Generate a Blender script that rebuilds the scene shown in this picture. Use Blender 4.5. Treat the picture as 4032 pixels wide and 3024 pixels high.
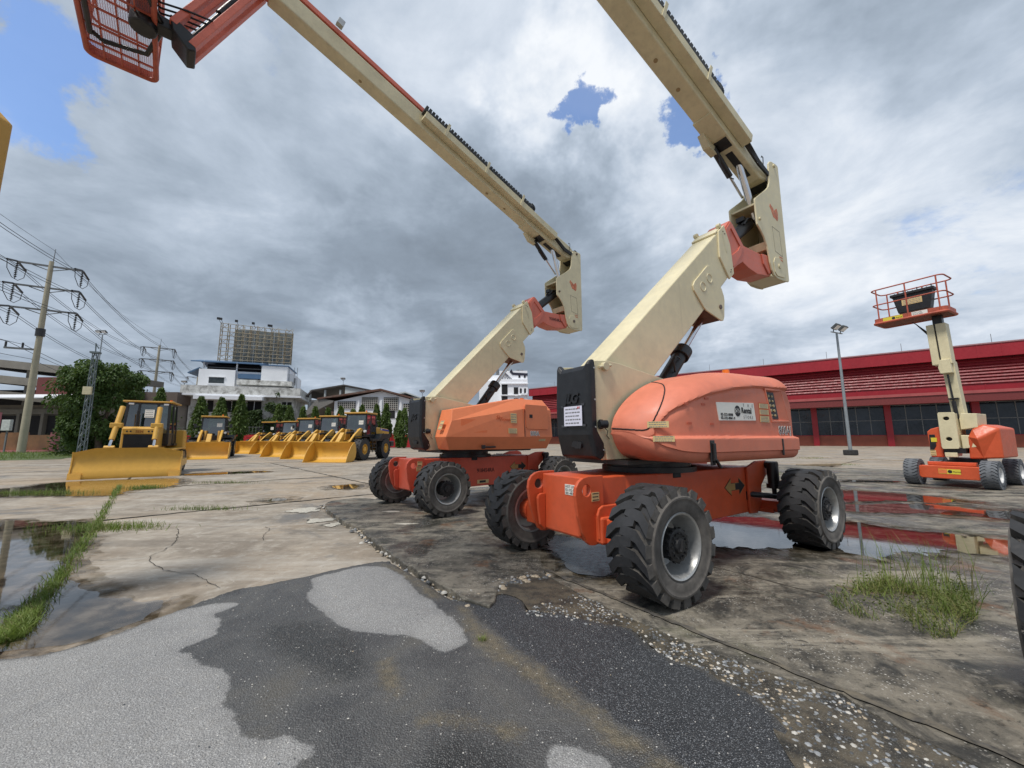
import bpy, bmesh, math, random
from mathutils import Vector, Matrix
from mathutils.geometry import tessellate_polygon
from mathutils import noise as mnoise

for o in list(bpy.data.objects):
    bpy.data.objects.remove(o, do_unlink=True)
SC = bpy.context.scene
COL = SC.collection
random.seed(7)
PI = math.pi

# ------------------------------------------------------------------ camera
cam_d = bpy.data.cameras.new('camera')
cam = bpy.data.objects.new('camera', cam_d)
COL.objects.link(cam)
cam_d.sensor_width = 36.0
cam_d.lens = 13.92
cam_d.clip_start = 0.05
cam_d.clip_end = 3000
_p, _r = 0.1360, 0.0035
_fw = Vector((0, math.cos(_p), math.sin(_p)))
_u0 = Vector((0, -math.sin(_p), math.cos(_p)))
_x0 = Vector((1, 0, 0))
_rt = _x0 * math.cos(_r) - _u0 * math.sin(_r)
_up = _x0 * math.sin(_r) + _u0 * math.cos(_r)
cam.matrix_world = Matrix(((_rt.x, _up.x, -_fw.x, 0), (_rt.y, _up.y, -_fw.y, 0),
                           (_rt.z, _up.z, -_fw.z, 1.357), (0, 0, 0, 1)))
SC.camera = cam
SC.render.resolution_x, SC.render.resolution_y = 1024, 768

# ------------------------------------------------------------------ light
SUN_EL, SUN_AZ = math.radians(62), math.radians(222)     # azimuth clockwise from +Y
EXPOSURE = 0.18
sd = bpy.data.lights.new('sun', 'SUN')
sd.energy = 3.0
sd.angle = math.radians(11)
sd.color = (1.0, 0.955, 0.89)
sun = bpy.data.objects.new('sun', sd)
COL.objects.link(sun)
_sv = Vector((math.sin(SUN_AZ) * math.cos(SUN_EL), math.cos(SUN_AZ) * math.cos(SUN_EL), math.sin(SUN_EL)))
sun.rotation_euler = (-_sv).to_track_quat('-Z', 'Y').to_euler()
sun.location = (0, 0, 40)
vs = SC.view_settings
vs.view_transform = 'Standard'
vs.look = 'None'
vs.exposure = EXPOSURE
vs.gamma = 1.0
vs.use_curve_mapping = False

# ------------------------------------------------------------------ sky: broken monsoon cloud over a Nishita sky
world = bpy.data.worlds.new('World')
SC.world = world
world.use_nodes = True
wt = world.node_tree
wt.nodes.clear()


class NT:
    """small node-tree helper"""
    def __init__(s, tree):
        s.t = tree

    def n(s, typ, **kw):
        nd = s.t.nodes.new(typ)
        for k, v in kw.items():
            setattr(nd, k, v)
        return nd

    def put(s, sock, v):
        if hasattr(v, 'is_output'):
            s.t.links.new(v, sock)
        else:
            sock.default_value = v

    def math(s, op, a, b=0.0, c=None, clamp=False):
        nd = s.n('ShaderNodeMath', operation=op, use_clamp=clamp)
        s.put(nd.inputs[0], a)
        s.put(nd.inputs[1], b)
        if c is not None:
            s.put(nd.inputs[2], c)
        return nd.outputs[0]

    def ss(s, v, a, b, lo=0.0, hi=1.0):
        nd = s.n('ShaderNodeMapRange', interpolation_type='SMOOTHSTEP')
        s.put(nd.inputs[0], v)
        nd.inputs[1].default_value = a
        nd.inputs[2].default_value = b
        nd.inputs[3].default_value = lo
        nd.inputs[4].default_value = hi
        return nd.outputs[0]

    def mix(s, f, a, b, typ='MIX'):
        nd = s.n('ShaderNodeMix', data_type='RGBA', blend_type=typ)
        s.put(nd.inputs[0], f)
        for sock, v in ((nd.inputs[6], a), (nd.inputs[7], b)):
            if isinstance(v, tuple) and len(v) == 3:
                v = (*v, 1)
            s.put(sock, v)
        return nd.outputs[2]

    def noise(s, vec, scale, detail=4.0, rough=0.55, dist=0.0, out=0):
        nd = s.n('ShaderNodeTexNoise')
        if vec is not None:
            s.put(nd.inputs['Vector'], vec)
        nd.inputs['Scale'].default_value = scale
        nd.inputs['Detail'].default_value = detail
        nd.inputs['Roughness'].default_value = rough
        nd.inputs['Distortion'].default_value = dist
        return nd.outputs[out]

    def voro(s, vec, scale, feature='F1', out=0, rnd=1.0):
        nd = s.n('ShaderNodeTexVoronoi', feature=feature)
        if vec is not None:
            s.put(nd.inputs['Vector'], vec)
        nd.inputs['Scale'].default_value = scale
        nd.inputs['Randomness'].default_value = rnd
        return nd.outputs[out]

    def ramp(s, f, stops):
        nd = s.n('ShaderNodeValToRGB')
        s.put(nd.inputs[0], f)
        e = nd.color_ramp.elements
        e[0].position, e[0].color = stops[0][0], (*stops[0][1], 1)
        e[1].position, e[1].color = stops[-1][0], (*stops[-1][1], 1)
        for p, c in stops[1:-1]:
            k = e.new(p)
            k.color = (*c, 1)
        return nd.outputs[0]


w = NT(wt)
tc = w.n('ShaderNodeTexCoord')
D = tc.outputs['Generated']
sep = w.n('ShaderNodeSeparateXYZ')
w.put(sep.inputs[0], D)
den = w.math('ADD', w.math('MAXIMUM', sep.outputs[2], 0.0), 0.17)
cmb = w.n('ShaderNodeCombineXYZ')
w.put(cmb.inputs[0], w.math('DIVIDE', sep.outputs[0], den))
w.put(cmb.inputs[1], w.math('DIVIDE', sep.outputs[1], den))
w.put(cmb.inputs[2], 0.37)
CP = cmb.outputs[0]
n_big = w.noise(CP, 0.75, 3, 0.5, 0.3)
n_mid = w.noise(CP, 2.1, 9, 0.60, 0.35)
n_fin = w.noise(CP, 6.0, 7, 0.62, 0.2)
warp = w.noise(D, 4.5, 5, 0.6, 0.0, 1)
wv = w.n('ShaderNodeVectorMath', operation='MULTIPLY_ADD')
w.put(wv.inputs[0], warp)
wv.inputs[1].default_value = (0.62, 0.62, 0.62)
wsub = w.n('ShaderNodeVectorMath', operation='SUBTRACT')
w.put(wsub.inputs[0], D)
wsub.inputs[1].default_value = (0.31, 0.31, 0.31)
w.put(wv.inputs[2], wsub.outputs[0])


def unit(v):
    nd = w.n('ShaderNodeVectorMath', operation='NORMALIZE')
    w.put(nd.inputs[0], v)
    return nd.outputs[0]


DW = unit(wv.outputs[0])
wv2 = w.n('ShaderNodeVectorMath', operation='MULTIPLY_ADD')
w.put(wv2.inputs[0], w.noise(D, 9.0, 6, 0.62, 0.0, 1))
wv2.inputs[1].default_value = (0.26, 0.26, 0.26)
ws2 = w.n('ShaderNodeVectorMath', operation='SUBTRACT')
w.put(ws2.inputs[0], D)
ws2.inputs[1].default_value = (0.13, 0.13, 0.13)
w.put(wv2.inputs[2], ws2.outputs[0])
DH = unit(wv2.outputs[0])


def lobe(direction, deg, amp, vec=None):
    nd = w.n('ShaderNodeVectorMath', operation='DOT_PRODUCT')
    w.put(nd.inputs[0], vec or DW)
    nd.inputs[1].default_value = Vector(direction).normalized()
    c0 = math.cos(math.radians(deg * 1.35))
    return w.ss(nd.outputs['Value'], c0, 1.0, 0.0, amp)


def total(lst):
    a = lst[0]
    for b in lst[1:]:
        a = w.math('ADD', a, b)
    return a


BRI = [((.24, .70, .67), 13, .30), ((-.003, .676, .737), 17, .22), ((.333, .672, .661), 15, .24), ((.645, .643, .413), 20, .42),
       ((.545, .701, .460), 16, .20), ((-.336, .922, .193), 8, .42), ((-.689, .569, .448), 17, .24),
       ((-.328, .643, .692), 16, .20), ((.693, .672, .263), 18, .30), ((.134, .696, .706), 8, .2), ((-.504, .642, .578), 14, .12)]
DRK = [((-.326, .871, .368), 24, .28), ((-.064, .951, .304), 20, .34), ((-.587, .679, .441), 18, .12),
       ((.212, .884, .417), 19, .20), ((.558, .562, .610), 20, .34), ((-.668, .672, .320), 14, .12)]
BLU = [((-.703, .507, .499), 5.6, 1.05), ((.152, .723, .674), 2.8, 1.15), ((.359, .698, .620), 3.2, 1.15),
       ((.761, .577, .296), 7, .35), ((-.435, .559, .706), 4, .35)]
cloud = w.math('ADD', w.math('MULTIPLY', n_big, 0.45), w.math('MULTIPLY', n_mid, 0.80))
cloud = w.math('ADD', cloud, w.math('MULTIPLY', n_fin, 0.20))
cloud = w.math('SUBTRACT', cloud, 0.225)
cloud = w.math('ADD', cloud, w.math('MULTIPLY', total([lobe(a, b, c) for a, b, c in BRI]), 0.42))
cloud = w.math('SUBTRACT', cloud, w.math('MULTIPLY', total([lobe(a, b, c) for a, b, c in DRK]), 0.34))
ccol = w.ramp(cloud, [(0.16, (.205, .248, .305)), (0.35, (.265, .320, .392)), (0.49, (.350, .415, .500)),
                      (0.62, (.445, .515, .610)), (0.78, (.62, .68, .765)), (0.95, (.82, .85, .89))])
sky = w.n('ShaderNodeTexSky', sky_type='NISHITA')
sky.sun_disc = False
sky.sun_elevation = SUN_EL
sky.sun_rotation = SUN_AZ
sky.air_density = 1.1
sky.dust_density = 1.5
sky.ozone_density = 1.0
skyc = w.mix(1.0, sky.outputs[0], (0.125, 0.150, 0.185), 'MULTIPLY')
hole = w.math('ADD', total([lobe(a, b, c, DH) for a, b, c in BLU]), w.math('MULTIPLY', w.math('SUBTRACT', 0.44, n_mid), 1.6))
hole = w.math('ADD', hole, w.math('MULTIPLY', w.math('SUBTRACT', 0.5, n_fin), 1.2))
hole = w.ss(hole, 0.22, 0.85, 0.0, 0.88)
col = w.mix(hole, ccol, skyc)
bg = w.n('ShaderNodeBackground')
w.put(bg.inputs[0], col)
bg.inputs[1].default_value = 1.0
wo = w.n('ShaderNodeOutputWorld')
w.put(wo.inputs[0], bg.outputs[0])

# ------------------------------------------------------------------ materials
MATS = {}


def lin(r, g, b):
    f = lambda c: ((c / 255 + 0.055) / 1.055) ** 2.4 if c > 10 else c / 255 / 12.92
    return (f(r), f(g), f(b))


def paint(name, colr, rough=0.5, metal=0.0, var=0.12, dirt=0.0, dirt_col=(.16, .13, .10), scale=6.0, bump=0.0,
          streak=0.0, coat=0.0, spec=0.5):
    """procedural paint / plastic / metal with tone variation, grime and optional run streaks"""
    if name in MATS:
        return MATS[name]
    m = bpy.data.materials.new(name)
    m.use_nodes = True
    t = NT(m.node_tree)
    bs = m.node_tree.nodes['Principled BSDF']
    tcn = t.n('ShaderNodeTexCoord').outputs['Object']
    n1 = t.noise(tcn, scale, 5, 0.6)
    n2 = t.noise(tcn, scale * 5.3, 4, 0.6)
    k = t.math('ADD', t.math('MULTIPLY', n1, 0.65), t.math('MULTIPLY', n2, 0.35))
    dk = tuple(c * (1 - var * 1.6) for c in colr)
    lt = tuple(min(1, c * (1 + var) + var * 0.02) for c in colr)
    c = t.mix(t.ss(k, 0.32, 0.68), dk, lt)
    if dirt > 0:
        n3 = t.noise(tcn, scale * 0.55, 8, 0.68, 0.4)
        c = t.mix(t.ss(n3, 0.62 - dirt * 0.35, 0.80 - dirt * 0.1, 0.0, min(1, dirt * 1.6)), c, dirt_col)
    if streak > 0:
        mp = t.n('ShaderNodeMapping')
        t.put(mp.inputs[0], tcn)
        mp.inputs['Scale'].default_value = (14, 14, 0.9)
        n4 = t.noise(mp.outputs[0], 1.0, 5, 0.6)
        c = t.mix(t.ss(n4, 0.56, 0.78, 0.0, streak), c, dirt_col)
    t.put(bs.inputs['Base Color'], c)
    t.put(bs.inputs['Roughness'], t.ss(n2, 0.25, 0.75, max(0.02, rough - 0.1), min(1, rough + 0.1)))
    bs.inputs['Metallic'].default_value = metal
    bs.inputs['Specular IOR Level'].default_value = spec
    if coat:
        bs.inputs['Coat Weight'].default_value = coat
        bs.inputs['Coat Roughness'].default_value = 0.15
    if bump:
        b = t.n('ShaderNodeBump')
        b.inputs['Strength'].default_value = bump
        b.inputs['Distance'].default_value = 0.02
        t.put(b.inputs['Height'], k)
        t.put(bs.inputs['Normal'], b.outputs[0])
    MATS[name] = m
    return m


def glass(name, tint=(.02, .03, .035), rough=0.03, refl=0.04):
    if name in MATS:
        return MATS[name]
    m = bpy.data.materials.new(name)
    m.use_nodes = True
    t = NT(m.node_tree)
    nt = m.node_tree
    nt.nodes.remove(nt.nodes['Principled BSDF'])
    fr = t.n('ShaderNodeFresnel')
    fr.inputs[0].default_value = 1.5
    gl = t.n('ShaderNodeBsdfGlossy')
    gl.inputs['Roughness'].default_value = rough
    tr = t.n('ShaderNodeBsdfTransparent')
    tr.inputs[0].default_value = (*tint, 1)
    mx = t.n('ShaderNodeMixShader')
    t.put(mx.inputs[0], t.math('ADD', t.math('MULTIPLY', fr.outputs[0], 1.0), refl, clamp=True))
    t.put(mx.inputs[1], tr.outputs[0])
    t.put(mx.inputs[2], gl.outputs[0])
    t.put(nt.nodes['Material Output'].inputs[0], mx.outputs[0])
    MATS[name] = m
    return m


ORANGE = paint('orange_paint', lin(210, 90, 52), 0.42, var=.07, dirt=.22, dirt_col=(.16, .055, .022), scale=3, bump=.03)
ORANGE_HOOD = paint('orange_moulded_plastic', lin(213, 124, 98), 0.55, var=.07, dirt=.16, dirt_col=(.40, .115, .055), scale=2.2, bump=.06)
ORANGE_SHEET = paint('orange_sheet_metal', lin(230, 132, 88), 0.42, var=.04, dirt=.10, dirt_col=(.55, .15, .06), scale=2.5)
ORANGE_FADED = paint('faded_orange_paint', lin(214, 114, 92), 0.45, var=.07, dirt=.15, dirt_col=(.35, .09, .05), scale=3)
RED_ORANGE = paint('chassis_red_paint', lin(206, 88, 64), 0.42, var=.07, dirt=.2, dirt_col=(.18, .05, .03), scale=3)
BASKET = paint('basket_weathered_red', lin(180, 88, 66), 0.55, var=.15, dirt=.28, dirt_col=(.09, .03, .02), scale=5)
CREAM = paint('cream_paint', lin(219, 208, 172), 0.45, var=.07, dirt=.16, dirt_col=(.30, .24, .14), scale=2.2, streak=.16)
CREAM_D = paint('cream_paint_weathered', lin(210, 200, 166), 0.48, var=.08, dirt=.25, dirt_col=(.20, .165, .10), scale=2.5, streak=.2)
BLACKP = paint('black_moulded_plastic', (.012, .013, .016), 0.45, var=.2, scale=8, bump=.05)
BLACKM = paint('black_painted_steel', (.014, .014, .015), 0.38, var=.25, dirt=.15, dirt_col=(.05, .045, .04), scale=6)
CHROME = paint('chrome_rod', (.72, .72, .74), 0.12, metal=1.0, var=.05, scale=5)
SILVER = paint('silver_wheel_paint', lin(186, 186, 184), 0.38, metal=.55, var=.10, dirt=.3, dirt_col=(.16, .14, .12), scale=7)
RUBBER = paint('black_rubber', (.020, .021, .024), 0.72, var=.25, dirt=.25, dirt_col=(.065, .06, .055), scale=6, bump=.06)
RUBBER_DUST = paint('dusty_rubber_sidewall', (.115, .105, .095), 0.85, var=.25, dirt=.35, dirt_col=(.19, .165, .135), scale=6, bump=.08)
RUBBER_GREY = paint('grey_solid_rubber', (.13, .14, .155), 0.8, var=.15, dirt=.3, dirt_col=(.22, .21, .2), scale=5)
HUB = paint('hub_black_paint', (.018, .018, .020), 0.5, var=.4, dirt=.3, dirt_col=(.10, .095, .09), scale=20, bump=.2)
YELLOW = paint('machine_yellow_paint', lin(206, 158, 62), 0.42, var=.05, dirt=.10, dirt_col=(.40, .22, .05), scale=2.0, coat=.2)
YELLOW_D = paint('machine_yellow_ochre', lin(188, 144, 60), 0.45, var=.06, dirt=.15, dirt_col=(.30, .18, .05), scale=2.0)
WHITE_DEC = paint('white_vinyl', lin(232, 230, 222), 0.4, var=.03, dirt=.08, dirt_col=(.55, .48, .38))
TAN_DEC = paint('tan_vinyl_label', lin(214, 188, 134), 0.45, var=.05)
YEL_DEC = paint('yellow_vinyl_label', lin(222, 206, 70), 0.4, var=.04)
INK = paint('black_ink', (.015, .015, .017), 0.6, var=.1)
INK_RED = paint('dark_red_ink', lin(92, 20, 16), 0.6, var=.1)
RED_INK = paint('red_ink', lin(200, 50, 36), 0.6, var=.1)
GREY_INK = paint('grey_ink', (.22, .22, .23), 0.6, var=.1)
BLUE_INK = paint('blue_ink', lin(52, 60, 150), 0.5, var=.05)
NUMBER_DK = paint('slate_number_vinyl', lin(70, 74, 84), 0.4, var=.05)
AMBER = paint('amber_lens', lin(235, 120, 30), 0.25, var=.05)
LAMP_W = paint('lamp_lens', (.75, .76, .78), 0.15, var=.05)
WINDOW = glass('cab_glass', (.34, .46, .46), refl=.16)
GALV = paint('galvanised_steel', lin(150, 156, 160), 0.45, metal=.5, var=.10, dirt=.15, dirt_col=(.2, .2, .2), scale=3)

# ------------------------------------------------------------------ mesh helpers
class MB:
    """collects geometry for ONE mesh object"""
    def __init__(s):
        s.v, s.f, s.mi, s.cur = [], [], [], 0

    def add(s, verts, faces):
        k = len(s.v)
        s.v += [tuple(p) for p in verts]
        for f in faces:
            s.f.append(tuple(i + k for i in f))
            s.mi.append(s.cur)
        return s

    def box(s, x0, x1, y0, y1, z0, z1):
        return s.add([(x0, y0, z0), (x1, y0, z0), (x1, y1, z0), (x0, y1, z0), (x0, y0, z1), (x1, y0, z1), (x1, y1, z1), (x0, y1, z1)],
                     [(0, 3, 2, 1), (4, 5, 6, 7), (0, 1, 5, 4), (1, 2, 6, 5), (2, 3, 7, 6), (3, 0, 4, 7)])

    def obox(s, c, ax, ay, az, hx, hy, hz):
        c, ax, ay, az = Vector(c), Vector(ax), Vector(ay), Vector(az)
        P = []
        for k in (-1, 1):
            for i, j in ((-1, -1), (1, -1), (1, 1), (-1, 1)):
                P.append(c + ax * hx * i + ay * hy * j + az * hz * k)
        return s.add(P, [(0, 3, 2, 1), (4, 5, 6, 7), (0, 1, 5, 4), (1, 2, 6, 5), (2, 3, 7, 6), (3, 0, 4, 7)])

    def beam(s, p0, p1, w, h, upv=(0, 0, 1)):
        """rectangular bar from p0 to p1, w across, h along up"""
        p0, p1 = Vector(p0), Vector(p1)
        d = p1 - p0
        L = d.length
        if L < 1e-6:
            return s
        d /= L
        side = d.cross(Vector(upv))
        if side.length < 1e-4:
            side = d.cross(Vector((1, 0, 0)))
        side.normalize()
        up = side.cross(d)
        return s.obox((p0 + p1) / 2, d, side, up, L / 2, w / 2, h / 2)

    def prism(s, loops, d0, d1, plane='uz'):
        if isinstance(loops[0][0], (int, float)):
            loops = [loops]
        mp = {'uz': lambda a, b, d: (a, d, b), 'uv': lambda a, b, d: (a, b, d), 'vz': lambda a, b, d: (d, a, b)}[plane]
        pts = [p for L in loops for p in L]
        n = len(pts)
        V = [mp(a, b, d0) for a, b in pts] + [mp(a, b, d1) for a, b in pts]
        F = []
        if len(loops) == 1:
            F += [tuple(range(n)), tuple(range(2 * n - 1, n - 1, -1))]
        else:
            for t in tessellate_polygon([[Vector((a, b, 0)) for a, b in L] for L in loops]):
                F += [tuple(t), tuple(i + n for i in reversed(t))]
        k = 0
        for L in loops:
            m = len(L)
            for i in range(m):
                j = (i + 1) % m
                F.append((k + i, k + j, n + k + j, n + k + i))
            k += m
        return s.add(V, F)

    def tube(s, p0, p1, r0, r1=None, n=12, caps=True):
        r1 = r0 if r1 is None else r1
        p0, p1 = Vector(p0), Vector(p1)
        d = (p1 - p0)
        if d.length < 1e-7:
            return s
        d.normalize()
        a = d.orthogonal().normalized()
        b = d.cross(a)
        V = []
        for p, r in ((p0, r0), (p1, r1)):
            for i in range(n):
                t = 2 * PI * i / n
                V.append(p + (a * math.cos(t) + b * math.sin(t)) * r)
        F = [(i, (i + 1) % n, n + (i + 1) % n, n + i) for i in range(n)]
        if caps:
            F += [tuple(range(n - 1, -1, -1)), tuple(range(n, 2 * n))]
        return s.add(V, F)

    def path(s, pts, r, n=8, closed=False):
        pts = [Vector(p) for p in pts]
        m = len(pts)
        V, prev = [], None
        for i, p in enumerate(pts):
            if closed:
                d = pts[(i + 1) % m] - pts[i - 1]
            else:
                d = pts[min(i + 1, m - 1)] - pts[max(i - 1, 0)]
            d.normalize()
            if prev is None:
                a = d.orthogonal().normalized()
            else:
                a = (prev - d * prev.dot(d))
                a = a.normalized() if a.length > 1e-6 else d.orthogonal().normalized()
            prev = a
            b = d.cross(a)
            for k in range(n):
                t = 2 * PI * k / n
                V.append(p + (a * math.cos(t) + b * math.sin(t)) * r)
        F = []
        for i in range(m if closed else m - 1):
            j = (i + 1) % m
            for k in range(n):
                F.append((i * n + k, i * n + (k + 1) % n, j * n + (k + 1) % n, j * n + k))
        if not closed:
            F += [tuple(range(n - 1, -1, -1)), tuple(range((m - 1) * n, m * n))]
        return s.add(V, F)

    def lathe(s, prof, n=32, c=(0, 0, 0), axis='y'):
        """prof = [(along axis, radius)]"""
        V = []
        for y, r in prof:
            for i in range(n):
                t = 2 * PI * i / n
                a, b = r * math.cos(t), r * math.sin(t)
                V.append({'y': (c[0] + a, c[1] + y, c[2] + b), 'z': (c[0] + a, c[1] + b, c[2] + y), 'x': (c[0] + y, c[1] + a, c[2] + b)}[axis])
        F = []
        for k in range(len(prof) - 1):
            for i in range(n):
                j = (i + 1) % n
                F.append((k * n + i, k * n + j, (k + 1) * n + j, (k + 1) * n + i))
        return s.add(V, F)

    def disc(s, c, normal, r, n=20):
        c, d = Vector(c), Vector(normal).normalized()
        a = d.orthogonal().normalized()
        b = d.cross(a)
        return s.add([c + (a * math.cos(2 * PI * i / n) + b * math.sin(2 * PI * i / n)) * r for i in range(n)], [tuple(range(n))])

    def mesh(s, name, mats, smooth=None, fixn=True):
        me = bpy.data.meshes.new(name)
        me.from_pydata(s.v, [], s.f)
        for m in (mats if isinstance(mats, (list, tuple)) else [mats]):
            me.materials.append(m)
        if any(s.mi):
            me.polygons.foreach_set('material_index', s.mi)
        if fixn:
            bm = bmesh.new()
            bm.from_mesh(me)
            bmesh.ops.recalc_face_normals(bm, faces=bm.faces)
            bm.to_mesh(me)
            bm.free()
        if smooth:
            me.shade_smooth()
            me.set_sharp_from_angle(angle=math.radians(smooth))
        me.update()
        return me

    def build(s, name, mats, parent=None, bevel=0.0, smooth=None, seg=2, fixn=True):
        o = bpy.data.objects.new(name, s.mesh(name, mats, smooth, fixn))
        COL.objects.link(o)
        if parent:
            o.parent = parent
        if bevel:
            md = o.modifiers.new('bevel', 'BEVEL')
            md.width = bevel
            md.segments = seg
            md.limit_method = 'ANGLE'
            md.angle_limit = math.radians(38)
        return o


def inst(me, name, parent, loc=(0, 0, 0), rz=0.0, scale=None):
    o = bpy.data.objects.new(name, me)
    COL.objects.link(o)
    o.parent = parent
    o.location = loc
    o.rotation_euler = (0, 0, rz)
    if scale:
        o.scale = scale
    return o


def thing(name, label, cat, loc=(0, 0, 0), rz=0.0, group=None):
    o = bpy.data.objects.new(name, None)
    COL.objects.link(o)
    o.empty_display_size = 0.3
    o.location = loc
    o.rotation_euler = (0, 0, rz)
    return tag(o, label, cat, group)


def tag(o, label=None, cat=None, group=None, kind=None):
    if label:
        o['label'] = label
    if cat:
        o['category'] = cat
    if group:
        o['group'] = group
    if kind:
        o['kind'] = kind
    return o


def copy_tree(o, parent=None):
    c = o.copy()
    COL.objects.link(c)
    c.parent = parent
    for ch in list(o.children):
        copy_tree(ch, c)
    return c


_TXT = {}


def lettering(txt, size, org, xd, yd, mat, parent, name='lettering', depth=0.0015, shear=0.0, bold=0.0, sx=1.0, align='LEFT'):
    """raised vinyl / stencilled text as a mesh: baseline starts at org, runs along xd, up along yd"""
    cu = bpy.data.curves.new('txt', 'FONT')
    cu.body = txt
    cu.size = size
    cu.shear = shear
    cu.offset = bold
    cu.align_x = align
    cu.extrude = depth
    cu.resolution_u = 3
    ob = bpy.data.objects.new('txt', cu)
    COL.objects.link(ob)
    dg = bpy.context.evaluated_depsgraph_get()
    me = bpy.data.meshes.new_from_object(ob.evaluated_get(dg))
    bpy.data.objects.remove(ob, do_unlink=True)
    bpy.data.curves.remove(cu)
    xd, yd = Vector(xd).normalized(), Vector(yd).normalized()
    zd = xd.cross(yd)
    M = Matrix(((xd.x * sx, yd.x, zd.x, org[0]), (xd.y * sx, yd.y, zd.y, org[1]), (xd.z * sx, yd.z, zd.z, org[2]), (0, 0, 0, 1)))
    me.transform(M)
    me.materials.clear()
    me.materials.append(mat)
    me.name = name
    o = bpy.data.objects.new(name, me)
    COL.objects.link(o)
    if parent:
        o.parent = parent
    return o


def label_plate(c, xd, yd, wx, hy, mat, parent, name='label', lines=0, ink=None, th=0.002):
    """thin vinyl label with optional rows of small print bars"""
    c, xd, yd = Vector(c), Vector(xd).normalized(), Vector(yd).normalized()
    zd = xd.cross(yd)
    mb = MB()
    mb.obox(c, xd, yd, zd, wx / 2, hy / 2, th)
    if lines:
        mb.cur = 1
        rr = random.Random(int(c.x * 977 + c.z * 313))
        for i in range(lines):
            y = hy * (0.36 - 0.72 * i / max(1, lines - 1)) if lines > 1 else 0
            x0 = -0.42 * wx
            while x0 < 0.36 * wx:
                L = rr.uniform(.05, .16) * wx
                x1 = min(x0 + L, .42 * wx)
                mb.obox(c + xd * (x0 + x1) / 2 + yd * y + zd * (th + .0006), xd, yd, zd, (x1 - x0) / 2, hy * .16 / lines, .0006)
                x0 = x1 + .03 * wx
    return mb.build(name, [mat, ink or INK], parent)


def wobble(pts, step=0.06, amp=0.02, seed=0, z=None):
    """closed outline, subdivided and roughened with coherent noise"""
    out = []
    n = len(pts)
    for i in range(n):
        p0, p1, p2, p3 = (Vector(pts[(i + k) % n]) for k in (-1, 0, 1, 2))
        m = max(1, int((p2 - p1).length / step))
        for k in range(m):
            t = k / m
            p = 0.5 * ((2 * p1) + (p2 - p0) * t + (2 * p0 - 5 * p1 + 4 * p2 - p3) * t * t + (3 * p1 - p0 - 3 * p2 + p3) * t ** 3)
            q = Vector((p.x * 7.0, p.y * 7.0, seed * 3.1))
            nv = mnoise.turbulence_vector(q, 4, False)
            out.append((p.x + nv.x * amp, p.y + nv.y * amp))
    return out

# ------------------------------------------------------------------ ground materials (world-position driven)
def ground_mat(name, builder):
    m = bpy.data.materials.new(name)
    m.use_nodes = True
    t = NT(m.node_tree)
    bs = m.node_tree.nodes['Principled BSDF']
    pos = t.n('ShaderNodeNewGeometry').outputs['Position']
    colr, rough, height, bstr = builder(t, pos)
    t.put(bs.inputs['Base Color'], colr)
    t.put(bs.inputs['Roughness'], rough)
    bs.inputs['Specular IOR Level'].default_value = 0.4
    b = t.n('ShaderNodeBump')
    b.inputs['Strength'].default_value = bstr
    b.inputs['Distance'].default_value = 0.01
    t.put(b.inputs['Height'], height)
    t.put(bs.inputs['Normal'], b.outputs[0])
    return m


def stretch(t, pos, ang, sx, sy):
    mp = t.n('ShaderNodeMapping')
    t.put(mp.inputs[0], pos)
    mp.inputs['Rotation'].default_value = (0, 0, ang)
    mp.inputs['Scale'].default_value = (sx, sy, 1)
    return mp.outputs[0]


def yard_concrete(t, pos):
    n0 = t.noise(pos, 0.25, 6, 0.62, 0.6)
    n1 = t.noise(pos, 1.0, 9, 0.68, 0.5)
    n2 = t.noise(pos, 7, 7, 0.68, .3)
    n3 = t.noise(pos, 60, 4, 0.65)
    st = t.noise(stretch(t, pos, -0.05, .16, 1.3), 0.9, 7, 0.68, .4)
    damp = t.noise(pos, 0.42, 8, 0.7, 0.7)
    c = t.mix(t.ss(n1, 0.28, 0.70), (.185, .155, .122), (.365, .320, .262))
    c = t.mix(t.ss(n0, 0.42, 0.64, 0, .75), c, (.335, .255, .175))
    c = t.mix(t.ss(n2, 0.48, 0.72, 0, .6), c, (.46, .425, .370))
    c = t.mix(t.ss(n2, 0.46, 0.28, 0, .5), c, (.15, .125, .098))
    c = t.mix(t.ss(st, 0.52, 0.66, 0, .55), c, (.150, .128, .102))
    c = t.mix(t.ss(st, 0.46, 0.32, 0, .40), c, (.50, .47, .42))
    c = t.mix(t.ss(damp, 0.54, 0.66, 0, .75), c, (.120, .113, .102))
    c = t.mix(t.ss(n3, 0.56, 0.76, 0, .45), c, (.11, .095, .078))
    r = t.ss(damp, 0.50, 0.68, 0.80, 0.30)
    h = t.math('ADD', t.math('MULTIPLY', n2, 0.6), t.math('MULTIPLY', n3, 0.4))
    return c, r, h, 0.35


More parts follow.
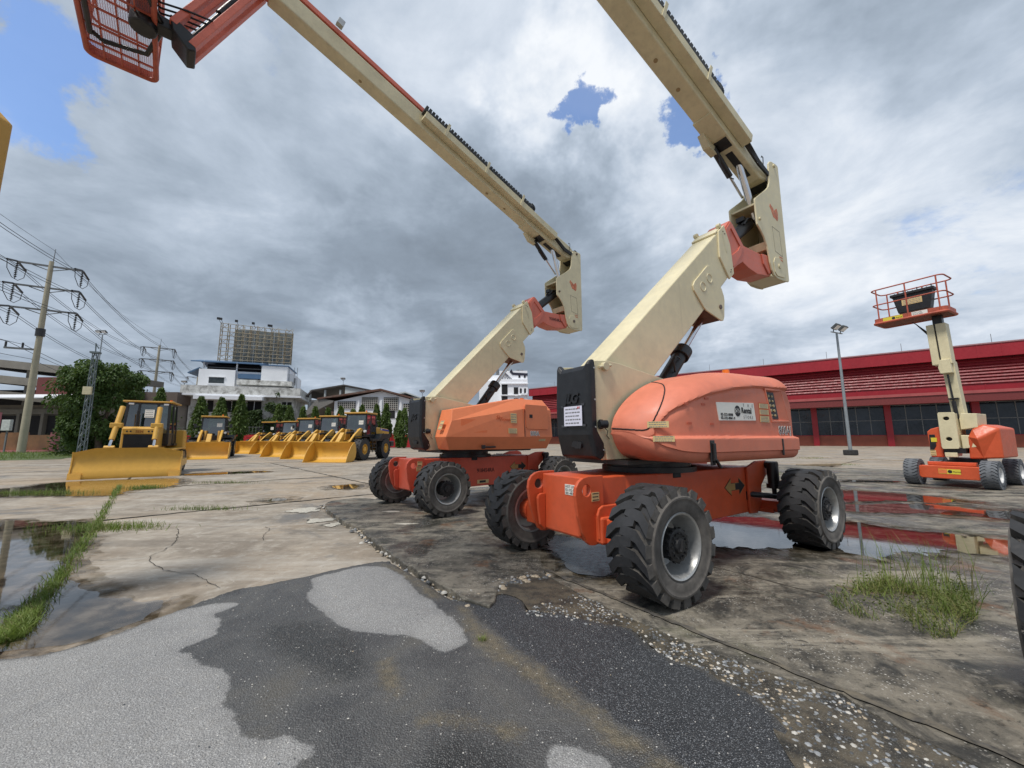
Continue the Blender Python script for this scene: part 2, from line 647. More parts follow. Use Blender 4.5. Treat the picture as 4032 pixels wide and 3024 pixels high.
def slab_concrete(t, pos):
    n0 = t.noise(pos, 0.6, 7, 0.68, 0.7)
    n1 = t.noise(pos, 2.4, 10, 0.72, 0.6)
    n2 = t.noise(pos, 14, 7, 0.7, .3)
    n3 = t.noise(pos, 110, 3, 0.6)
    st = t.noise(stretch(t, pos, -0.1, .35, 2.4), 1.3, 8, 0.7, .5)
    c = t.mix(t.ss(n1, 0.36, 0.62), (.032, .031, .028), (.200, .178, .142))
    c = t.mix(t.ss(st, 0.50, 0.60, 0, .72), c, (.315, .282, .225))
    c = t.mix(t.ss(n0, 0.50, 0.62, 0, .88), c, (.036, .036, .030))
    c = t.mix(t.ss(t.noise(pos, 1.5, 6, 0.65, .4), 0.57, 0.68, 0, .65), c, (.15, .070, .032))
    c = t.mix(t.ss(t.noise(pos, 1.1, 6, 0.65, .4), 0.58, 0.70, 0, .45), c, (.055, .062, .024))
    c = t.mix(t.ss(n2, 0.54, 0.70, 0, .60), c, (.35, .32, .27))
    c = t.mix(t.ss(n2, 0.46, 0.32, 0, .80), c, (.018, .018, .015))
    c = t.mix(t.ss(n3, 0.55, 0.75, 0, .5), c, (.030, .027, .020))
    # exposed pale aggregate, thick in places
    v = t.voro(pos, 58, 'F1', 0)
    sel = t.n('ShaderNodeSeparateColor')
    t.put(sel.inputs[0], t.voro(pos, 58, 'F1', 1))
    msk = t.math('MULTIPLY', t.ss(v, 0.36, 0.24), t.ss(t.noise(pos, 1.7, 6, .7, .5), 0.47, 0.62))
    msk = t.math('MULTIPLY', msk, t.ss(sel.outputs[0], 0.50, 0.62))
    c = t.mix(msk, c, t.mix(sel.outputs[1], (.26, .25, .23), (.58, .55, .50)))
    r = t.ss(n0, 0.44, 0.64, 0.80, 0.26)
    h = t.math('ADD', t.math('MULTIPLY', n2, 0.8), t.math('MULTIPLY', n3, 0.5))
    h = t.math('ADD', h, t.math('MULTIPLY', msk, .5))
    return c, r, h, 0.7


M_YARD = ground_mat('yard_concrete', yard_concrete)
M_SLAB = ground_mat('stained_concrete', slab_concrete)


def silt_b(t, pos):
    n1 = t.noise(pos, 6, 6, 0.65)
    n2 = t.noise(pos, 120, 3, 0.6)
    v = t.voro(pos, 100, 'F1', 0)
    c = t.mix(t.ss(n1, 0.35, 0.65), (.026, .025, .022), (.105, .088, .062))
    c = t.mix(t.ss(n2, 0.5, 0.72, 0, .6), c, (.15, .13, .095))
    c = t.mix(t.ss(v, 0.26, 0.16, 0, .6), c, (.22, .21, .19))
    return c, 0.5, n2, 0.5


M_MUD = ground_mat('pebble_mud', silt_b)
M_JOINT = paint('joint_dirt', (.035, .030, .022), 0.9, var=.3, scale=12)
M_BITUMEN = paint('bitumen_joint', (.055, .051, .046), 0.9, var=.5, dirt=.65, dirt_col=(.17, .145, .105), scale=9)
M_MORTAR = paint('pale_patch_mortar', (.50, .47, .40), 0.9, var=.12, scale=14, dirt=.3, dirt_col=(.32, .27, .2))


def water_mat():
    m = bpy.data.materials.new('rain_water')
    m.use_nodes = True
    nt = m.node_tree
    t = NT(nt)
    nt.nodes.remove(nt.nodes['Principled BSDF'])
    fr = t.n('ShaderNodeFresnel')
    fr.inputs[0].default_value = 1.36
    gl = t.n('ShaderNodeBsdfGlossy')
    gl.inputs['Roughness'].default_value = 0.03
    gl.inputs[0].default_value = (.97, .97, .97, 1)
    tr = t.n('ShaderNodeBsdfTransparent')
    tr.inputs[0].default_value = (.76, .74, .70, 1)
    b = t.n('ShaderNodeBump')
    b.inputs['Strength'].default_value = 0.02
    b.inputs['Distance'].default_value = 0.01
    t.put(b.inputs['Height'], t.noise(t.n('ShaderNodeNewGeometry').outputs['Position'], 7, 3, 0.5))
    t.put(gl.inputs['Normal'], b.outputs[0])
    mx = t.n('ShaderNodeMixShader')
    t.put(mx.inputs[0], t.math('ADD', t.math('MULTIPLY', fr.outputs[0], 1.15), 0.05, clamp=True))
    t.put(mx.inputs[1], tr.outputs[0])
    t.put(mx.inputs[2], gl.outputs[0])
    t.put(nt.nodes['Material Output'].inputs[0], mx.outputs[0])
    return m


M_WATER = water_mat()


def damp_mat():
    m = bpy.data.materials.new('damp_film')
    m.use_nodes = True
    nt = m.node_tree
    t = NT(nt)
    nt.nodes.remove(nt.nodes['Principled BSDF'])
    pos = t.n('ShaderNodeNewGeometry').outputs['Position']
    tr = t.n('ShaderNodeBsdfTransparent')
    t.put(tr.inputs[0], t.mix(t.ss(t.noise(pos, 5, 5, .65), .35, .65), (.98, .975, .97), (.66, .64, .60)))
    gl = t.n('ShaderNodeBsdfGlossy')
    gl.inputs['Roughness'].default_value = .22
    fr = t.n('ShaderNodeFresnel')
    fr.inputs[0].default_value = 1.3
    mx = t.n('ShaderNodeMixShader')
    t.put(mx.inputs[0], t.math('MULTIPLY', fr.outputs[0], t.ss(t.noise(pos, 4, 5, .65), .40, .68, 0, .8)))
    t.put(mx.inputs[1], tr.outputs[0])
    t.put(mx.inputs[2], gl.outputs[0])
    t.put(nt.nodes['Material Output'].inputs[0], mx.outputs[0])
    return m


M_DAMP = damp_mat()

# ------------------------------------------------------------------ ground geometry
RP0 = Vector((-0.39, 3.57))                      # south-west corner of the raised concrete apron
RU, RV = Vector((.82, .572)), Vector((-.572, .82))


def r2w(a, b):
    p = RP0 + RU * a + RV * b
    return (p.x, p.y)


def asph_z(x, y):
    a = (Vector((x, y)) - RP0).dot(RU)
    k = min(1, max(0, (a + 0.9) / 1.5))
    return -0.060 + 0.048 * k


def sheet(name, outline, zoff, mat, parent=None, zf=None, flat=None):
    bm = bmesh.new()
    f = bm.faces.new([bm.verts.new((x, y, 0)) for x, y in outline])
    bmesh.ops.triangulate(bm, faces=[f])
    if flat is None:
        for a in (-0.9, 0.6):
            p = r2w(a, 0)
            bmesh.ops.bisect_plane(bm, geom=bm.verts[:] + bm.edges[:] + bm.faces[:], plane_co=(p[0], p[1], 0), plane_no=(RU.x, RU.y, 0))
    for v in bm.verts:
        v.co.z = (flat if flat is not None else asph_z(v.co.x, v.co.y)) + zoff
    bmesh.ops.recalc_face_normals(bm, faces=bm.faces)
    for fc in bm.faces:
        if fc.normal.z < 0:
            fc.normal_flip()
    me = bpy.data.meshes.new(name)
    bm.to_mesh(me)
    bm.free()
    me.materials.append(mat)
    o = bpy.data.objects.new(name, me)
    COL.objects.link(o)
    if parent:
        o.parent = parent
    return o


g = MB()
g.add([(-500, -60, -.11), (500, -60, -.11), (500, 700, -.11), (-500, 700, -.11)], [(0, 1, 2, 3)])
ground = g.build('ground', M_YARD)
tag(ground, kind='structure')

# yard: square-ish cast slabs with open joints, turned 41.5 degrees
YA = math.radians(41.5)
YU, YV = Vector((math.cos(YA), math.sin(YA))), Vector((-math.sin(YA), math.cos(YA)))
YS = 5.86
JOINTS = []
yme = []
for k in range(4):
    out = wobble([(0.013, 0.013), (YS - 0.013, 0.013), (YS - 0.013, YS - 0.013), (0.013, YS - 0.013)], 0.45, 0.012, seed=k)
    out = [(min(max(x, 0.004), YS - .004), min(max(y, .004), YS - .004)) for x, y in out]
    yme.append(MB().prism(out, -0.06, 0.0, 'uv').mesh('concrete_slab', M_YARD))
cnt = 0
for i in range(-8, 15):
    for j in range(-2, 17):
        c = YU * (-0.68 + YS * (i + .5)) + YV * (10.4 + YS * (j - 1 + .5))
        if c.y < -1 or c.y > 66 or abs(c.x) > 1.45 * c.y + 9:
            continue
        rel = c - RP0
        a, b = rel.dot(RU), rel.dot(RV)
        if a > 5 and -12 < b < 2.5:
            continue
        p = YU * (-0.68 + YS * i) + YV * (10.4 + YS * (j - 1))
        o = inst(yme[cnt % 4], 'concrete_slab', ground, (p.x, p.y, -0.08 + random.uniform(-.006, .004)), YA)
        cnt += 1

for k, (e0, g0, e1, g1) in enumerate([(-.68, 10.4, 12, 10.4), (-6.5, 16.26, 12, 16.26), (-12.4, 10.4, -.68, 10.4), (-12.4, 16.26, -6.5, 16.26), (-12.4, 4.54, -.68, 4.54), (-6.54, 10.4, -6.54, 22), (5.18, 10.4, 5.18, 28), (-.68, 16.26, -.68, 34), (-18, 22.1, 14, 22.1), (-18, 28, 14, 28), (-24, 33.8, 14, 33.8)]):
    pa, pb_ = YU * e0 + YV * g0, YU * e1 + YV * g1
    JOINTS.append((pa, pb_))

# raised apron on which the boom lifts stand
A_BR = [0.0, 1.05, 2.55, 5.6, 8.6, 11.6, 14.6, 17.6, 20.6]
B_BR = [-11, -8.2, -5.2, -2.25, 0.3, 3.3, 6.31]
for i in range(len(A_BR) - 1):
    for j in range(len(B_BR) - 1):
        if i == 0 and j < 4:
            continue
        a0, a1, b0, b1 = A_BR[i], A_BR[i + 1], B_BR[j], B_BR[j + 1]
        if i == 0 and j == 4:
            loc = [(0.02, 0.02), (0.42, 0.10), (.80, .26), (1.04, .29), (1.04, b1 - .01), (0.0, b1 - .01)]
        else:
            loc = [(a0 + .008, b0 + .008), (a1 - .008, b0 + .008), (a1 - .008, b1 - .008), (a0 + .008, b1 - .008)]
        out = wobble([r2w(*q) for q in loc], 0.10 if a0 < 3 else 0.4, 0.045 if i == 0 else 0.016, seed=i * 7 + j)
        MB().prism(out, -0.13, 0.0 + random.uniform(-.004, .002), 'uv').build('concrete_slab', M_SLAB, ground, bevel=0.012 if i == 0 else 0.006)

# bed under the washed-out pebble strip and bitumen joint
PEB = [(0.10, 3.41), (0.23, 3.51), (0.42, 3.62), (0.62, 3.78), (0.98, 3.37), (1.21, 3.06), (1.38, 2.83), (1.54, 2.63), (1.65, 2.44), (1.77, 2.31), (1.89, 2.15), (2.01, 2.03), (2.10, 1.91), (2.6, 1.1),
       (1.2, 1.0), (1.21, 1.85), (1.28, 2.02), (1.28, 2.15), (1.24, 2.28), (1.12, 2.44), (1.10, 2.54), (.96, 2.62), (.88, 2.81), (.84, 3.01), (.62, 3.09), (.38, 3.27), (.10, 3.32)]
sheet('pebble_bed', wobble([(-.40, 3.70), (0.3, 4.25), (1.3, 3.05), (2.3, 1.7), (2.9, .9), (1.14, .8), (1.19, 1.9), (1.24, 2.1), (1.22, 2.30), (1.08, 2.54), (.98, 2.69), (.90, 2.86), (.86, 3.06), (.64, 3.15), (.39, 3.32), (.12, 3.40), (.08, 3.58), (-.07, 3.73)], .1, .01, 3), 0, M_MUD, ground, flat=-0.012)
ASPH = [(-9, -3), (-9, 2.0), (-6, 2.5), (-3.36, 2.81), (-3.15, 2.86), (-3.01, 2.98), (-2.91, 3.17), (-2.88, 3.30), (-2.81, 3.52), (-2.74, 3.72), (-2.65, 3.98), (-2.45, 4.11), (-2.17, 4.34), (-1.89, 4.58), (-1.50, 4.78), (-1.24, 4.56), (-.88, 4.14), (-.60, 3.75), (-.42, 3.64),
        (-.22, 3.72), (-.07, 3.76), (.09, 3.62), (.13, 3.42), (.39, 3.35), (.64, 3.18), (.86, 3.08), (.90, 2.89), (.99, 2.69), (1.13, 2.60), (1.17, 2.51), (1.28, 2.35), (1.31, 2.22), (1.31, 2.08), (1.24, 1.91), (1.15, 1.0), (1.0, -3)]
COARSE = [(-.40, 3.62), (-.22, 3.70), (-.07, 3.73), (.08, 3.58), (.12, 3.40), (.39, 3.32), (.64, 3.14), (.84, 3.04), (.88, 2.86), (.97, 2.66), (1.11, 2.56), (1.15, 2.47), (1.26, 2.33), (1.29, 2.22), (1.28, 2.08), (1.22, 1.91), (1.1, 1.0), (.6, 1.3), (.70, 1.94), (.60, 2.08), (.50, 2.18),
          (.43, 2.30), (.35, 2.41), (.25, 2.58), (.05, 2.80), (-.04, 2.95), (-.16, 3.13), (-.27, 3.30), (-.36, 3.50)]
DRY = [[(-6, -2), (-6, 2.3), (-3.38, 2.80), (-3.10, 2.86), (-2.98, 3.00), (-2.96, 3.18), (-2.93, 3.33), (-2.81, 3.49), (-2.61, 3.65), (-2.40, 3.68), (-2.36, 3.60), (-2.43, 3.45), (-2.31, 3.36), (-2.17, 3.10), (-2.25, 2.91), (-2.16, 2.86), (-1.99, 2.74), (-1.85, 2.68), (-1.77, 2.66), (-1.64, 2.51), (-1.56, 2.35),
        (-1.47, 2.29), (-1.36, 2.17), (-1.27, 2.10), (-1.17, 2.09), (-1.08, 2.11), (-.94, 2.05), (-.91, 1.98), (-.96, 1.90), (-1.1, 1.2), (-1.6, .4), (-2, -2)],
       [(-1.94, 4.07), (-1.85, 3.78), (-1.64, 3.55), (-1.30, 3.22), (-1.08, 3.13), (-.75, 3.05), (-.57, 2.92), (-.46, 2.83), (-.38, 2.87), (-.32, 2.95), (-.35, 3.07), (-.42, 3.24), (-.59, 3.47), (-.69, 3.65), (-.85, 3.81), (-1.10, 4.24), (-1.40, 4.56), (-1.68, 4.60), (-1.87, 4.45), (-2.05, 4.28)],
       [(.15, 1.85), (.15, 1.96), (.19, 2.02), (.26, 2.02), (.35, 1.98), (.42, 1.90), (.4, 1.5), (.2, 1.4)]]
SILT = [[(-.46, 3.50), (-.37, 3.46), (-.27, 3.25), (-.16, 3.08), (-.04, 2.90), (.05, 2.74), (.19, 2.62), (.25, 2.53), (.35, 2.36), (.43, 2.25), (.50, 2.13), (.60, 2.03), (.72, 1.88), (.8, 1.5), (.6, 1.5), (.56, 1.91), (.47, 2.00), (.38, 2.14), (.30, 2.29), (.17, 2.40), (.02, 2.58), (-.16, 2.79), (-.27, 2.97), (-.37, 3.22)],
        [(-.46, 2.21), (-.35, 2.25), (-.22, 2.24), (-.11, 2.20), (.0, 2.15), (.06, 2.10), (-.03, 2.07), (-.10, 2.10), (-.21, 2.16), (-.38, 2.19)],
        [(-.85, 2.73), (-.80, 2.79), (-.74, 2.63), (-.66, 2.52), (-.60, 2.42), (-.66, 2.40), (-.74, 2.48)],
        [(-1.5, 4.70), (-1.2, 4.50), (-.85, 4.08), (-.62, 3.72), (-.72, 3.70), (-.95, 4.02), (-1.25, 4.38)]]
OIL = [[(-.42, 1.95), (-.30, 2.10), (-.12, 2.12), (.0, 2.02), (.05, 1.6), (-.4, 1.6)], [(-1.9, 3.2), (-1.4, 2.7), (-.9, 2.55), (-1.0, 2.9), (-1.5, 3.3)]]
import numpy as np


def sdist(P, poly):
    """signed distance (positive inside) from points P (n,2) to a closed outline"""
    Q = np.array(poly)
    best = np.full(len(P), 1e9)
    ins = np.zeros(len(P), bool)
    for i in range(len(Q)):
        a_, b_ = Q[i], Q[(i + 1) % len(Q)]
        d = b_ - a_
        t = np.clip(((P - a_) @ d) / max(1e-9, d @ d), 0, 1)
        best = np.minimum(best, np.hypot(*(P - a_ - t[:, None] * d).T))
        c = (a_[1] > P[:, 1]) != (b_[1] > P[:, 1])
        with np.errstate(divide='ignore', invalid='ignore'):
            xi = (b_[0] - a_[0]) * (P[:, 1] - a_[1]) / (b_[1] - a_[1] + 1e-12) + a_[0]
        ins ^= c & (P[:, 0] < xi)
    return np.where(ins, best, -best)


def dense(L, n=6):
    """Catmull-Rom smoothing of an outline"""
    out = []
    for i in range(len(L)):
        p0, p1, p2, p3 = (Vector(L[(i + k) % len(L)]) for k in (-1, 0, 1, 2))
        for k in range(n):
            t = k / n
            q = 0.5 * ((2 * p1) + (p2 - p0) * t + (2 * p0 - 5 * p1 + 4 * p2 - p3) * t * t + (3 * p1 - p0 - 3 * p2 + p3) * t ** 3)
            out.append((q.x, q.y))
    return out


def asphalt_sheet():
    xs = np.concatenate([np.linspace(-8, -4.3, 12)[:-1], np.arange(-4.3, 1.75, .026)])
    ys = np.concatenate([np.linspace(-2.5, .9, 10)[:-1], np.arange(.9, 5.05, .026)])
    X, Y = np.meshgrid(xs, ys)
    P = np.stack([X.ravel(), Y.ravel()], 1)
    da = sdist(P, dense(ASPH, 3))
    nz = np.array([mnoise.fractal(Vector((x * 6, y * 6, 1.7)), 1.0, 2.0, 4) for x, y in P])
    al = (P - np.array(RP0)) @ np.array(RU)
    kk = np.clip((al + .9) / 1.5, 0, 1)
    z = -.056 + .048 * kk + nz * .0018
    drop = np.clip((.010 - (da + nz * .012)) / .05, 0, 1)
    z = z - drop * .07
    nx, ny = len(xs), len(ys)
    V = np.column_stack([P, z])
    me = bpy.data.meshes.new('asphalt')
    I = np.arange(nx * ny).reshape(ny, nx)
    F = np.stack([I[:-1, :-1], I[:-1, 1:], I[1:, 1:], I[1:, :-1]], -1).reshape(-1, 4)
    keep = (da[F].max(1) > -.10)
    me.from_pydata(V.tolist(), [], F[keep].tolist())
    for nm, polys in (('dry', DRY), ('silt', SILT), ('coarse', [COARSE]), ('oil', OIL)):
        d = np.full(len(P), -9.0)
        for L in polys:
            d = np.maximum(d, sdist(P, dense(L, 4)))
        at = me.attributes.new(nm, 'FLOAT', 'POINT')
        at.data.foreach_set('value', np.clip(d, -.5, .5).astype(np.float32))
    at = me.attributes.new('rim', 'FLOAT', 'POINT')
    at.data.foreach_set('value', np.clip(da, -.5, .5).astype(np.float32))
    me.shade_smooth()
    me.materials.append(asphalt_mat())
    o = bpy.data.objects.new('asphalt', me)
    COL.objects.link(o)
    return o


def asphalt_mat():
    m = bpy.data.materials.new('worn_asphalt')
    m.use_nodes = True
    t = NT(m.node_tree)
    bs = m.node_tree.nodes['Principled BSDF']
    pos = t.n('ShaderNodeNewGeometry').outputs['Position']

    def att(nm):
        return t.n('ShaderNodeAttribute', attribute_name=nm).outputs['Fac']
    e1 = t.math('SUBTRACT', t.noise(pos, 11, 5, .7), .5)
    e2 = t.math('SUBTRACT', t.noise(pos, 60, 3, .7), .5)
    edge = t.math('ADD', t.math('MULTIPLY', e1, .09), t.math('MULTIPLY', e2, .035))
    soft = t.math('ADD', t.math('MULTIPLY', t.math('SUBTRACT', t.noise(pos, 5, 6, .7), .5), .30), t.math('MULTIPLY', e2, .12))
    dry = t.ss(t.math('ADD', att('dry'), edge), -.010, .016)
    silt = t.ss(t.math('ADD', att('silt'), soft), -.05, .07, 0, .85)
    coarse = t.ss(t.math('ADD', att('coarse'), edge), -.03, .03)
    oil = t.ss(t.math('ADD', att('oil'), soft), -.10, .14)
    n0 = t.noise(pos, 1.3, 6, .62, .6)
    n1 = t.noise(pos, 160, 2, .5)
    n2 = t.noise(pos, 22, 4, .6)
    v = t.voro(pos, 125, 'F1', 0)
    sel = t.n('ShaderNodeSeparateColor')
    t.put(sel.inputs[0], t.voro(pos, 125, 'F1', 1))
    chip = t.math('MULTIPLY', t.ss(v, .52, .30), t.ss(sel.outputs[0], .40, .98))
    v2 = t.voro(pos, 42, 'F1', 0)
    s2 = t.n('ShaderNodeSeparateColor')
    t.put(s2.inputs[0], t.voro(pos, 42, 'F1', 1))
    bigchip = t.math('MULTIPLY', t.ss(v2, .20, .12), t.ss(s2.outputs[1], .80, .86))
    wet = t.mix(t.ss(n0, .32, .68), (.056, .058, .061), (.115, .114, .110))
    wet = t.mix(t.ss(n0, .52, .70, 0, .5), wet, (.115, .102, .078))
    wet = t.mix(oil, wet, (.034, .036, .036))
    wet = t.mix(t.ss(n1, .35, .7, 0, .5), wet, (.030, .031, .033))
    wet = t.mix(t.math('MULTIPLY', chip, .8), wet, (.21, .21, .21))
    dk = t.mix(t.ss(n1, .3, .7), (.018, .020, .023), (.050, .053, .058))
    dk = t.mix(chip, dk, (.20, .21, .225))
    c = t.mix(coarse, wet, dk)
    sl = t.mix(t.ss(n2, .3, .7), (.085, .074, .052), (.175, .145, .095))
    sl = t.mix(t.math('MULTIPLY', chip, .7), sl, (.27, .24, .18))
    c = t.mix(silt, c, sl)
    dr = t.mix(t.ss(n0, .3, .7), (.265, .263, .262), (.345, .340, .332))
    dr = t.mix(t.ss(n2, .45, .75, 0, .35), dr, (.24, .225, .20))
    dr = t.mix(t.ss(n1, .42, .72, 0, .7), dr, (.10, .10, .102))
    dr = t.mix(chip, dr, (.50, .50, .49))
    # damp fringe just inside the dry patches
    dr = t.mix(t.ss(t.math('ADD', att('dry'), soft), .10, -.02, 0, .35), dr, (.15, .15, .15))
    c = t.mix(dry, c, dr)
    c = t.mix(bigchip, c, (.60, .58, .54))
    c = t.mix(t.ss(t.math('ADD', att('rim'), t.math('MULTIPLY', e1, .12)), .07, .0, 0, .6), c, (.060, .056, .050))
    t.put(bs.inputs['Base Color'], c)
    rw = t.ss(n0, .3, .7, .34, .60)
    rw = t.math('SUBTRACT', rw, t.math('MULTIPLY', oil, .10))
    t.put(bs.inputs['Roughness'], t.math('ADD', t.math('MULTIPLY', dry, .34), rw, clamp=True))
    bs.inputs['Specular IOR Level'].default_value = .45
    b_ = t.n('ShaderNodeBump')
    b_.inputs['Strength'].default_value = 1.0
    b_.inputs['Distance'].default_value = .007
    t.put(b_.inputs['Height'], t.math('SUBTRACT', t.math('MULTIPLY', n1, .5), t.math('MULTIPLY', v, .9)))
    t.put(bs.inputs['Normal'], b_.outputs[0])
    return m


asph = asphalt_sheet()
tag(asph, kind='structure')
CR = [[(-5.46, 6.73), (-4.97, 6.12), (-4.66, 5.67), (-4.54, 5.37), (-4.48, 5.11), (-4.10, 4.79), (-3.81, 4.61), (-3.48, 4.51), (-3.25, 4.38), (-3.03, 4.21), (-2.83, 4.07)],
      [(-4.07, 6.79), (-3.87, 6.56), (-3.79, 6.23), (-3.55, 5.87)], [(-4.48, 5.11), (-4.9, 5.0), (-5.5, 4.95)]]


def ribbon(pts, wd, z, name, mat, parent, seed=0, step=.05, amp=.03):
    P = []
    for i in range(len(pts) - 1):
        p, q = Vector(pts[i]), Vector(pts[i + 1])
        m = max(1, int((q - p).length / step))
        for k in range(m):
            c = p.lerp(q, k / m)
            nv = mnoise.turbulence_vector(Vector((c.x * 5, c.y * 5, seed)), 4, False)
            P.append(Vector((c.x + nv.x * amp, c.y + nv.y * amp)))
    V, F = [], []
    for i, c in enumerate(P):
        d = (P[min(i + 1, len(P) - 1)] - P[max(i - 1, 0)]).normalized()
        nn = Vector((-d.y, d.x))
        ww = wd * (0.35 + 1.1 * abs(mnoise.noise(Vector((c.x * 9, c.y * 9, seed + 5)))))
        V += [(c.x + nn.x * ww, c.y + nn.y * ww, z), (c.x - nn.x * ww, c.y - nn.y * ww, z)]
        if i:
            k = 2 * i
            F.append((k - 2, k - 1, k + 1, k))
    return MB().add(V, F).build(name, mat, parent, fixn=False)


for k, (pa, pb_) in enumerate(JOINTS):
    ribbon([pa, pb_], .055, -.0735, 'joint_filler', M_JOINT, ground, 30 + k, step=.12, amp=.03)
for k, L in enumerate(CR):
    ribbon(L, .006, -0.0755, 'crack', M_JOINT, ground, k)
ribbon([r2w(1.04, 0.2), r2w(1.05, -1.15), r2w(1.07, -2.0), r2w(1.1, -2.85), r2w(1.12, -4.5)], .040, 0.0045, 'joint_filler', M_BITUMEN, ground, 9, amp=.022)
ribbon([r2w(2.55, .2), r2w(2.54, -.77), r2w(2.59, -1.74)], .012, 0.0045, 'crack', M_JOINT, ground, 11, amp=.02)
for k, (x, y, sx, sy) in enumerate([(-3.45, 7.3, .26, .20), (-3.05, 6.95, .20, .16), (-4.2, 8.3, .34, .30)]):
    L = [(x + sx * math.cos(t) * .9, y + sy * math.sin(t)) for t in [i * PI / 4 for i in range(8)]]
    sheet('mortar_patch', wobble(L, .03, .13, 60 + k), -0.0745, M_MORTAR, ground, flat=0)
for k, (x, y, sx, sy) in enumerate([(-2.3, 7.68, .16, .07), (-1.7, 6.6, .2, .06), (12.6, 9.6, .35, .1)]):
    L = [(x + sx * math.cos(t), y + sy * math.sin(t)) for t in [i * PI / 4 for i in range(8)]]
    sheet('mortar_patch', wobble(L, .03, .05, 70 + k), 0.0035, M_MORTAR, ground, flat=0)

PUD = [([(-14, 6.8), (-9.15, 7.33), (-8.42, 7.15), (-7.6, 7.25), (-6.14, 5.89), (-4.96, 4.64), (-4.21, 4.09), (-3.74, 3.87), (-3.30, 3.75), (-3.12, 3.75), (-3.03, 3.62), (-2.99, 3.36), (-3.06, 3.09), (-3.26, 2.95), (-3.52, 2.90), (-5, 2.7), (-9, 3)], -.0705, 'shallow puddle with grass edge at lower left'),
       ([(-15.6, 11.3), (-14.9, 12.3), (-15.3, 13.75), (-12.60, 14.9), (-11.29, 13.7), (-10.45, 12.2), (-10.8, 11.5), (-10.39, 10.55), (-12.10, 10.44), (-14.2, 10.3)], -.0705, 'puddle'),
       ([(-5.84, 9.72), (-5.55, 9.94), (-5.36, 9.56), (-5.58, 9.39)], -.0705, 'puddle'),
       ([(-5.47, 12.42), (-4.96, 12.83), (-4.55, 11.80), (-5.07, 11.72)], -.0705, 'puddle'),
       ([(7.60, 9.89), (8.61, 10.4), (9.38, 9.66), (9.50, 8.74), (8.67, 8.40), (8.20, 8.77), (7.02, 8.59), (7.05, 9.25)], .0055, 'puddle'),
       ([(6.13, 8.09), (7.10, 8.28), (7.87, 8.32), (8.50, 8.32), (8.66, 7.68), (9.20, 7.50), (10.0, 7.4), (9.4, 6.52), (8.26, 6.42), (8.07, 6.69), (7.79, 7.13), (7.18, 7.31), (6.30, 7.52)], .0055, 'puddle'),
       ([(3.06, 6.68), (3.70, 6.99), (4.24, 6.99), (4.43, 6.48), (5.36, 6.67), (5.75, 6.10), (6.2, 5.70), (6.6, 5.33), (6.9, 5.13), (6.3, 4.64), (5.69, 4.68), (5.34, 4.80), (5.20, 4.95), (4.77, 4.80), (4.59, 4.95), (4.07, 4.66), (4.00, 4.95), (3.70, 4.97), (3.42, 5.05), (3.01, 5.15), (2.72, 5.12), (2.6, 5.45)], .0055, 'puddle'),
       ([(.64, 5.78), (1.02, 5.39), (1.25, 5.12), (1.09, 4.36), (.91, 4.13), (.71, 4.18), (.57, 4.31), (.56, 4.68), (.46, 5.22)], .0055, 'puddle'),
       ([(-13.5, 16.8), (-11.5, 18.2), (-10.8, 17.6), (-12.8, 16.2)], -.0705, 'puddle'),
       ([(14.2, 9.0), (16.2, 10.3), (17.5, 10.6), (16.0, 9.3), (14.6, 8.5)], .0055, 'puddle'),
       ([(10.2, 12.45), (10.7, 12.75), (11.5, 12.65), (11.9, 12.35), (11.2, 12.2)], .0055, 'puddle')]
for k, (L, z, nm) in enumerate(PUD):
    o = sheet('puddle', wobble(L, .06 if k in (0, 6, 7) else .12, .05 if k in (0, 7) else .14, 80 + k), z, paint('wet_dark_patch', (.048, .050, .052), .26, var=.25, scale=3, dirt=.3, dirt_col=(.07, .062, .05)) if k == 7 else M_WATER, flat=0)
    tag(o, kind='structure')
    cx, cy = sum(q[0] for q in L) / len(L), sum(q[1] for q in L) / len(L)
    for j_, gr_ in enumerate((.10, .22)):
        gr_ = gr_ if k in (0, 7) else gr_ * 1.6
        L2 = []
        for i_ in range(len(L)):
            d_ = (Vector(L[(i_ + 1) % len(L)]) - Vector(L[i_ - 1])).normalized()
            nn_ = Vector((d_.y, -d_.x))
            if nn_.dot(Vector(L[i_]) - Vector((cx, cy))) < 0:
                nn_ = -nn_
            L2.append((L[i_][0] + nn_.x * gr_, L[i_][1] + nn_.y * gr_))
        sheet('damp_margin', wobble(L2, .05 if k in (0, 6, 7) else .12, .10, 120 + k * 3 + j_), z - .0012 - .0012 * j_, M_DAMP, o, flat=0)

# pebbles washed out of the strip: embedded stones of mixed tone
rnd = random.Random(11)


def stone(mb, x, y, z, r):
    n = 6
    a0 = rnd.uniform(0, 6.28)
    el = rnd.uniform(.6, 1.0)
    ca, sa = math.cos(a0), math.sin(a0)
    V = [(x, y, z + r * rnd.uniform(.30, .55))]
    for lvl, (rr, zz) in enumerate(((.74, .24), (1.0, -.15))):
        for i in range(n):
            t = 2 * PI * i / n + lvl * .4
            q = r * rr * rnd.uniform(.82, 1.15)
            px, py = q * math.cos(t), q * math.sin(t) * el
            V.append((x + px * ca - py * sa, y + px * sa + py * ca, z + r * zz * .9))
    F = [(0, 1 + i, 1 + (i + 1) % n) for i in range(n)] + [(1 + i, 1 + n + i, 1 + n + (i + 1) % n, 1 + (i + 1) % n) for i in range(n)]
    mb.add(V, F)


def inside(p, poly):
    x, y = p
    c = False
    j = len(poly) - 1
    for i in range(len(poly)):
        if (poly[i][1] > y) != (poly[j][1] > y) and x < (poly[j][0] - poly[i][0]) * (y - poly[i][1]) / (poly[j][1] - poly[i][1]) + poly[i][0]:
            c = not c
        j = i
    return c


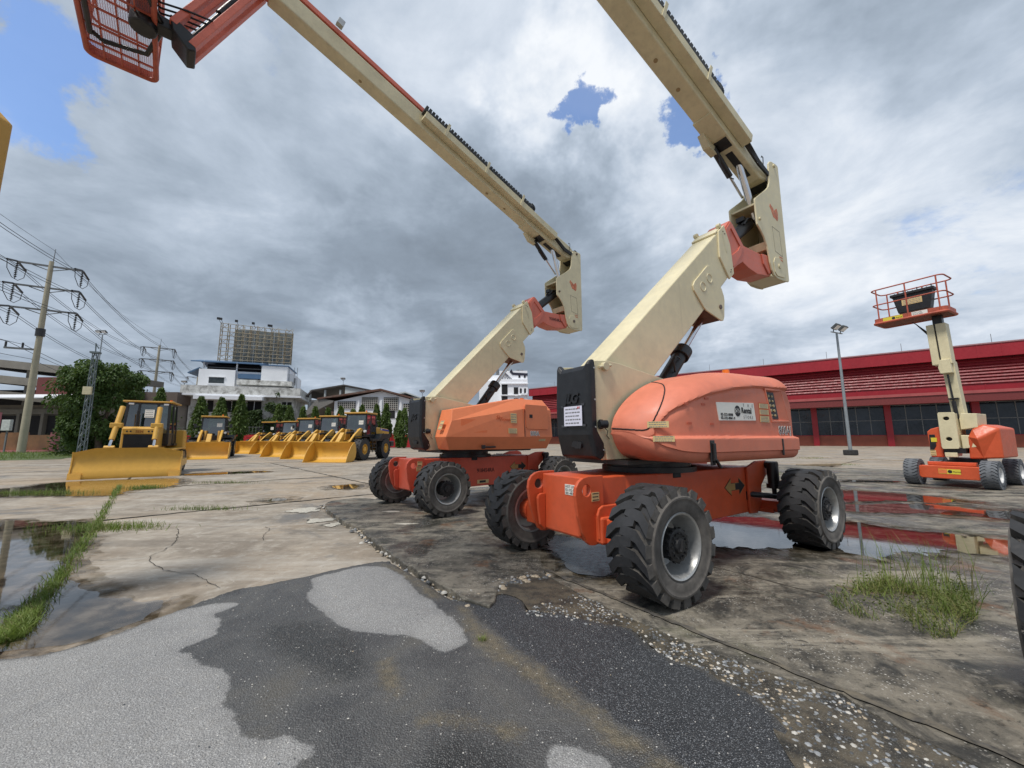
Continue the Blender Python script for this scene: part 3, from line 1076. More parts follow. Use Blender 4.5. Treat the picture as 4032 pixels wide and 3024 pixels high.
M_ST = [paint('pebble_white', (.50, .48, .44), .6, var=.12, scale=30), paint('pebble_grey', (.25, .26, .27), .55, var=.2, scale=30),
        paint('pebble_tan', (.40, .33, .24), .6, var=.2, scale=30), paint('pebble_dark', (.085, .09, .095), .5, var=.2, scale=30)]
pb = MB()
k = 0
while k < 3000:
    x, y = rnd.uniform(.1, 2.5), rnd.uniform(1.1, 3.8)
    if not inside((x, y), PEB):
        continue
    dens = 0.35 + 0.9 * mnoise.noise(Vector((x * 3.2, y * 3.2, 2.0)))
    if rnd.random() > dens + .25:
        continue
    pb.cur = rnd.choices((0, 1, 2, 3), (2, 5, 2, 6))[0]
    stone(pb, x, y, -.013, rnd.choice((.007, .008, .010, .013, .016)) * rnd.uniform(.8, 1.15))
    k += 1
po = pb.build('pebbles', M_ST, None, smooth=50)
tag(po, 'pale and grey pebbles washed out along the asphalt edge', 'pebbles', kind='stuff')
rb = MB()
for i in range(420):                                     # broken edge of the apron
    b = rnd.uniform(-.1, 6.3)
    p = r2w(rnd.gauss(-.03, .035), b)
    rb.cur = rnd.choices((0, 1, 2, 3), (4, 2, 4, 2))[0]
    stone(rb, p[0], p[1], rnd.uniform(-.08, -.035), rnd.uniform(.012, .042))
for i in range(120):
    p = r2w(rnd.uniform(0.1, 1.0), rnd.uniform(.05, .3))
    rb.cur = rnd.choices((0, 1, 2, 3), (1, 2, 3, 4))[0]
    stone(rb, p[0], p[1], -.01, rnd.uniform(.01, .035))
for i in range(260):
    p = (rnd.uniform(-3, 4.6), rnd.uniform(1.9, 5.0))
    a = (Vector(p) - RP0).dot(RU)
    rb.cur = rnd.choices((0, 1, 2, 3), (3, 2, 1, 4))[0]
    stone(rb, p[0], p[1], .001 if a > 1.0 else asph_z(*p) + .008, rnd.uniform(.003, .007))
ro = rb.build('rubble', M_ST, None, smooth=50)
tag(ro, 'broken concrete crumbs along the crumbling apron edge', 'rubble', kind='stuff')

# ------------------------------------------------------------------ wheels
def tyre_mesh(R, W, rim_r, nl=20, lug=0.034, ring=True, mats=None, style='chevron'):
    """tyre along local y, outer (visible) side towards -y; lugs are real blocks"""
    mb = MB()
    h = W / 2
    Rb = R - lug
    prof = [(-h + .02, rim_r), (-h - .002, rim_r + .03), (-h - .006, (rim_r + R) / 2 - .02)]
    if ring:
        prof += [(-h - .010, R - .105), (-h - .018, R - .095), (-h - .018, R - .080), (-h - .004, R - .072)]
    prof += [(-h + .006, R - .060), (-h + .03, Rb), (h - .03, Rb), (h - .006, R - .060)]
    if ring:
        prof += [(h + .004, R - .072), (h + .018, R - .080), (h + .018, R - .095), (h + .010, R - .105)]
    prof += [(h + .006, (rim_r + R) / 2 - .02), (h + .002, rim_r + .03), (h - .02, rim_r)]
    n = 64
    half = len(prof) // 2
    mb.cur = 1
    mb.lathe(prof, n)
    # carcass tread band is plain rubber
    for i in range(len(mb.f)):
        ring_i = i // n
        if abs(prof[ring_i][1] - Rb) < 1e-6 and abs(prof[ring_i + 1][1] - Rb) < 1e-6:
            mb.mi[i] = 0
    p = 2 * PI / nl

    def pt(y, a, r):
        return (r * math.cos(a), y, r * math.sin(a))
    for side in (-1, 1):
        for k in range(nl):
            a0 = k * p + (p / 2 if side > 0 else 0)
            # centre line of the bar: shoulder -> knee -> centre
            cl = [(h + .002, 0.0), (h * .52, -.62 * p), (h * -.02, -.78 * p), (-h * .30, -.80 * p)]
            hw = [.36 * p, .335 * p, .30 * p, .24 * p]
            top, bot = [], []
            for (y, a), q in zip(cl, hw):
                for s in (-1, 1):
                    top.append(pt(side * y, a0 + a + s * q * .86, R))
                    bot.append(pt(side * y, a0 + a + s * q, Rb - .004))
            V = top + bot
            m = len(top)
            F, mi = [], []
            mb.cur = 0
            for i in range(3):
                F.append((2 * i, 2 * i + 1, 2 * i + 3, 2 * i + 2))
            mb.add(V, F)
            mb.cur = 2
            F = []
            for i in range(3):
                F += [(2 * i, 2 * i + 2, m + 2 * i + 2, m + 2 * i), (2 * i + 1, m + 2 * i + 1, m + 2 * i + 3, 2 * i + 3)]
            F.append((6, 7, m + 7, m + 6))
            # shoulder block running down the sidewall
            mb.add(V, F)
            y0 = side * (h + .002)
            y1 = side * (h + .004)
            q = hw[0]
            V = [pt(y0, a0 - q * .86, R), pt(y0, a0 + q * .86, R), pt(y1, a0 + q * .95, R - .072), pt(y1, a0 - q * .95, R - .072),
                 pt(y0 - side * .04, a0 - q, Rb - .02), pt(y0 - side * .04, a0 + q, Rb - .02)]
            mb.cur = 1
            mb.add(V, [(0, 1, 2, 3), (0, 3, 4), (1, 5, 2), (3, 2, 5, 4)])
    return mb.mesh('tyre', mats or [RUBBER, RUBBER_DUST, paint('rubber_lug_flank', (.050, .046, .042), .85, var=.35, dirt=.4, dirt_col=(.12, .105, .085), scale=9)], smooth=35)


def rim_mesh(rim_r, W, dish, mat, hubr=.13):
    mb = MB()
    h = W / 2
    prof = [(-h + .012, rim_r + .012), (-h + .002, rim_r + .006), (-h + .010, rim_r - .008), (-h + .05, rim_r - .020), (-h + .10, rim_r - .030), (-h + dish, rim_r - .055),
            (-h + dish + .01, rim_r - .10), (-h + dish + .008, hubr), (-h + dish + .02, .0)]
    mb.lathe(prof, 48)
    mb.lathe([(h - .012, rim_r + .012), (h - .01, rim_r - .01), (h - .12, rim_r - .04), (h - .14, .0)], 48)
    return mb.mesh('rim', mat, smooth=40)


def hub_mesh(r, y0, y1, mat, nb=16):
    mb = MB()
    mb.lathe([(y0, r * 1.02), (y1 + .035, r), (y1 + .03, r * 1.06), (y1 + .004, r * 1.06), (y1, r * .93), (y1, r * .50), (y1 - .02, r * .46), (y1 - .022, r * .40), (y1 - .022, 0)], 32)
    for i in range(nb):
        t = 2 * PI * i / nb
        for rr, s in ((.78, .010), (1.06, .014)):
            c = (rr * r * math.cos(t), y1 - .004 if rr < 1 else y1 + .018, rr * r * math.sin(t))
            mb.tube((c[0], c[1] + .014, c[2]), (c[0], c[1] - .010, c[2]), s, n=6)
    mb.box(-.012, .012, y1 - .04, y1 - .02, -.045, .045)
    return mb.mesh('hub', mat, smooth=35)


TY_R, TY_W = .474, .40
TYRE_ME = tyre_mesh(TY_R, TY_W, .262, nl=19)
RIM_ME = rim_mesh(.258, TY_W, .20, SILVER)
HUB_ME = hub_mesh(.125, -TY_W / 2 + .2, -TY_W / 2 + .035, HUB)


def wheel(parent, x, y, z, rz, spin, tme, rme, hme):
    """wheel part = rim mesh, tyre and hub are its sub-parts"""
    o = inst(rme, 'wheel', parent, (x, y, z), rz)
    ty = inst(tme, 'tyre', o)
    ty.rotation_euler = (0, spin, 0)
    if hme:
        hb = inst(hme, 'hub', o)
        hb.rotation_euler = (0, spin * 1.7, 0)
    return o


# ------------------------------------------------------------------ hood of the near lift (moulded) and of the far lift (folded sheet)
def interp(x, tab):
    """smooth (monotone cubic) table lookup"""
    n = len(tab)
    if x <= tab[0][0]:
        return tab[0][1]
    if x >= tab[-1][0]:
        return tab[-1][1]
    dl = [(tab[i + 1][1] - tab[i][1]) / (tab[i + 1][0] - tab[i][0]) for i in range(n - 1)]
    m = [dl[0]] + [0 if dl[i - 1] * dl[i] <= 0 else 2 * dl[i - 1] * dl[i] / (dl[i - 1] + dl[i]) for i in range(1, n - 1)] + [dl[-1]]
    for i in range(n - 1):
        if x <= tab[i + 1][0]:
            h = tab[i + 1][0] - tab[i][0]
            t = (x - tab[i][0]) / h
            return (2 * t ** 3 - 3 * t * t + 1) * tab[i][1] + (t ** 3 - 2 * t * t + t) * h * m[i] + (-2 * t ** 3 + 3 * t * t) * tab[i + 1][1] + (t ** 3 - t * t) * h * m[i + 1]


def sstep(x, a, b):
    t = min(1, max(0, (x - a) / (b - a)))
    return t * t * (3 - 2 * t)


def moulded_hood(parent, mirror=False):
    top = [(-1.335, 1.47), (-1.30, 1.56), (-1.24, 1.64), (-1.16, 1.72), (-1.0, 1.835), (-.8, 1.94), (-.58, 2.02), (-.37, 2.07), (0.0, 2.13), (.46, 2.165), (1.0, 2.175), (1.2, 2.165), (1.30, 2.12), (1.37, 2.02), (1.40, 1.95)]
    bot = [(-1.335, 1.40), (-1.30, 1.31), (-1.24, 1.225), (-1.16, 1.165), (-1.0, 1.12), (-.7, 1.10), (1.40, 1.09)]
    crv = [(-1.25, 1.30), (-1.21, 1.46), (-1.06, 1.63), (-.72, 1.765), (-.30, 1.86), (.27, 1.945), (.82, 1.98), (1.45, 1.985)]
    us = [-1.335, -1.33, -1.32, -1.305, -1.285, -1.26, -1.23, -1.2, -1.17] + [-1.15 + .0125 * i for i in range(202)]
    us = [u for u in us if u <= 1.37] + [1.38, 1.39, 1.40]
    NS = 60
    V, F = [], []
    for u in us:
        zt, zb = interp(u, top), interp(u, bot)
        k = min(1, max(0, (u + 1.335) / .62))
        ext = (1 - (1 - k) ** 2.6) ** (1 / 2.6)
        vo = -(.33 + (.99 - .33) * ext)                     # outermost v at this station
        wd = -vo - .33
        shr = min(.30, .9 * (zt - zb)) * (0.55 + .45 * ext)   # shoulder radius
        if u > .9:
            shr *= 1 - .35 * sstep(u, .9, 1.35)
        srv = min(wd, shr * 1.25)
        brr = min(.10, .4 * (zt - zb))
        # section path: inner top -> shoulder arc -> side -> bottom arc -> inner bottom
        L1 = max(0, wd - srv)
        L2 = PI / 2 * (srv + shr) / 2
        L3 = max(.01, zt - shr - zb - brr)
        L4 = PI / 2 * brr
        L5 = max(0, wd - brr)
        nn = [6, 30, 56, 8, 6]
        sec = []
        for i in range(nn[0]):
            sec.append((-.33 - L1 * i / nn[0], zt, 0))
        for i in range(nn[1]):
            t = PI / 2 * i / nn[1]
            sec.append((-.33 - L1 - srv * math.sin(t), zt - shr * (1 - math.cos(t)), math.sin(t)))
        for i in range(nn[2]):
            sec.append((vo, zt - shr - L3 * i / nn[2], 1))
        for i in range(nn[3]):
            t = PI / 2 * i / nn[3]
            sec.append((vo + brr * (1 - math.cos(t)), zb + brr - brr * math.sin(t), 0))
        for i in range(nn[4]):
            sec.append((vo + brr + L5 * i / (nn[4] - 1), zb, 0))
        for v, z, side in sec:
            if side > 0.2 and u > -1.29:
                side = sstep(side, .25, .95)
                zc = interp(u, crv)
                inn = sstep(zc - z, -.010, .026) * sstep(z, 1.350, 1.376) * sstep(u, -1.27, -1.19)
                v += (.044 * inn) * side - .0                                  # recessed panel
                v -= .022 * sstep(1.372 - z, 0, .03) * side * sstep(z, 1.13, 1.18)   # ledge bulges out
                # shallow tread plate recess low on the skirt
                v += .022 * sstep(u, -.46, -.42) * sstep(.62 - u, 0, .04) * sstep(z, 1.125, 1.135) * sstep(1.185 - z, 0, .01)
            V.append((u, -v if mirror else v, z))
    ns = len(sec)
    WIN = [(.741, 1.947), (1.161, 1.956), (1.309, 1.561), (.856, 1.552)]
    for i in range(len(us) - 1):
        for j in range(ns - 1):
            a = (i * ns + j, i * ns + j + 1, (i + 1) * ns + j + 1, (i + 1) * ns + j)
            cu = sum(V[q][0] for q in a) / 4
            cv = abs(sum(V[q][1] for q in a) / 4)
            cz = sum(V[q][2] for q in a) / 4
            if cv > .85 and inside((cu, cz), WIN) and not mirror:
                continue
            F.append(a)
    F.append(tuple((len(us) - 1) * ns + j for j in range(ns)))
    o = MB().add(V, F).build('hood', ORANGE_HOOD, parent, smooth=42)
    if mirror:
        return o
    # pocket with the ground control panel
    pk = MB()
    outl = WIN
    inn = [(.755, 1.935), (1.00, 1.935), (1.085, 1.575), (.870, 1.572)]
    m = 4
    Vp = [(a, -.955, b) for a, b in outl] + [(a, -.915, b) for i, (a, b) in enumerate(inn)]
    pk.add(Vp, [(i, (i + 1) % m, m + (i + 1) % m, m + i) for i in range(m)] + [(4, 5, 6, 7)])
    lip = [(a + (.014 if i in (1, 2) else -.014), b + (.014 if i < 2 else -.014)) for i, (a, b) in enumerate(WIN)]
    lip2 = [(a - (.012 if i in (1, 2) else -.012), b - (.012 if i < 2 else -.012)) for i, (a, b) in enumerate(WIN)]
    pk.prism([lip, lip2], -.956, -.935)
    pko = pk.build('control_recess', ORANGE_HOOD, o, bevel=.004)
    cp = MB()
    cp.prism([(.765, 1.925), (1.01, 1.925), (1.095, 1.585), (.875, 1.585)], -.912, -.926)
    cpo = cp.build('control_panel', BLACKP, o, bevel=.005)
    kn = MB()
    rk = random.Random(5)
    for r_ in range(5):
        for c_ in range(2):
            kn.tube((.85 + c_ * .085 + r_ * .014, -.922, 1.87 - r_ * .060), (.85 + c_ * .085 + r_ * .014, -.940, 1.87 - r_ * .060), rk.choice((.010, .014, .018)), n=10)
    tag(inst(kn.mesh('control_switches', paint('switch_tan', (.45, .36, .2), .5), smooth=40), 'control_switches', o), kind='stuff')
    return o


def sheet_hood(parent, mirror=False):
    s = 1 if not mirror else -1

    def q(u, v, z):
        return (u, s * v, z)
    mb = MB()
    # stations: front chamfer, body, rear; rows from bottom to top
    # columns: F = front inner, A = front outer corner, B = rear of long panel, C = rear outer, R = rear inner
    rows = {
        'bot': [q(-1.22, -.33, 1.14), q(-1.30, -.86, 1.14), q(.50, -.90, 1.12), q(1.30, -.88, 1.12), q(1.30, -.33, 1.12)],
        'led': [q(-1.30, -.33, 1.385), q(-1.42, -.93, 1.385), q(.50, -1.0, 1.385), q(1.40, -.98, 1.385), q(1.40, -.33, 1.385)],
        'kne': [q(-1.22, -.33, 1.70), q(-1.28, -.90, 1.69), q(.49, -.965, 1.99), q(1.38, -.95, 2.0), q(1.38, -.33, 2.0)],
        'top': [q(-1.16, -.33, 1.92), q(-1.22, -.82, 1.91), q(.47, -.80, 2.225), q(1.26, -.80, 2.235), q(1.26, -.33, 2.235)],
        'ins': [q(-1.16, -.33, 1.925), q(-1.1, -.5, 1.94), q(.47, -.5, 2.235), q(1.20, -.5, 2.245), q(1.20, -.33, 2.245)]}
    order = ['bot', 'led', 'kne', 'top', 'ins']
    V = [p for r in order for p in rows[r]]
    F = []
    for r in range(4):
        for c in range(4):
            F.append((r * 5 + c, r * 5 + c + 1, (r + 1) * 5 + c + 1, (r + 1) * 5 + c))
    F += [(20, 21, 22, 23, 24), (0, 4, 3, 2, 1)]
    mb.add(V, F)
    return mb.build('hood', ORANGE_SHEET, parent, bevel=.022, seg=3)


# ------------------------------------------------------------------ the articulating boom lift
def boom_lift(name, label, loc, rz, near):
    """near=True: the front machine, moulded hood; else the far machine with sheet hood.
    local x runs from the steering-free front axle to the oscillating rear axle, -y faces the photographer"""
    T = thing(name, label, 'boom lift', loc, rz, 'articulating boom lifts')
    ch = ORANGE if near else RED_ORANGE
    # --- chassis
    mb = MB()
    mb.prism([(-1.74, -.36), (-1.18, -.36), (-.78, -.455), (1.30, -.455), (1.30, .455), (-.78, .455), (-1.18, .36), (-1.74, .36)], .365, .962, 'uv')
    chassis = mb.build('chassis', ch, T, bevel=.012)
    hole = [(-1.788 + .055 * math.cos(t), .851 + .055 * math.sin(t)) for t in [i * PI / 8 for i in range(16)]]
    out = [(-1.56, .985), (-1.76, .985), (-1.83, .972), (-1.885, .940), (-1.922, .89), (-1.935, .81), (-1.905, .62), (-1.85, .46), (-1.80, .37), (-1.76, .34), (-1.70, .33), (-1.56, .345)]
    for s in (-1, 1):
        MB().prism([out, hole], s * .362, s * .402).build('lug_plate', ch, T, bevel=.007)
        rib = [(-1.76, .36), (-1.82, .42), (-1.845, .60), (-1.85, .70), (-1.835, .735), (-1.80, .75), (-1.742, .75), (-1.742, .36)]
        MB().prism(rib, s * .30, s * .335).build('rib', ch, chassis, bevel=.008)
        # axle bracket: rounded flange and box to the wheel
        fl = [(-1.66, .34), (-1.70, .40), (-1.715, .62), (-1.69, .68), (-1.64, .705), (-1.36, .705), (-1.32, .66), (-1.32, .34)]
        MB().prism(fl, s * .47, s * .44).build('axle_flange', ch, T, bevel=.010)
        MB().box(-1.69, -1.35, min(s * .402, s * .50), max(s * .402, s * .50), .35, .60).build('axle_bracket', ch, T, bevel=.02)
        ab = MB()
        ab.box(-1.64, -1.41, min(s * .50, s * .82), max(s * .50, s * .82), .345, .585)
        ab.tube((-1.525, s * .80, TY_R), (-1.525, s * 1.0, TY_R), .15, .12, 20)
        ab.build('axle_arm', ch, T, bevel=.012)
        # rear frame ear
        ear = [(1.08, .957), (1.12, .968), (1.22, 1.0), (1.33, 1.032), (1.60, 1.035), (1.70, 1.01), (1.745, .955), (1.70, .885), (1.56, .81), (1.43, .70), (1.40, .46), (1.27, .345), (1.08, .352)]
        MB().prism(ear, s * .458, s * .492).build('rear_frame_plate', ch, T, bevel=.008)
        cy = MB()
        cy.tube((1.585, s * .58, 1.005), (1.585, s * .58, .70), .072, n=20)
        cy.tube((1.585, s * .58, .72), (1.585, s * .58, .66), .092, n=20)
        cy.tube((1.585, s * .46, .975), (1.585, s * .64, .975), .05, n=14)
        cyo = cy.build('oscillation_cylinder', BLACKM, T, smooth=40)
        MB().tube((1.585, s * .58, .68), (1.585, s * .58, .55), .03, n=12).build('rod', BLACKM, cyo, smooth=40)
    MB().box(-1.745, -1.715, -.30, .30, .38, .955).build('front_plate', ch, chassis, bevel=.006)
    ra = MB()
    ra.box(1.45, 1.66, -.86, .86, .36, .50)
    ra.box(1.42, 1.69, -.62, .62, .34, .40)
    ra.box(1.30, 1.62, -.30, .30, .40, .86)
    ra.build('rear_axle', ch, T, bevel=.014)
    MB().path([(1.12, -.47, .60), (1.25, -.62, .585), (1.42, -.76, .57), (1.52, -.86, .55)], .032, 10).build('steering_link', BLACKM, T, smooth=50)
    MB().path([(1.14, -.47, .62), (1.30, -.66, .60), (1.46, -.78, .52), (1.5, -.84, .44)], .018, 8).build('brake_hose', BLACKM, T, smooth=50)
    MB().path([(1.14, .47, .60), (1.42, .76, .57), (1.52, .86, .55)], .032, 10).build('steering_link', BLACKM, T, smooth=50)
    MB().box(1.07, 1.24, -.4635, -.44, .53, .64).build('steering_slot', INK, chassis)
    MB().box(-.50, -.35, -.4625, -.44, .90, .965).build('inspection_hole', INK, chassis, bevel=.01)
    # double arrow
    for half, m in ((-1, paint('arrow_tan', lin(176, 140, 84), .5)), (1, INK)):
        ar = [(0, .042), (half * .10, .042), (half * .10, .10), (half * .24, 0), (half * .10, -.10), (half * .10, -.042), (0, -.042)]
        MB().prism([(.80 + a, .72 + b) for a, b in ar], -.4605, -.4575).build('direction_arrow', m, chassis)
        ar = [(0, .047), (half * .106, .047), (half * .097, .112), (half * .252, 0), (half * .097, -.112), (half * .106, -.047), (0, -.047)]
        MB().prism([(.80 + a, .72 + b) for a, b in ar], -.459, -.4565).build('direction_arrow_border', INK if half < 0 else paint('arrow_tan', lin(176, 140, 84), .5), chassis)
    # --- wheels
    for k, (x, y) in enumerate(((-1.525, -1.03), (-1.525, 1.03), (1.525, -1.03), (1.525, 1.03))):
        wheel(T, x, y, TY_R, 0 if y < 0 else PI, (.21, 1.1, 2.3, .7)[k], TYRE_ME, RIM_ME, HUB_ME)
    # --- turntable
    sr = MB()
    sr.lathe([(.962, .56), (1.02, .56), (1.02, .50), (1.09, .50), (1.09, 0)], 40, (-.35, 0, 0), 'z')
    sr.box(-1.25, 1.2, -.46, .46, 1.075, 1.12)
    sr.build('slew_ring', BLACKM, T, smooth=40)
    plate = [(-1.50, 1.30), (-1.50, 2.185), (-1.30, 2.205), (-1.1, 2.19), (-.30, 2.075), (.25, 2.0), (.25, 1.125), (-1.36, 1.125), (-1.38, 1.24)]
    for s in (-1, 1):
        MB().prism(plate, s * .245, s * .278).build('turret_plate', CREAM, T, bevel=.006)
        pv = MB()
        pv.tube((-1.365, s * .27, 2.13), (-1.365, s * .325, 2.13), .048, n=10)
        pv.tube((-1.455, s * .30, 2.115), (-1.275, s * .30, 2.150), .018, n=8)
        pv.build('pivot_pin', CREAM_D, T, bevel=.004, smooth=40)
    MB().box(-1.38, .9, -.245, .245, 1.122, 1.32).build('turret_floor', CREAM, T, bevel=.01)
    # --- black end cover
    prof = [(-1.615, 1.39), (-1.625, 1.70), (-1.61, 2.14), (-1.585, 2.19), (-1.53, 2.195), (-1.515, 2.16), (-1.505, 1.44), (-1.385, 1.295), (-1.385, 1.165), (-1.46, 1.125), (-1.545, 1.16)]
    cv = MB()
    secs = [(-.292, .985, .985), (-.265, 1.0, 1.0), (-.20, 1.006, 1.0), (.16, 1.006, 1.0), (.225, 1.0, 1.0), (.252, .985, .985)]
    nP = len(prof)
    for v, ku, kz in secs:
        for u, z in prof:
            uu = -1.5 + (u + 1.5) * (1 if abs(v + .02) < .26 else .72)
            zz = z - (.055 if (z > 2.1 and abs(v + .02) < .19) else 0)
            cv.v.append((uu, v, zz))
    for i in range(len(secs) - 1):
        for j in range(nP):
            k = (j + 1) % nP
            cv.f.append((i * nP + j, i * nP + k, (i + 1) * nP + k, (i + 1) * nP + j))
            cv.mi.append(0)
    cv.f += [tuple(range(nP)), tuple((len(secs) - 1) * nP + j for j in range(nP))]
    cv.mi += [0, 0]
    cover = cv.build('end_cover', BLACKP, T, bevel=.016, seg=3)
    for sgn in (-1, 1):
        bo = MB()
        for z in (2.10, 1.76, 1.47, 1.23):
            bo.tube((-1.53 if z > 1.4 else -1.42, sgn * .272 - .02, z), (-1.53 if z > 1.4 else -1.42, sgn * .280 - .02, z), .010, n=8)
        tag(bo.build('cover_bolts', SILVER, cover), kind='stuff')
    hs = MB()
    hs.prism([(.0, 1.305), (.015, 1.262), (-.035, 1.258), (-.05, 1.245), (-.13, 1.245), (-.145, 1.30), (-.12, 1.315), (-.02, 1.325)], -1.60, -1.583, 'vz')
    hs.build('cover_slot', INK, cover)
    lettering('JLG', .150, (-1.634, .075, 1.735), (0, -1, 0), (0, 0, 1), BLACKP, cover, 'embossed_emblem', depth=.006, shear=.28, bold=.006, sx=.95)
    if near:
        label_plate((-1.636, -.062, 1.592), (0, -1, 0), (0, 0, 1), .285, .212, paint('paper_white', lin(222, 222, 238), .6, var=.02), cover, 'paper_notice', lines=5, ink=GREY_INK)
        lettering('JLG', .026, (-1.6395, -.135, 1.672), (0, -1, 0), (0, 0, 1), RED_INK, cover, 'notice_emblem', depth=.0006, shear=.25, bold=.001)
        for vv, zz, ww in ((.10, 1.70, .06), (-.215, 1.71, .05), (.09, 1.486, .08), (-.22, 1.49, .06)):
            MB().box(-1.6345, -1.6325, vv - ww / 2, vv + ww / 2, zz - .012, zz + .012).build('tape', paint('glossy_tape', (.05, .05, .055), .12, var=.1), cover)
    # --- horn / alarm
    al = MB()
    al.tube((-1.50, -.315, 1.50), (-1.415, -.345, 1.50), .042, n=16)
    al.box(-1.47, -1.43, -.30, -.28, 1.45, 1.55)
    alo = al.build('travel_alarm', BLACKP, T, smooth=40)
    MB().disc((-1.4135, -.3455, 1.50), (.94, -.33, 0), .020).build('alarm_lens', LAMP_W, alo)
    MB().path([(-1.40, -.30, 1.46), (-1.37, -.31, 1.43), (-1.38, -.305, 1.38), (-1.34, -.30, 1.345)], .005, 6).build('alarm_wire', BLACKM, alo)
    # --- hoods
    if near:
        hd = moulded_hood(T)
        fh = moulded_hood(T, True)
        fh.scale.x, fh.location.x = .70, 1.4 * .30
        # seam between fixed nose panel and hinged hood, laid on the skin
        from mathutils.bvhtree import BVHTree
        bvh = BVHTree.FromPolygons([v.co for v in hd.data.vertices], [tuple(p.vertices) for p in hd.data.polygons])

        def skin(u, v, z):
            r = bvh.find_nearest(Vector((u, v, z)))
            n_ = r[1]
            if n_.dot(Vector((u, v, z)) - Vector((0, -.4, 1.6))) < 0:
                n_ = -n_
            return r[0], n_
        ctrl = [(-1.30, -.34, 1.455), (-1.36, -.48, 1.448), (-1.38, -.62, 1.445), (-1.36, -.74, 1.448), (-1.33, -.79, 1.475), (-1.29, -.82, 1.56), (-1.20, -.83, 1.68), (-1.08, -.80, 1.80), (-.94, -.72, 1.90), (-.80, -.58, 1.98), (-.68, -.40, 2.03), (-.64, -.33, 2.05)]
        pts = []
        for i in range(len(ctrl) - 1):
            c0_, c1_, c2_, c3_ = (Vector(ctrl[min(max(i + k, 0), len(ctrl) - 1)]) for k in (-1, 0, 1, 2))
            for k in range(10):
                t = k / 10
                q = 0.5 * ((2 * c1_) + (c2_ - c0_) * t + (2 * c0_ - 5 * c1_ + 4 * c2_ - c3_) * t * t + (3 * c1_ - c0_ - 3 * c2_ + c3_) * t ** 3)
                pts.append(skin(*q)[0])
        MB().path(pts, .0075, 6).build('hood_seam', INK, hd, smooth=60)
        for u0, w_, z0, z1 in ((-.62, .075, 1.06, 1.33), (.93, .03, 1.12, 1.34)):
            lt = MB()
            lt.box(u0 - w_ / 2, u0 + w_ / 2, -1.022, -1.0, z0 + .02, z1)
            if w_ > .05:
                lt.box(u0 - .022, u0 + .022, -1.045, -1.02, z0 + .06, z1 - .03)
                lt.beam((u0 + .0, -1.04, z0 + .08), (u0 + .05, -1.06, z0 - .01), .04, .02)
            lt.build('hood_latch', BLACKM, hd, bevel=.006)
        Y = -.9915
        xs = (1, 0, 0)
        zs = (0, 0, 1)
        # decal on the recessed panel
        c0 = MB()
        c0.prism([(-.382, 1.735), (.422, 1.761), (.448, 1.554), (-.344, 1.539)], -.944, -.9525)
        dec = c0.build('rental_sticker', WHITE_DEC, hd)
        yy = -.9545
        MB().tube((.045, -.950, 1.653), (.045, -.9545, 1.653), .062, n=28).build('sticker_disc', INK, dec)
        MB().box(-.005, .098, -.9555, -.9545, 1.63, 1.678).build('sticker_disc_band', WHITE_DEC, dec)
        lettering('CAT', .058, (-.002, -.9565, 1.633), xs, zs, INK, dec, 'sticker_text', bold=.003, sx=.84, depth=.0006)
        lettering('Rental', .092, (.125, yy, 1.634), xs, zs, INK, dec, 'sticker_text', bold=.0025, sx=.98, depth=.0008)
        [lettering(c_, .05, (.17 + .10 * i_, yy, 1.708), xs, zs, GREY_INK, dec, 'sticker_letter', depth=.0006) for i_, c_ in enumerate('THE')]
        lettering('S T O R E', .05, (.165, yy, 1.572), xs, zs, GREY_INK, dec, 'sticker_text', sx=1.05, depth=.0006)
        lettering('02-332-0088', .040, (-.31, yy, 1.594), xs, zs, INK, dec, 'sticker_text', bold=.0008, sx=1.22, depth=.0006)
        lettering('02-332-0061-9', .040, (-.31, yy, 1.556), xs, zs, INK, dec, 'sticker_text', bold=.0008, sx=1.22, depth=.0006)
        lettering('800AJ', .150, (1.00, -.9515, 1.392), xs, zs, WHITE_DEC, hd, 'model_number_outline', bold=.005, sx=.95, depth=.001)
        lettering('800AJ', .150, (1.00, -.9545, 1.392), xs, zs, NUMBER_DK, hd, 'model_number', bold=-.002, sx=.95, depth=.001)
        for zc in (1.735, 1.66, 1.575):
            label_plate((.665, -.9525, zc), xs, zs, .22, .060 if zc > 1.6 else .075, TAN_DEC, hd, 'safety_label', lines=4, ink=GREY_INK, th=.0015)
        for k_, zc in enumerate((1.768, 1.697, 1.625)):
            label_plate((.665, -.9525, zc), xs, zs, .22, .010, paint('label_orange', lin(200, 84, 30), .5), hd, 'safety_label_band', th=.0016)
        for zc, hh, mt_, ln, nm_ in ((1.47, .062, TAN_DEC, 3, 'safety_label'), (1.385, .056, TAN_DEC, 3, 'safety_label'), (1.427, .014, paint('label_orange', lin(200, 84, 30), .5), 0, 'safety_label_band')):
            c_, n_ = skin(-1.26, -.93, zc)
            n_ = Vector((n_.x, n_.y, 0)).normalized()
            xd_ = Vector((-n_.y, n_.x, 0))
            label_plate(c_ + n_ * .006, xd_, zs, .20, hh, mt_, hd, nm_, lines=ln, ink=GREY_INK, th=.003)
        for u_, z_ in ((-.62, 1.70), (-.55, 1.765), (-.92, 1.695), (-.88, 1.50), (-.48, 1.50)):
            MB().box(u_ - .035, u_ + .035, -.9495, -.946, z_ - .011, z_ + .011).build('tape_residue', paint('tape_residue', lin(198, 92, 62), .5, var=.05), hd)
    else:
        hd = sheet_hood(T)
        fh = sheet_hood(T, True)
        fh.scale.x, fh.location.x = .70, 1.4 * .30
        door = MB()
        door.prism([(.60, 1.55), (.56, 1.60), (.525, 2.05), (.54, 2.10), (1.20, 2.10), (1.23, 2.05), (1.27, 1.60), (1.23, 1.545)], -.998, -.975)
        dr = door.build('hood_door', ORANGE_SHEET, hd, bevel=.02)
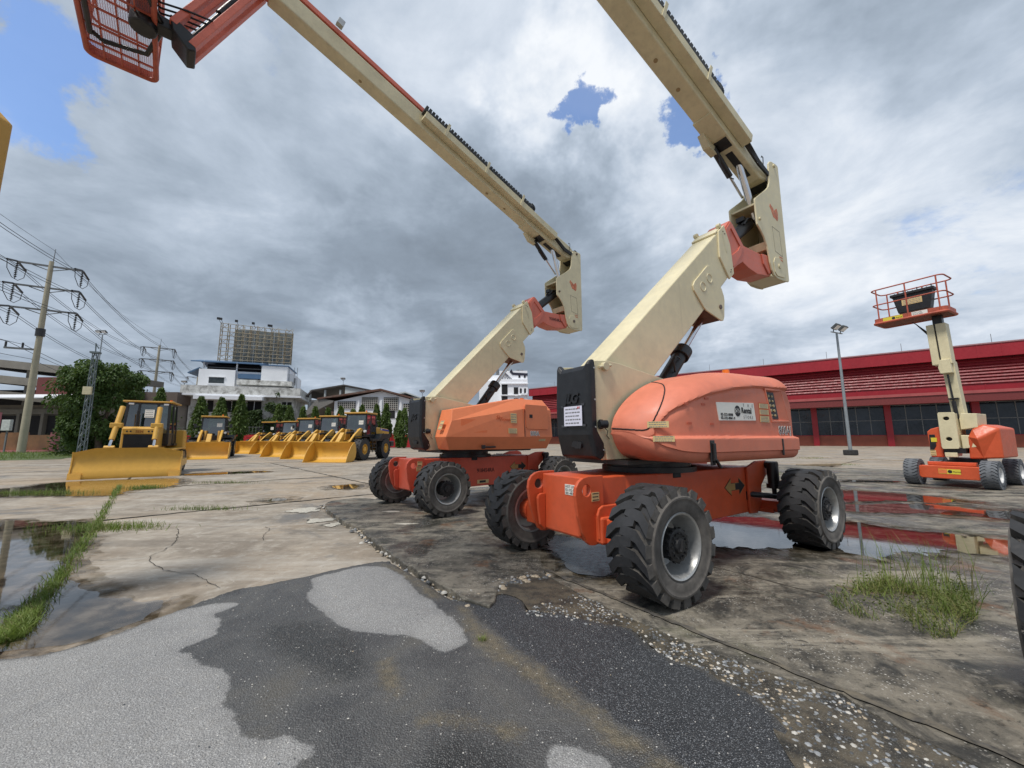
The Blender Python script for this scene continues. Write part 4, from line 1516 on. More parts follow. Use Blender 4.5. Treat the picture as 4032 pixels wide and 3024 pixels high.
        # door follows the leaning panel
        MB().box(.66, .75, -1.004, -.995, 1.80, 1.875).build('door_lock', INK, dr)
        ha = MB()
        ha.box(-.55, -.25, -.965, -.915, 1.165, 1.20)
        ha.box(-.60, -.53, -.985, -.93, 1.15, 1.225)
        ha.build('hood_handle', BLACKM, hd, bevel=.01)
        se = MB()
        se.box(.515, .525, -1.006, -.995, 1.39, 1.98)
        se.build('hood_seam', INK, hd)
        xs, zs = (1, 0, 0), (0, .09, 1)
        lettering('800A', .135, (.69, -.999, 1.415), xs, (0, .06, 1), WHITE_DEC, hd, 'model_number_outline', bold=.008, sx=.92, depth=.001)
        lettering('800A', .135, (.69, -1.0015, 1.415), xs, (0, .06, 1), NUMBER_DK, hd, 'model_number', bold=-.001, sx=.92, depth=.001)
        for u_, z_, w_, h_ in ((.22, 1.78, .17, .21), (.18, 1.51, .24, .11)):
            label_plate((u_, -1.0 + (z_ - 1.385) * .065, z_), xs, (0, .065, 1), w_, h_, TAN_DEC, hd, 'safety_label', lines=4, ink=GREY_INK)
        for u_ in (.62, 1.08):
            label_plate((u_, -.962, 1.315), xs, (0, -.25, 1), .21, .055, TAN_DEC, hd, 'safety_label', lines=2, ink=GREY_INK)
        for z_ in (1.66, 1.565):
            label_plate((-1.345 + (z_ - 1.6) * .42, -.62, z_), (-.2, -.98, 0), (.42, 0, 1), .20, .085, TAN_DEC, hd, 'safety_label', lines=2, ink=GREY_INK)
        def pv(u_, z_):
            vl = -.93 - .07 * (u_ + 1.42) / 1.92
            k_ = (u_ + 1.28) / 1.77
            return vl + (-.90 - .065 * k_ - vl) * (z_ - 1.385) / (1.69 + .30 * k_ - 1.385)
        for (u0, u1, z0, z1) in ((-1.08, -.13, 1.60, 1.73), (-1.11, -.48, 1.47, 1.56)):
            Vq = [(a_, pv(a_, b_) - dd_, b_) for dd_ in (-.004, .003) for a_, b_ in ((u0, z0), (u1, z0), (u1 + .01, z1), (u0 + .01, z1))]
            MB().add(Vq, [(0, 1, 2, 3), (4, 5, 6, 7), (0, 1, 5, 4), (1, 2, 6, 5), (2, 3, 7, 6), (3, 0, 4, 7)]).build('repaint_patch', paint('fresh_orange', lin(226, 116, 68), .4, var=.03), hd)
        lettering('Sky', .12, (-.25, pv(-.1, 1.745) - .006, 1.745), xs, (.0, .07, 1), paint('label_orange', lin(200, 84, 30), .5), hd, 'faded_script', shear=.35, depth=.001)
        lettering('POWER', .07, (-.10, pv(.1, 1.715) - .006, 1.715), xs, (.0, .07, 1), paint('label_orange', lin(200, 84, 30), .5), hd, 'faded_script', shear=.35, depth=.001)
        lettering('918454RA', .115, (-.36, -.4585, .645), (1, 0, 0), (0, 0, 1), paint('stencil_dark', (.10, .02, .012), .6), chassis, 'stencil_number', bold=.002, sx=.95)
        label_plate((-.20, -.459, .452), (1, 0, 0), (0, 0, 1), .30, .075, TAN_DEC, chassis, 'safety_label')
        MB().box(-.29, -.13, -.464, -.4605, .43, .475).build('fork_pocket', INK, chassis)
        label_plate((-1.66, -.404, .88), (1, 0, 0), (0, 0, 1), .10, .09, TAN_DEC, chassis, 'safety_label', lines=2)
    bc = MB()
    bc.tube((1.05, -.32, 2.20), (1.05, -.32, 2.31), .055, .045, 16)
    bc.build('beacon', AMBER, T, smooth=40)
    label_plate((-1.675, -.404, .785), (1, 0, 0), (0, 0, 1), .10, .085, TAN_DEC, chassis, 'safety_label', lines=3, ink=INK)
    if near:
        label_plate((-1.747, -.168, .826), (0, -1, 0), (0, 0, 1), .262, .105, WHITE_DEC, chassis, 'hotline_sticker')
        for tx, zz in (('HOT LINE', .846), ('02-332-0088', .812), ('081-487-565', .779)):
            lettering(tx, .036, (-1.750, -.045, zz), (0, -1, 0), (0, 0, 1), INK, chassis, 'sticker_text', sx=1.02, depth=.0006)
    # --- tower boom, in its own tilted frame
    L0 = Vector((-1.249, 2.246)) if near else Vector((-1.266, 2.228))
    HI = Vector((1.368, 4.563)) if near else Vector((1.191, 4.675))
    tt = (HI - L0).normalized()
    nn = Vector((-tt.y, tt.x))
    ref = (Vector((1.368, 4.563)) - Vector((-1.249, 2.246))).normalized()
    refn = Vector((-ref.y, ref.x))

    def F(t, n):
        p = L0 + tt * t + nn * n
        return (p.x, p.y)

    def conv(p):          # point measured on the near machine -> this machine's tower frame
        r = Vector(p) - Vector((-1.249, 2.246))
        return F(r.dot(ref), r.dot(refn))
    cm = CREAM
    tb = MB().prism([F(-.22, -.12), F(-.08, -.01), F(3.60, 0), F(3.53, -.3), F(3.28, -.67), F(.1, -.67), F(-.25, -.45)], -.2, .2).build('tower_boom', cm, T, bevel=.018, seg=3)
    br = [conv(p) for p in [(.555, 3.50), (.60, 3.57), (.95, 3.885), (1.002, 3.905), (1.06, 3.88), (1.31, 3.60), (1.355, 3.50), (1.364, 3.43), (1.325, 3.169), (1.29, 3.10), (1.24, 3.088), (.85, 3.18), (.80, 3.21), (.57, 3.43)]]
    pin = Vector(conv((1.225, 3.302)))
    for s in (-1, 1):
        b = MB().prism(br, s * .2, s * .222).build('cylinder_bracket', cm, T, bevel=.006)
        if s < 0:
            for p in ((.80, 3.53), (.985, 3.70)):
                q = conv(p)
                MB().lathe([(-.224, .075), (-.229, .072), (-.229, .062), (-.222, .058)], 24, (q[0], 0, q[1])).build('bracket_boss', cm, b, smooth=40)
            MB().tube((pin.x, -.235, pin.y), (pin.x, -.21, pin.y), .035, n=14).build('bracket_pin', paint('worn_bolt', (.16, .12, .10), .5, metal=.4), b, smooth=40)
        co = [F(3.47, .012), F(3.70, .012), F(3.62, -.30), F(3.34, -.69), F(3.15, -.69), F(3.17, -.30), F(3.26, -.2), F(3.38, -.08)]
        c_ = MB().prism(co, s * .2, s * .226).build('boom_collar', cm, T, bevel=.006)
        MB().prism([F(3.50, -.06), F(3.55, -.06), F(3.47, -.32), F(3.40, -.36), F(3.42, -.28)], s * .2262, s * .2285).build('collar_slot', CREAM_D, c_)
        bl = MB()
        for t_, n_ in ((3.58, -.05), (3.60, -.10), (3.30, -.60), (3.26, -.62)):
            q = F(t_, n_)
            bl.tube((q[0], s * .222, q[1]), (q[0], s * .232, q[1]), .012, n=8)
        tag(bl.build('collar_bolts', paint('worn_bolt', (.16, .12, .10), .5, metal=.4), c_), kind='stuff')
    p0, p1 = F(3.44, .0), F(3.66, .0)
    cp = MB()
    cp.prism([F(3.40, .001), F(3.62, .001), F(3.62, .03), F(3.40, .03)], -.2, .2)
    for v_ in (-.19, .19):
        q = F(3.60, .05)
        cp.tube((q[0], v_ - .03, q[1]), (q[0], v_ + .03, q[1]), .04, n=10)
    cp.build('boom_top_strap', cm, T, bevel=.006)
    # underside box at the cylinder bracket
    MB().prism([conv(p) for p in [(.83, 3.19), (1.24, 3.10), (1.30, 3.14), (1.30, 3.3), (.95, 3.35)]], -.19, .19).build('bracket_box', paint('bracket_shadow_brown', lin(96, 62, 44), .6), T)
    # tower lift cylinder
    base = Vector((-.08, 1.93))
    dv = (pin - base).normalized()
    Lb = .93
    bt = base + dv * Lb
    cyl = MB()
    cyl.tube((base.x, 0, base.y), (bt.x, 0, bt.y), .098, n=28)
    e2 = bt - dv * .16
    cyl.tube((e2.x, 0, e2.y), (bt.x, 0, bt.y), .128, n=28)
    for k in range(8):
        t = 2 * PI * k / 8
    cy = cyl.build('lift_cylinder', BLACKM, T, bevel=.008, smooth=40)
    MB().tube((bt.x, 0, bt.y), (pin.x, 0, pin.y), .044, n=20).build('rod', CHROME, cy, smooth=40)
    MB().path([(base.x + .25, -.11, base.y + .30), (base.x + .18, -.15, base.y + .42), (base.x + .28, -.13, base.y + .52), (base.x + .40, -.10, base.y + .50)], .012, 8).build('hose', BLACKM, cy, smooth=50)
    # --- orange fly carrying the upright
    PN = Vector((3.307, 4.445)) if near else Vector((3.146, 4.652))
    E2, P2 = Vector((1.549, 4.40)), Vector((3.307, 4.445))
    rel = Vector((1.549, 4.40)) - Vector((-1.249, 2.246))
    E1 = Vector(F(rel.dot(ref), rel.dot(refn)))
    a2, a1 = P2 - E2, PN - E1
    sc = a1.length / a2.length
    ang = math.atan2(a1.y, a1.x) - math.atan2(a2.y, a2.x)

    def G(p):
        r = Vector(p) - E2
        return (E1.x + sc * (r.x * math.cos(ang) - r.y * math.sin(ang)), E1.y + sc * (r.x * math.sin(ang) + r.y * math.cos(ang)))
    fm = ORANGE_FADED
    fl = [(1.30, 4.50), (1.62, 4.72), (1.79, 4.893), (1.85, 4.89), (1.926, 4.828), (2.188, 4.568), (3.06, 4.575), (3.22, 4.54), (3.30, 4.42), (3.24, 4.28), (3.13, 4.235), (2.60, 4.16), (2.30, 4.20), (2.12, 4.26), (1.95, 4.16), (1.759, 4.025), (1.648, 4.075), (1.30, 3.9)]
    fo = MB().prism([G(p) for p in fl], -.175, .175).build('fly_section', fm, T, bevel=.010)
    for s in (-1, 1):
        rim_o = [(1.64, 4.70), (1.79, 4.86), (1.85, 4.85), (2.16, 4.55), (2.05, 4.35), (1.80, 4.09), (1.68, 4.12)]
        rim_i = [(1.72, 4.66), (1.80, 4.76), (2.05, 4.52), (1.97, 4.42), (1.76, 4.28)]
        MB().prism([[G(p) for p in rim_o], [G(p) for p in rim_i]], s * .175, s * .192).build('fly_stiffener', fm, fo, bevel=.005)
        gus = [(2.78, 4.575), (3.06, 4.60), (3.06, 4.27), (2.98, 4.24), (2.82, 4.40)]
        MB().prism([G(p) for p in gus], s * .175, s * .20).build('fly_gusset', fm, fo, bevel=.01)
    if not near:
        q = G((2.36, 4.36))
        lettering('918454RA', .115, (q[0], -.1775, q[1]), (1, 0, math.tan(ang) * 1.0), (0, 0, 1), paint('stencil_dark', (.10, .02, .012), .6), fo, 'stencil_number', bold=.002)
    # --- upright
    D_ = PN - P2
    up = [(3.44, 6.60), (3.66, 6.61), (3.70, 6.58), (3.69, 4.27), (3.66, 4.23), (3.45, 4.205), (3.22, 4.20), (3.10, 4.24), (3.036, 4.32), (2.99, 4.45), (2.965, 4.60), (2.93, 4.74), (2.85, 4.89), (2.74, 5.0), (2.632, 5.069), (2.622, 5.538), (2.66, 5.58), (3.10, 5.90), (3.20, 5.99), (3.258, 6.105), (3.285, 6.30), (3.30, 6.50), (3.36, 6.57)]
    um = CREAM
    U = lambda p: (p[0] + D_.x, p[1] + D_.y)
    ups = []
    for s in (-1, 1):
        upo = MB().prism([U(p) for p in up], s * .205, s * .235).build('upright_plate', um, T, bevel=.008)
        ups.append(upo)
        if s < 0:
            bs_ = MB()
            bs_.prism([U(p) for p in [(3.20, 4.24), (3.12, 4.30), (3.10, 4.48), (3.16, 4.58), (3.30, 4.62), (3.44, 4.56), (3.52, 4.42), (3.48, 4.26)]], -.235, -.247)
            bs_.build('pin_boss', um, upo, bevel=.006)
            for p, r_ in (((3.307, 4.445), .042), ((2.724, 5.192), .026), ((3.51, 6.53), .034)):
                q = U(p)
                MB().tube((q[0], -.262, q[1]), (q[0], -.23, q[1]), r_, n=14).build('upright_pin', CREAM_D if near else paint('worn_bolt', (.16, .12, .10), .5, metal=.4), upo, smooth=40)
            ac = MB()
            o1 = [(3.19, 5.20), (3.47, 5.17), (3.50, 4.68), (3.22, 4.72)]
            o2 = [(3.198, 5.19), (3.462, 5.162), (3.490, 4.69), (3.228, 4.728)]
            ac.prism([[U(p) for p in o1], [U(p) for p in o2]], -.235, -.2365)
            ac.build('access_panel_edge', paint('panel_gap', (.20, .16, .10), .7), upo)
            lb = U((3.43, 4.62))
            label_plate((lb[0], -.2365, lb[1]), (1, 0, 0), (0, 0, 1), .14, .08, paint('faded_label', lin(206, 180, 140), .5), upo, 'faded_label', lines=2, ink=RED_INK, th=.001)
            stk = [(3.16, 5.58), (3.20, 5.65), (3.24, 5.62), (3.30, 5.60), (3.33, 5.55), (3.40, 5.60), (3.45, 5.63), (3.48, 5.55), (3.47, 5.43), (3.43, 5.37), (3.35, 5.40), (3.28, 5.41), (3.24, 5.47), (3.21, 5.53)]
            sk = MB().prism([U(p) for p in stk], -.235, -.2368).build('faded_sticker', paint('sticker_orange', lin(206, 112, 72), .5, var=.25, dirt=.4, dirt_col=lin(232, 200, 150), scale=14), upo)
    bk = MB()
    bk.prism([U(p) for p in [(3.64, 4.30), (3.67, 4.30), (3.68, 6.5), (3.65, 6.5)]], -.204, .204)
    bk.prism([U(p) for p in [(2.66, 5.50), (2.66, 5.46), (3.62, 5.60), (3.62, 5.64)]], -.204, .204)
    bk.prism([U(p) for p in [(2.90, 4.83), (2.96, 4.70), (3.6, 4.80), (3.6, 4.90)]], -.204, .204)
    bk.prism([U(p) for p in [(3.05, 4.215), (3.62, 4.225), (3.62, 4.27), (3.05, 4.26)]], -.204, .204)
    bk.build('upright_web', um, T, bevel=.006)
    q0, q1 = G((1.75, 4.45)), U((2.78, 5.20))
    lc = MB()
    lc.tube((q0[0], 0, q0[1]), (q1[0], 0, q1[1]), .105, n=24)
    lco = lc.build('level_cylinder', BLACKM, T, smooth=40)
    hz_ = MB()
    for v_ in (-.09, -.05, .02):
        hz_.path([(q1[0] - .32, v_, q1[1] - .12), (q1[0] - .2, v_ - .02, q1[1] + .02), (q1[0] - .02, v_, q1[1] + .08), (q1[0] + .12, v_, q1[1] + .02)], .016, 8)
    hz_.box(q1[0] - .30, q1[0] - .08, -.08, .05, q1[1] - .03, q1[1] + .05)
    tag(hz_.build('hose_bundle', BLACKM, lco, smooth=50), kind='stuff')
    # --- main telescopic boom
    PV = Vector(U((3.51, 6.53)))
    al_ = math.radians(20.9 if near else 18.4)
    dt = Vector((-math.cos(al_), math.sin(al_)))
    dn = Vector((math.sin(al_), math.cos(al_)))
    B0 = Vector((2.53, 6.38)) if near else Vector((1.78, 6.95))
    # origin on the bottom line nearest to the pivot
    s0 = (PV - B0).dot(dt)
    O = B0 + dt * s0

    def Hh(t, n):
        p = O + dt * t + dn * n
        return (p.x, p.y)
    LB = 8.35
    mbm = MB().prism([Hh(-.06, .16), Hh(.25, .02), Hh(.9, 0), Hh(LB, 0), Hh(LB, .34), Hh(1.6, .40), Hh(.25, .44), Hh(-.06, .36)], -.155, .155).build('main_boom', CREAM_D, T, bevel=.03, seg=3)
    MB().prism([Hh(LB - .3, .03), Hh(LB + .28, .03), Hh(LB + .28, .30), Hh(LB - .3, .30)], -.125, .125).build('fly_boom', ORANGE_FADED, T, bevel=.02)
    sk = MB()
    sk.prism([Hh(1.45, -.03), Hh(1.95, -.03), Hh(1.95, .02), Hh(1.45, .02)], -.165, .165)
    sk.prism([Hh(1.25, -.12), Hh(1.50, -.16), Hh(1.72, -.03), Hh(1.3, .0)], .10, .22)
    sk.build('boom_saddle', CREAM_D, mbm, bevel=.008)
    MB().prism([Hh(.42, -.004), Hh(1.08, -.004), Hh(1.08, .02), Hh(.42, .02)], -.06, .06).build('boom_slot', INK, mbm)
    MB().prism([Hh(1.18, -.012), Hh(1.40, -.012), Hh(1.40, .01), Hh(1.18, .01)], -.12, .12).build('wear_pad', BLACKM, mbm, bevel=.004)
    bd = MB()
    for t_ in (1.9, 2.6, 3.2, 6.6):
        q = Hh(t_, -.0015)
        c3 = Vector((q[0], .02, q[1]))
        bd.disc(c3, (-dn.x, 0, -dn.y), .035, 14)
    tag(bd.build('boom_weld_marks', paint('weld_mark', lin(150, 128, 90), .6), mbm), kind='stuff')
    # cable tray, chain and orange conduit on the near side
    tr = MB()
    tr.prism([Hh(.95, .13), Hh(5.3, .13), Hh(5.3, .30), Hh(.95, .30)], -.33, -.158)
    tro = tr.build('cable_tray', CREAM_D, T, bevel=.008)
    if not near:
        MB().prism([Hh(2.05, .425), Hh(LB + .2, .38), Hh(LB + .2, .48), Hh(2.05, .52)], -.15, .0).build('conduit', ORANGE_FADED, T, bevel=.006)
    else:
        MB().prism([Hh(2.35, .40), Hh(LB + .5, .36), Hh(LB + .5, .44), Hh(2.35, .47)], -.20, -.05).build('conduit', ORANGE_FADED, T, bevel=.006)
    chn = MB()
    t_ = 2.0
    while t_ < 5.35:
        q = Hh(t_, .335 + .006 * math.sin(t_ * 40))
        chn.obox((q[0], -.245, q[1]), (dt.x, 0, dt.y), (0, 1, 0), (dn.x, 0, dn.y), .036, .075, .040)
        if True:
            q = Hh(t_, .415)
            chn.obox((q[0], -.245, q[1]), (dt.x, 0, dt.y), (0, 1, 0), (dn.x, 0, dn.y), .030, .070, .030)
        t_ += .085
    for k in range(9):
        a = PI * k / 8
        q = Hh(2.0 - .10 * math.sin(a), .40 - .075 * math.cos(a))
        chn.obox((q[0], -.245, q[1]), (0, 1, 0), (dt.x, 0, dt.y), (dn.x, 0, dn.y), .055, .026, .026)
    tag(chn.build('cable_chain', paint('chain_black', (.018, .018, .018), .55, var=.4, dirt=.35, dirt_col=(.16, .17, .13), scale=30), T), kind='stuff')
    for t_ in (2.35, 3.55, 4.75):
        MB().prism([Hh(t_ - .03, .12), Hh(t_ + .03, .12), Hh(t_ + .03, .47), Hh(t_ - .03, .47)], -.345, -.332).build('tray_clamp', CREAM_D, tro)
    hb = MB()
    for k in range(4):
        a, b = Hh(.0, .25 - .02 * k), Hh(.95, .24)
        c_ = Hh(.5, .16 - .03 * k)
        hb.path([(a[0] + .03, -.20, a[1] - .25), (a[0] - .05, -.21, a[1]), (c_[0], -.23, c_[1]), (b[0], -.24 + .02 * k, b[1])], .022, 8)
    tag(hb.build('hose_bundle', BLACKM, T, smooth=50), kind='stuff')
    hk = Hh(.28, .44)
    MB().path([(hk[0], -.17, hk[1] - .16), (hk[0], -.18, hk[1] + .05), (hk[0] - .05, -.18, hk[1] + .06), (hk[0] - .07, -.18, hk[1] + .02)], .008, 6).build('hose_hook', BLACKM, mbm)
    c0, c1 = U((3.12, 5.35)), Hh(.78, .10)
    uc = MB().tube((c0[0], 0, c0[1]), (c1[0], 0, c1[1]), .060, n=24).build('boom_lift_rod', CHROME, T, smooth=40)
    b0, b1 = Hh(.35, .1), Hh(.95, .06)
    c2 = Hh(1.35, -.05)
    c3 = U((2.98, 5.88))
    mc = MB()
    mid = Vector((c2[0] * .45 + c3[0] * .55, c2[1] * .45 + c3[1] * .55))
    mc.tube((c2[0], .13, c2[1]), (mid.x, .13, mid.y), .055, n=16)
    mco = mc.build('slave_cylinder', BLACKM, T, smooth=40)
    MB().tube((mid.x, .13, mid.y), (c3[0], .13, c3[1]), .022, n=10).build('rod', CHROME, mco, smooth=40)
    MB().path([(c2[0] + .1, .10, c2[1] - .1), (c2[0] + .12, .08, c2[1] - .3), (c2[0] + .3, .06, c2[1] - .48), (c2[0] + .48, .05, c2[1] - .45)], .010, 6).build('hose', BLACKM, mco, smooth=50)
    MB().prism([Hh(-.12, .10), Hh(.06, .10), Hh(.06, .42), Hh(-.12, .42)], -.2, .2).build('boom_root', BLACKM, T)
    # limit switch box on the conduit
    q = Hh(LB - 1.05, .46)
    MB().obox((q[0], -.30, q[1]), (dt.x, 0, dt.y), (0, 1, 0), (dn.x, 0, dn.y), .06, .05, .07).build('junction_box', SILVER, T, bevel=.006)
    # --- jib and platform
    TIP = Vector(Hh(LB + .25, .16))
    J1 = TIP + Vector((-.865, -1.885))           # jib foot (rotator)
    jb = []
    off = Vector((.20, -.13))
    for k, o_ in enumerate((Vector((-.10, .10)), Vector((.14, -.12)))):
        a, b = TIP + o_, J1 + o_
        for v_ in (-.14, .14):
            MB().beam((a.x, v_, a.y), (b.x, v_, b.y), .10, .13, (0, 1, 0)).build('jib_arm', ORANGE_FADED, T, bevel=.01)
    jh = MB()
    jh.prism([(TIP.x - .22, TIP.y + .18), (TIP.x + .10, TIP.y + .22), (TIP.x + .28, TIP.y - .18), (TIP.x - .05, TIP.y - .22)], -.10, .10)
    jh.build('jib_head', ORANGE_FADED, T, bevel=.015)
    rt = MB()
    rt.prism([(J1.x - .14, J1.y + .22), (J1.x + .16, J1.y + .05), (J1.x + .20, J1.y - .20), (J1.x + .10, J1.y - .24), (J1.x - .10, J1.y - .02)], -.20, .20)
    rt.tube((J1.x - .42, 0, J1.y + .28), (J1.x - .42, 0, J1.y - .10), .16, n=20)
    rt.prism([(J1.x - .45, J1.y + .22), (J1.x - .10, J1.y + .18), (J1.x - .08, J1.y + .02), (J1.x - .45, J1.y + .0)], -.11, .11)
    rt.build('platform_rotator', BLACKM, T, bevel=.02, smooth=40)
    jc = MB()
    a, b = TIP + Vector((.02, -.05)), J1 + Vector((.05, .0))
    jc.tube((a.x, 0, a.y), (a.x * .45 + b.x * .55, 0, a.y * .45 + b.y * .55), .06, n=14)
    jc.tube((a.x, 0, a.y), (b.x, 0, b.y), .03, n=12)
    jc.build('jib_cylinder', BLACKM, T, smooth=40)
    hs_ = MB()
    for k in range(4):
        hs_.path([(J1.x + .35, -.2 + .1 * k, J1.y + .45), (J1.x + .05, -.22 + .1 * k, J1.y + .38), (J1.x - .25, -.16 + .1 * k, J1.y + .34), (J1.x - .50, -.1 + .06 * k, J1.y + .42), (J1.x - .6, .2, J1.y + .3)], .016, 6)
    tag(hs_.build('hose_bundle', BLACKM, T, smooth=50), kind='stuff')
    ux1 = J1.x - .30
    ux0 = ux1 - .82
    zf = J1.y + .03
    platform(T, ux0, ux1, -1.22, 1.22, zf, BASKET, grating=True)
    return T


def rrect(x0, x1, y0, y1, z, r=.1, n=5):
    P = []
    for cx, cy, a0 in ((x1 - r, y1 - r, 0), (x0 + r, y1 - r, PI / 2), (x0 + r, y0 + r, PI), (x1 - r, y0 + r, 1.5 * PI)):
        for i in range(n + 1):
            t = a0 + PI / 2 * i / n
            P.append((cx + r * math.cos(t), cy + r * math.sin(t), z))
    return P


def platform(T, x0, x1, y0, y1, z, mat, grating=False, hgt=1.06, gate=True):
    """work platform: floor frame, toe board, grating bars, rails and posts"""
    fr = MB()
    fr.path(rrect(x0, x1, y0, y1, z), .038, 8, True)
    frame = fr.build('platform_frame', mat, T, smooth=50)
    tb = MB()
    A, B = rrect(x0, x1, y0, y1, z + .0), rrect(x0, x1, y0, y1, z + .15)
    A2, B2 = rrect(x0 + .006, x1 - .006, y0 + .006, y1 - .006, z), rrect(x0 + .006, x1 - .006, y0 + .006, y1 - .006, z + .15)
    m = len(A)
    tb.add(A + B + A2 + B2, [(i, (i + 1) % m, m + (i + 1) % m, m + i) for i in range(m)] + [(2 * m + i, 3 * m + i, 3 * m + (i + 1) % m, 2 * m + (i + 1) % m) for i in range(m)] +
           [(m + i, m + (i + 1) % m, 3 * m + (i + 1) % m, 3 * m + i) for i in range(m)])
    tb.build('toe_board', mat, T)
    gr = MB()
    if grating:
        k = y0 + .32
        while k < y1 - .1:
            gr.beam((x0 + .02, k, z), (x1 - .02, k, z), .022, .03)
            k += .36
        k = x0 + .2
        while k < x1 - .1:
            gr.beam((k, y0 + .02, z), (k, y1 - .02, z), .018, .03)
            k += .205
        k = y0 + .03
        while k < y1 - .03:
            gr.beam((x0 + .01, k, z + .02), (x1 - .01, k, z + .02), .0035, .006)
            k += .024
        k = x0 + .03
        while k < x1 - .03:
            gr.beam((k, y0 + .01, z + .024), (k, y1 - .01, z + .024), .0035, .006)
            k += .026
        tag(gr.build('floor_grating', mat, T), kind='stuff')
        sp = MB()
        xm = x1 + .10
        for yy in (-.95, .95):
            pass
        sp.path([(xm, 0, z + .06), (x1 - .10, -.62, z - .02), (x1 - .25, -.95, z)], .035, 8)
        sp.path([(xm, 0, z + .06), (x1 - .10, .62, z - .02), (x1 - .60, .78, z - .01), (x0 + .1, .70, z)], .035, 8)
        sp.path([(x0 + .08, .72, z - .01), (x0 + .08, -.72, z - .01)], .035, 8)
        sp.build('platform_support', BLACKM, T, smooth=50)
    else:
        gr.box(x0, x1, y0, y1, z - .012, z)
        gr.build('platform_floor', paint('rusty_underside', lin(128, 62, 40), .7, var=.2, dirt=.5, dirt_col=(.07, .035, .02), scale=5), T)
    for zz in (z + hgt, z + hgt * .55):
        MB().path(rrect(x0, x1, y0, y1, zz, .14), .020, 8, True).build('rail', mat, T, smooth=50)
    posts = [(x0, y0 + .14), (x0, y1 - .14), (x1, y0 + .14), (x1, y1 - .14), (x0, (y0 + y1) / 2), (x1, y0 * .6 + y1 * .4), (x1, y0 * .25 + y1 * .75)]
    for px, py in posts:
        MB().tube((px, py, z), (px, py, z + hgt), .019, n=8).build('post', mat, T, smooth=50)
    cbx = MB()
    cx = x1 - .02
    ym = (y0 + y1) / 2
    cbx.prism([(ym - .36, z + .30), (ym + .36, z + .30), (ym + .46, z + .86), (ym - .46, z + .86)], cx - .32, cx - .04, 'vz')
    cbx.prism([(ym - .50, z + .84), (ym + .50, z + .84), (ym + .50, z + .93), (ym - .50, z + .93)], cx - .36, cx, 'vz')
    cb = cbx.build('control_box', BLACKP, T, bevel=.015)
    kn = MB()
    for i in range(9):
        yy = ym - .42 + i * .105
        kn.tube((cx - .2, yy, z + .93), (cx - .2, yy, z + .93 + (.05 if i % 3 else .11)), .013, n=8)
    tag(kn.build('control_levers', BLACKM, cb, smooth=40), kind='stuff')
    return frame

lift_a = boom_lift('boom_lift', 'nearest cream and orange boom lift with rounded hood and white rental sticker', (1.992, 5.257, 0), 0.5821, True)
lift_b = boom_lift('boom_lift', 'cream and orange boom lift with angular hood and stencilled number on its chassis', (-.770, 9.073, 0), 0.7118, False)

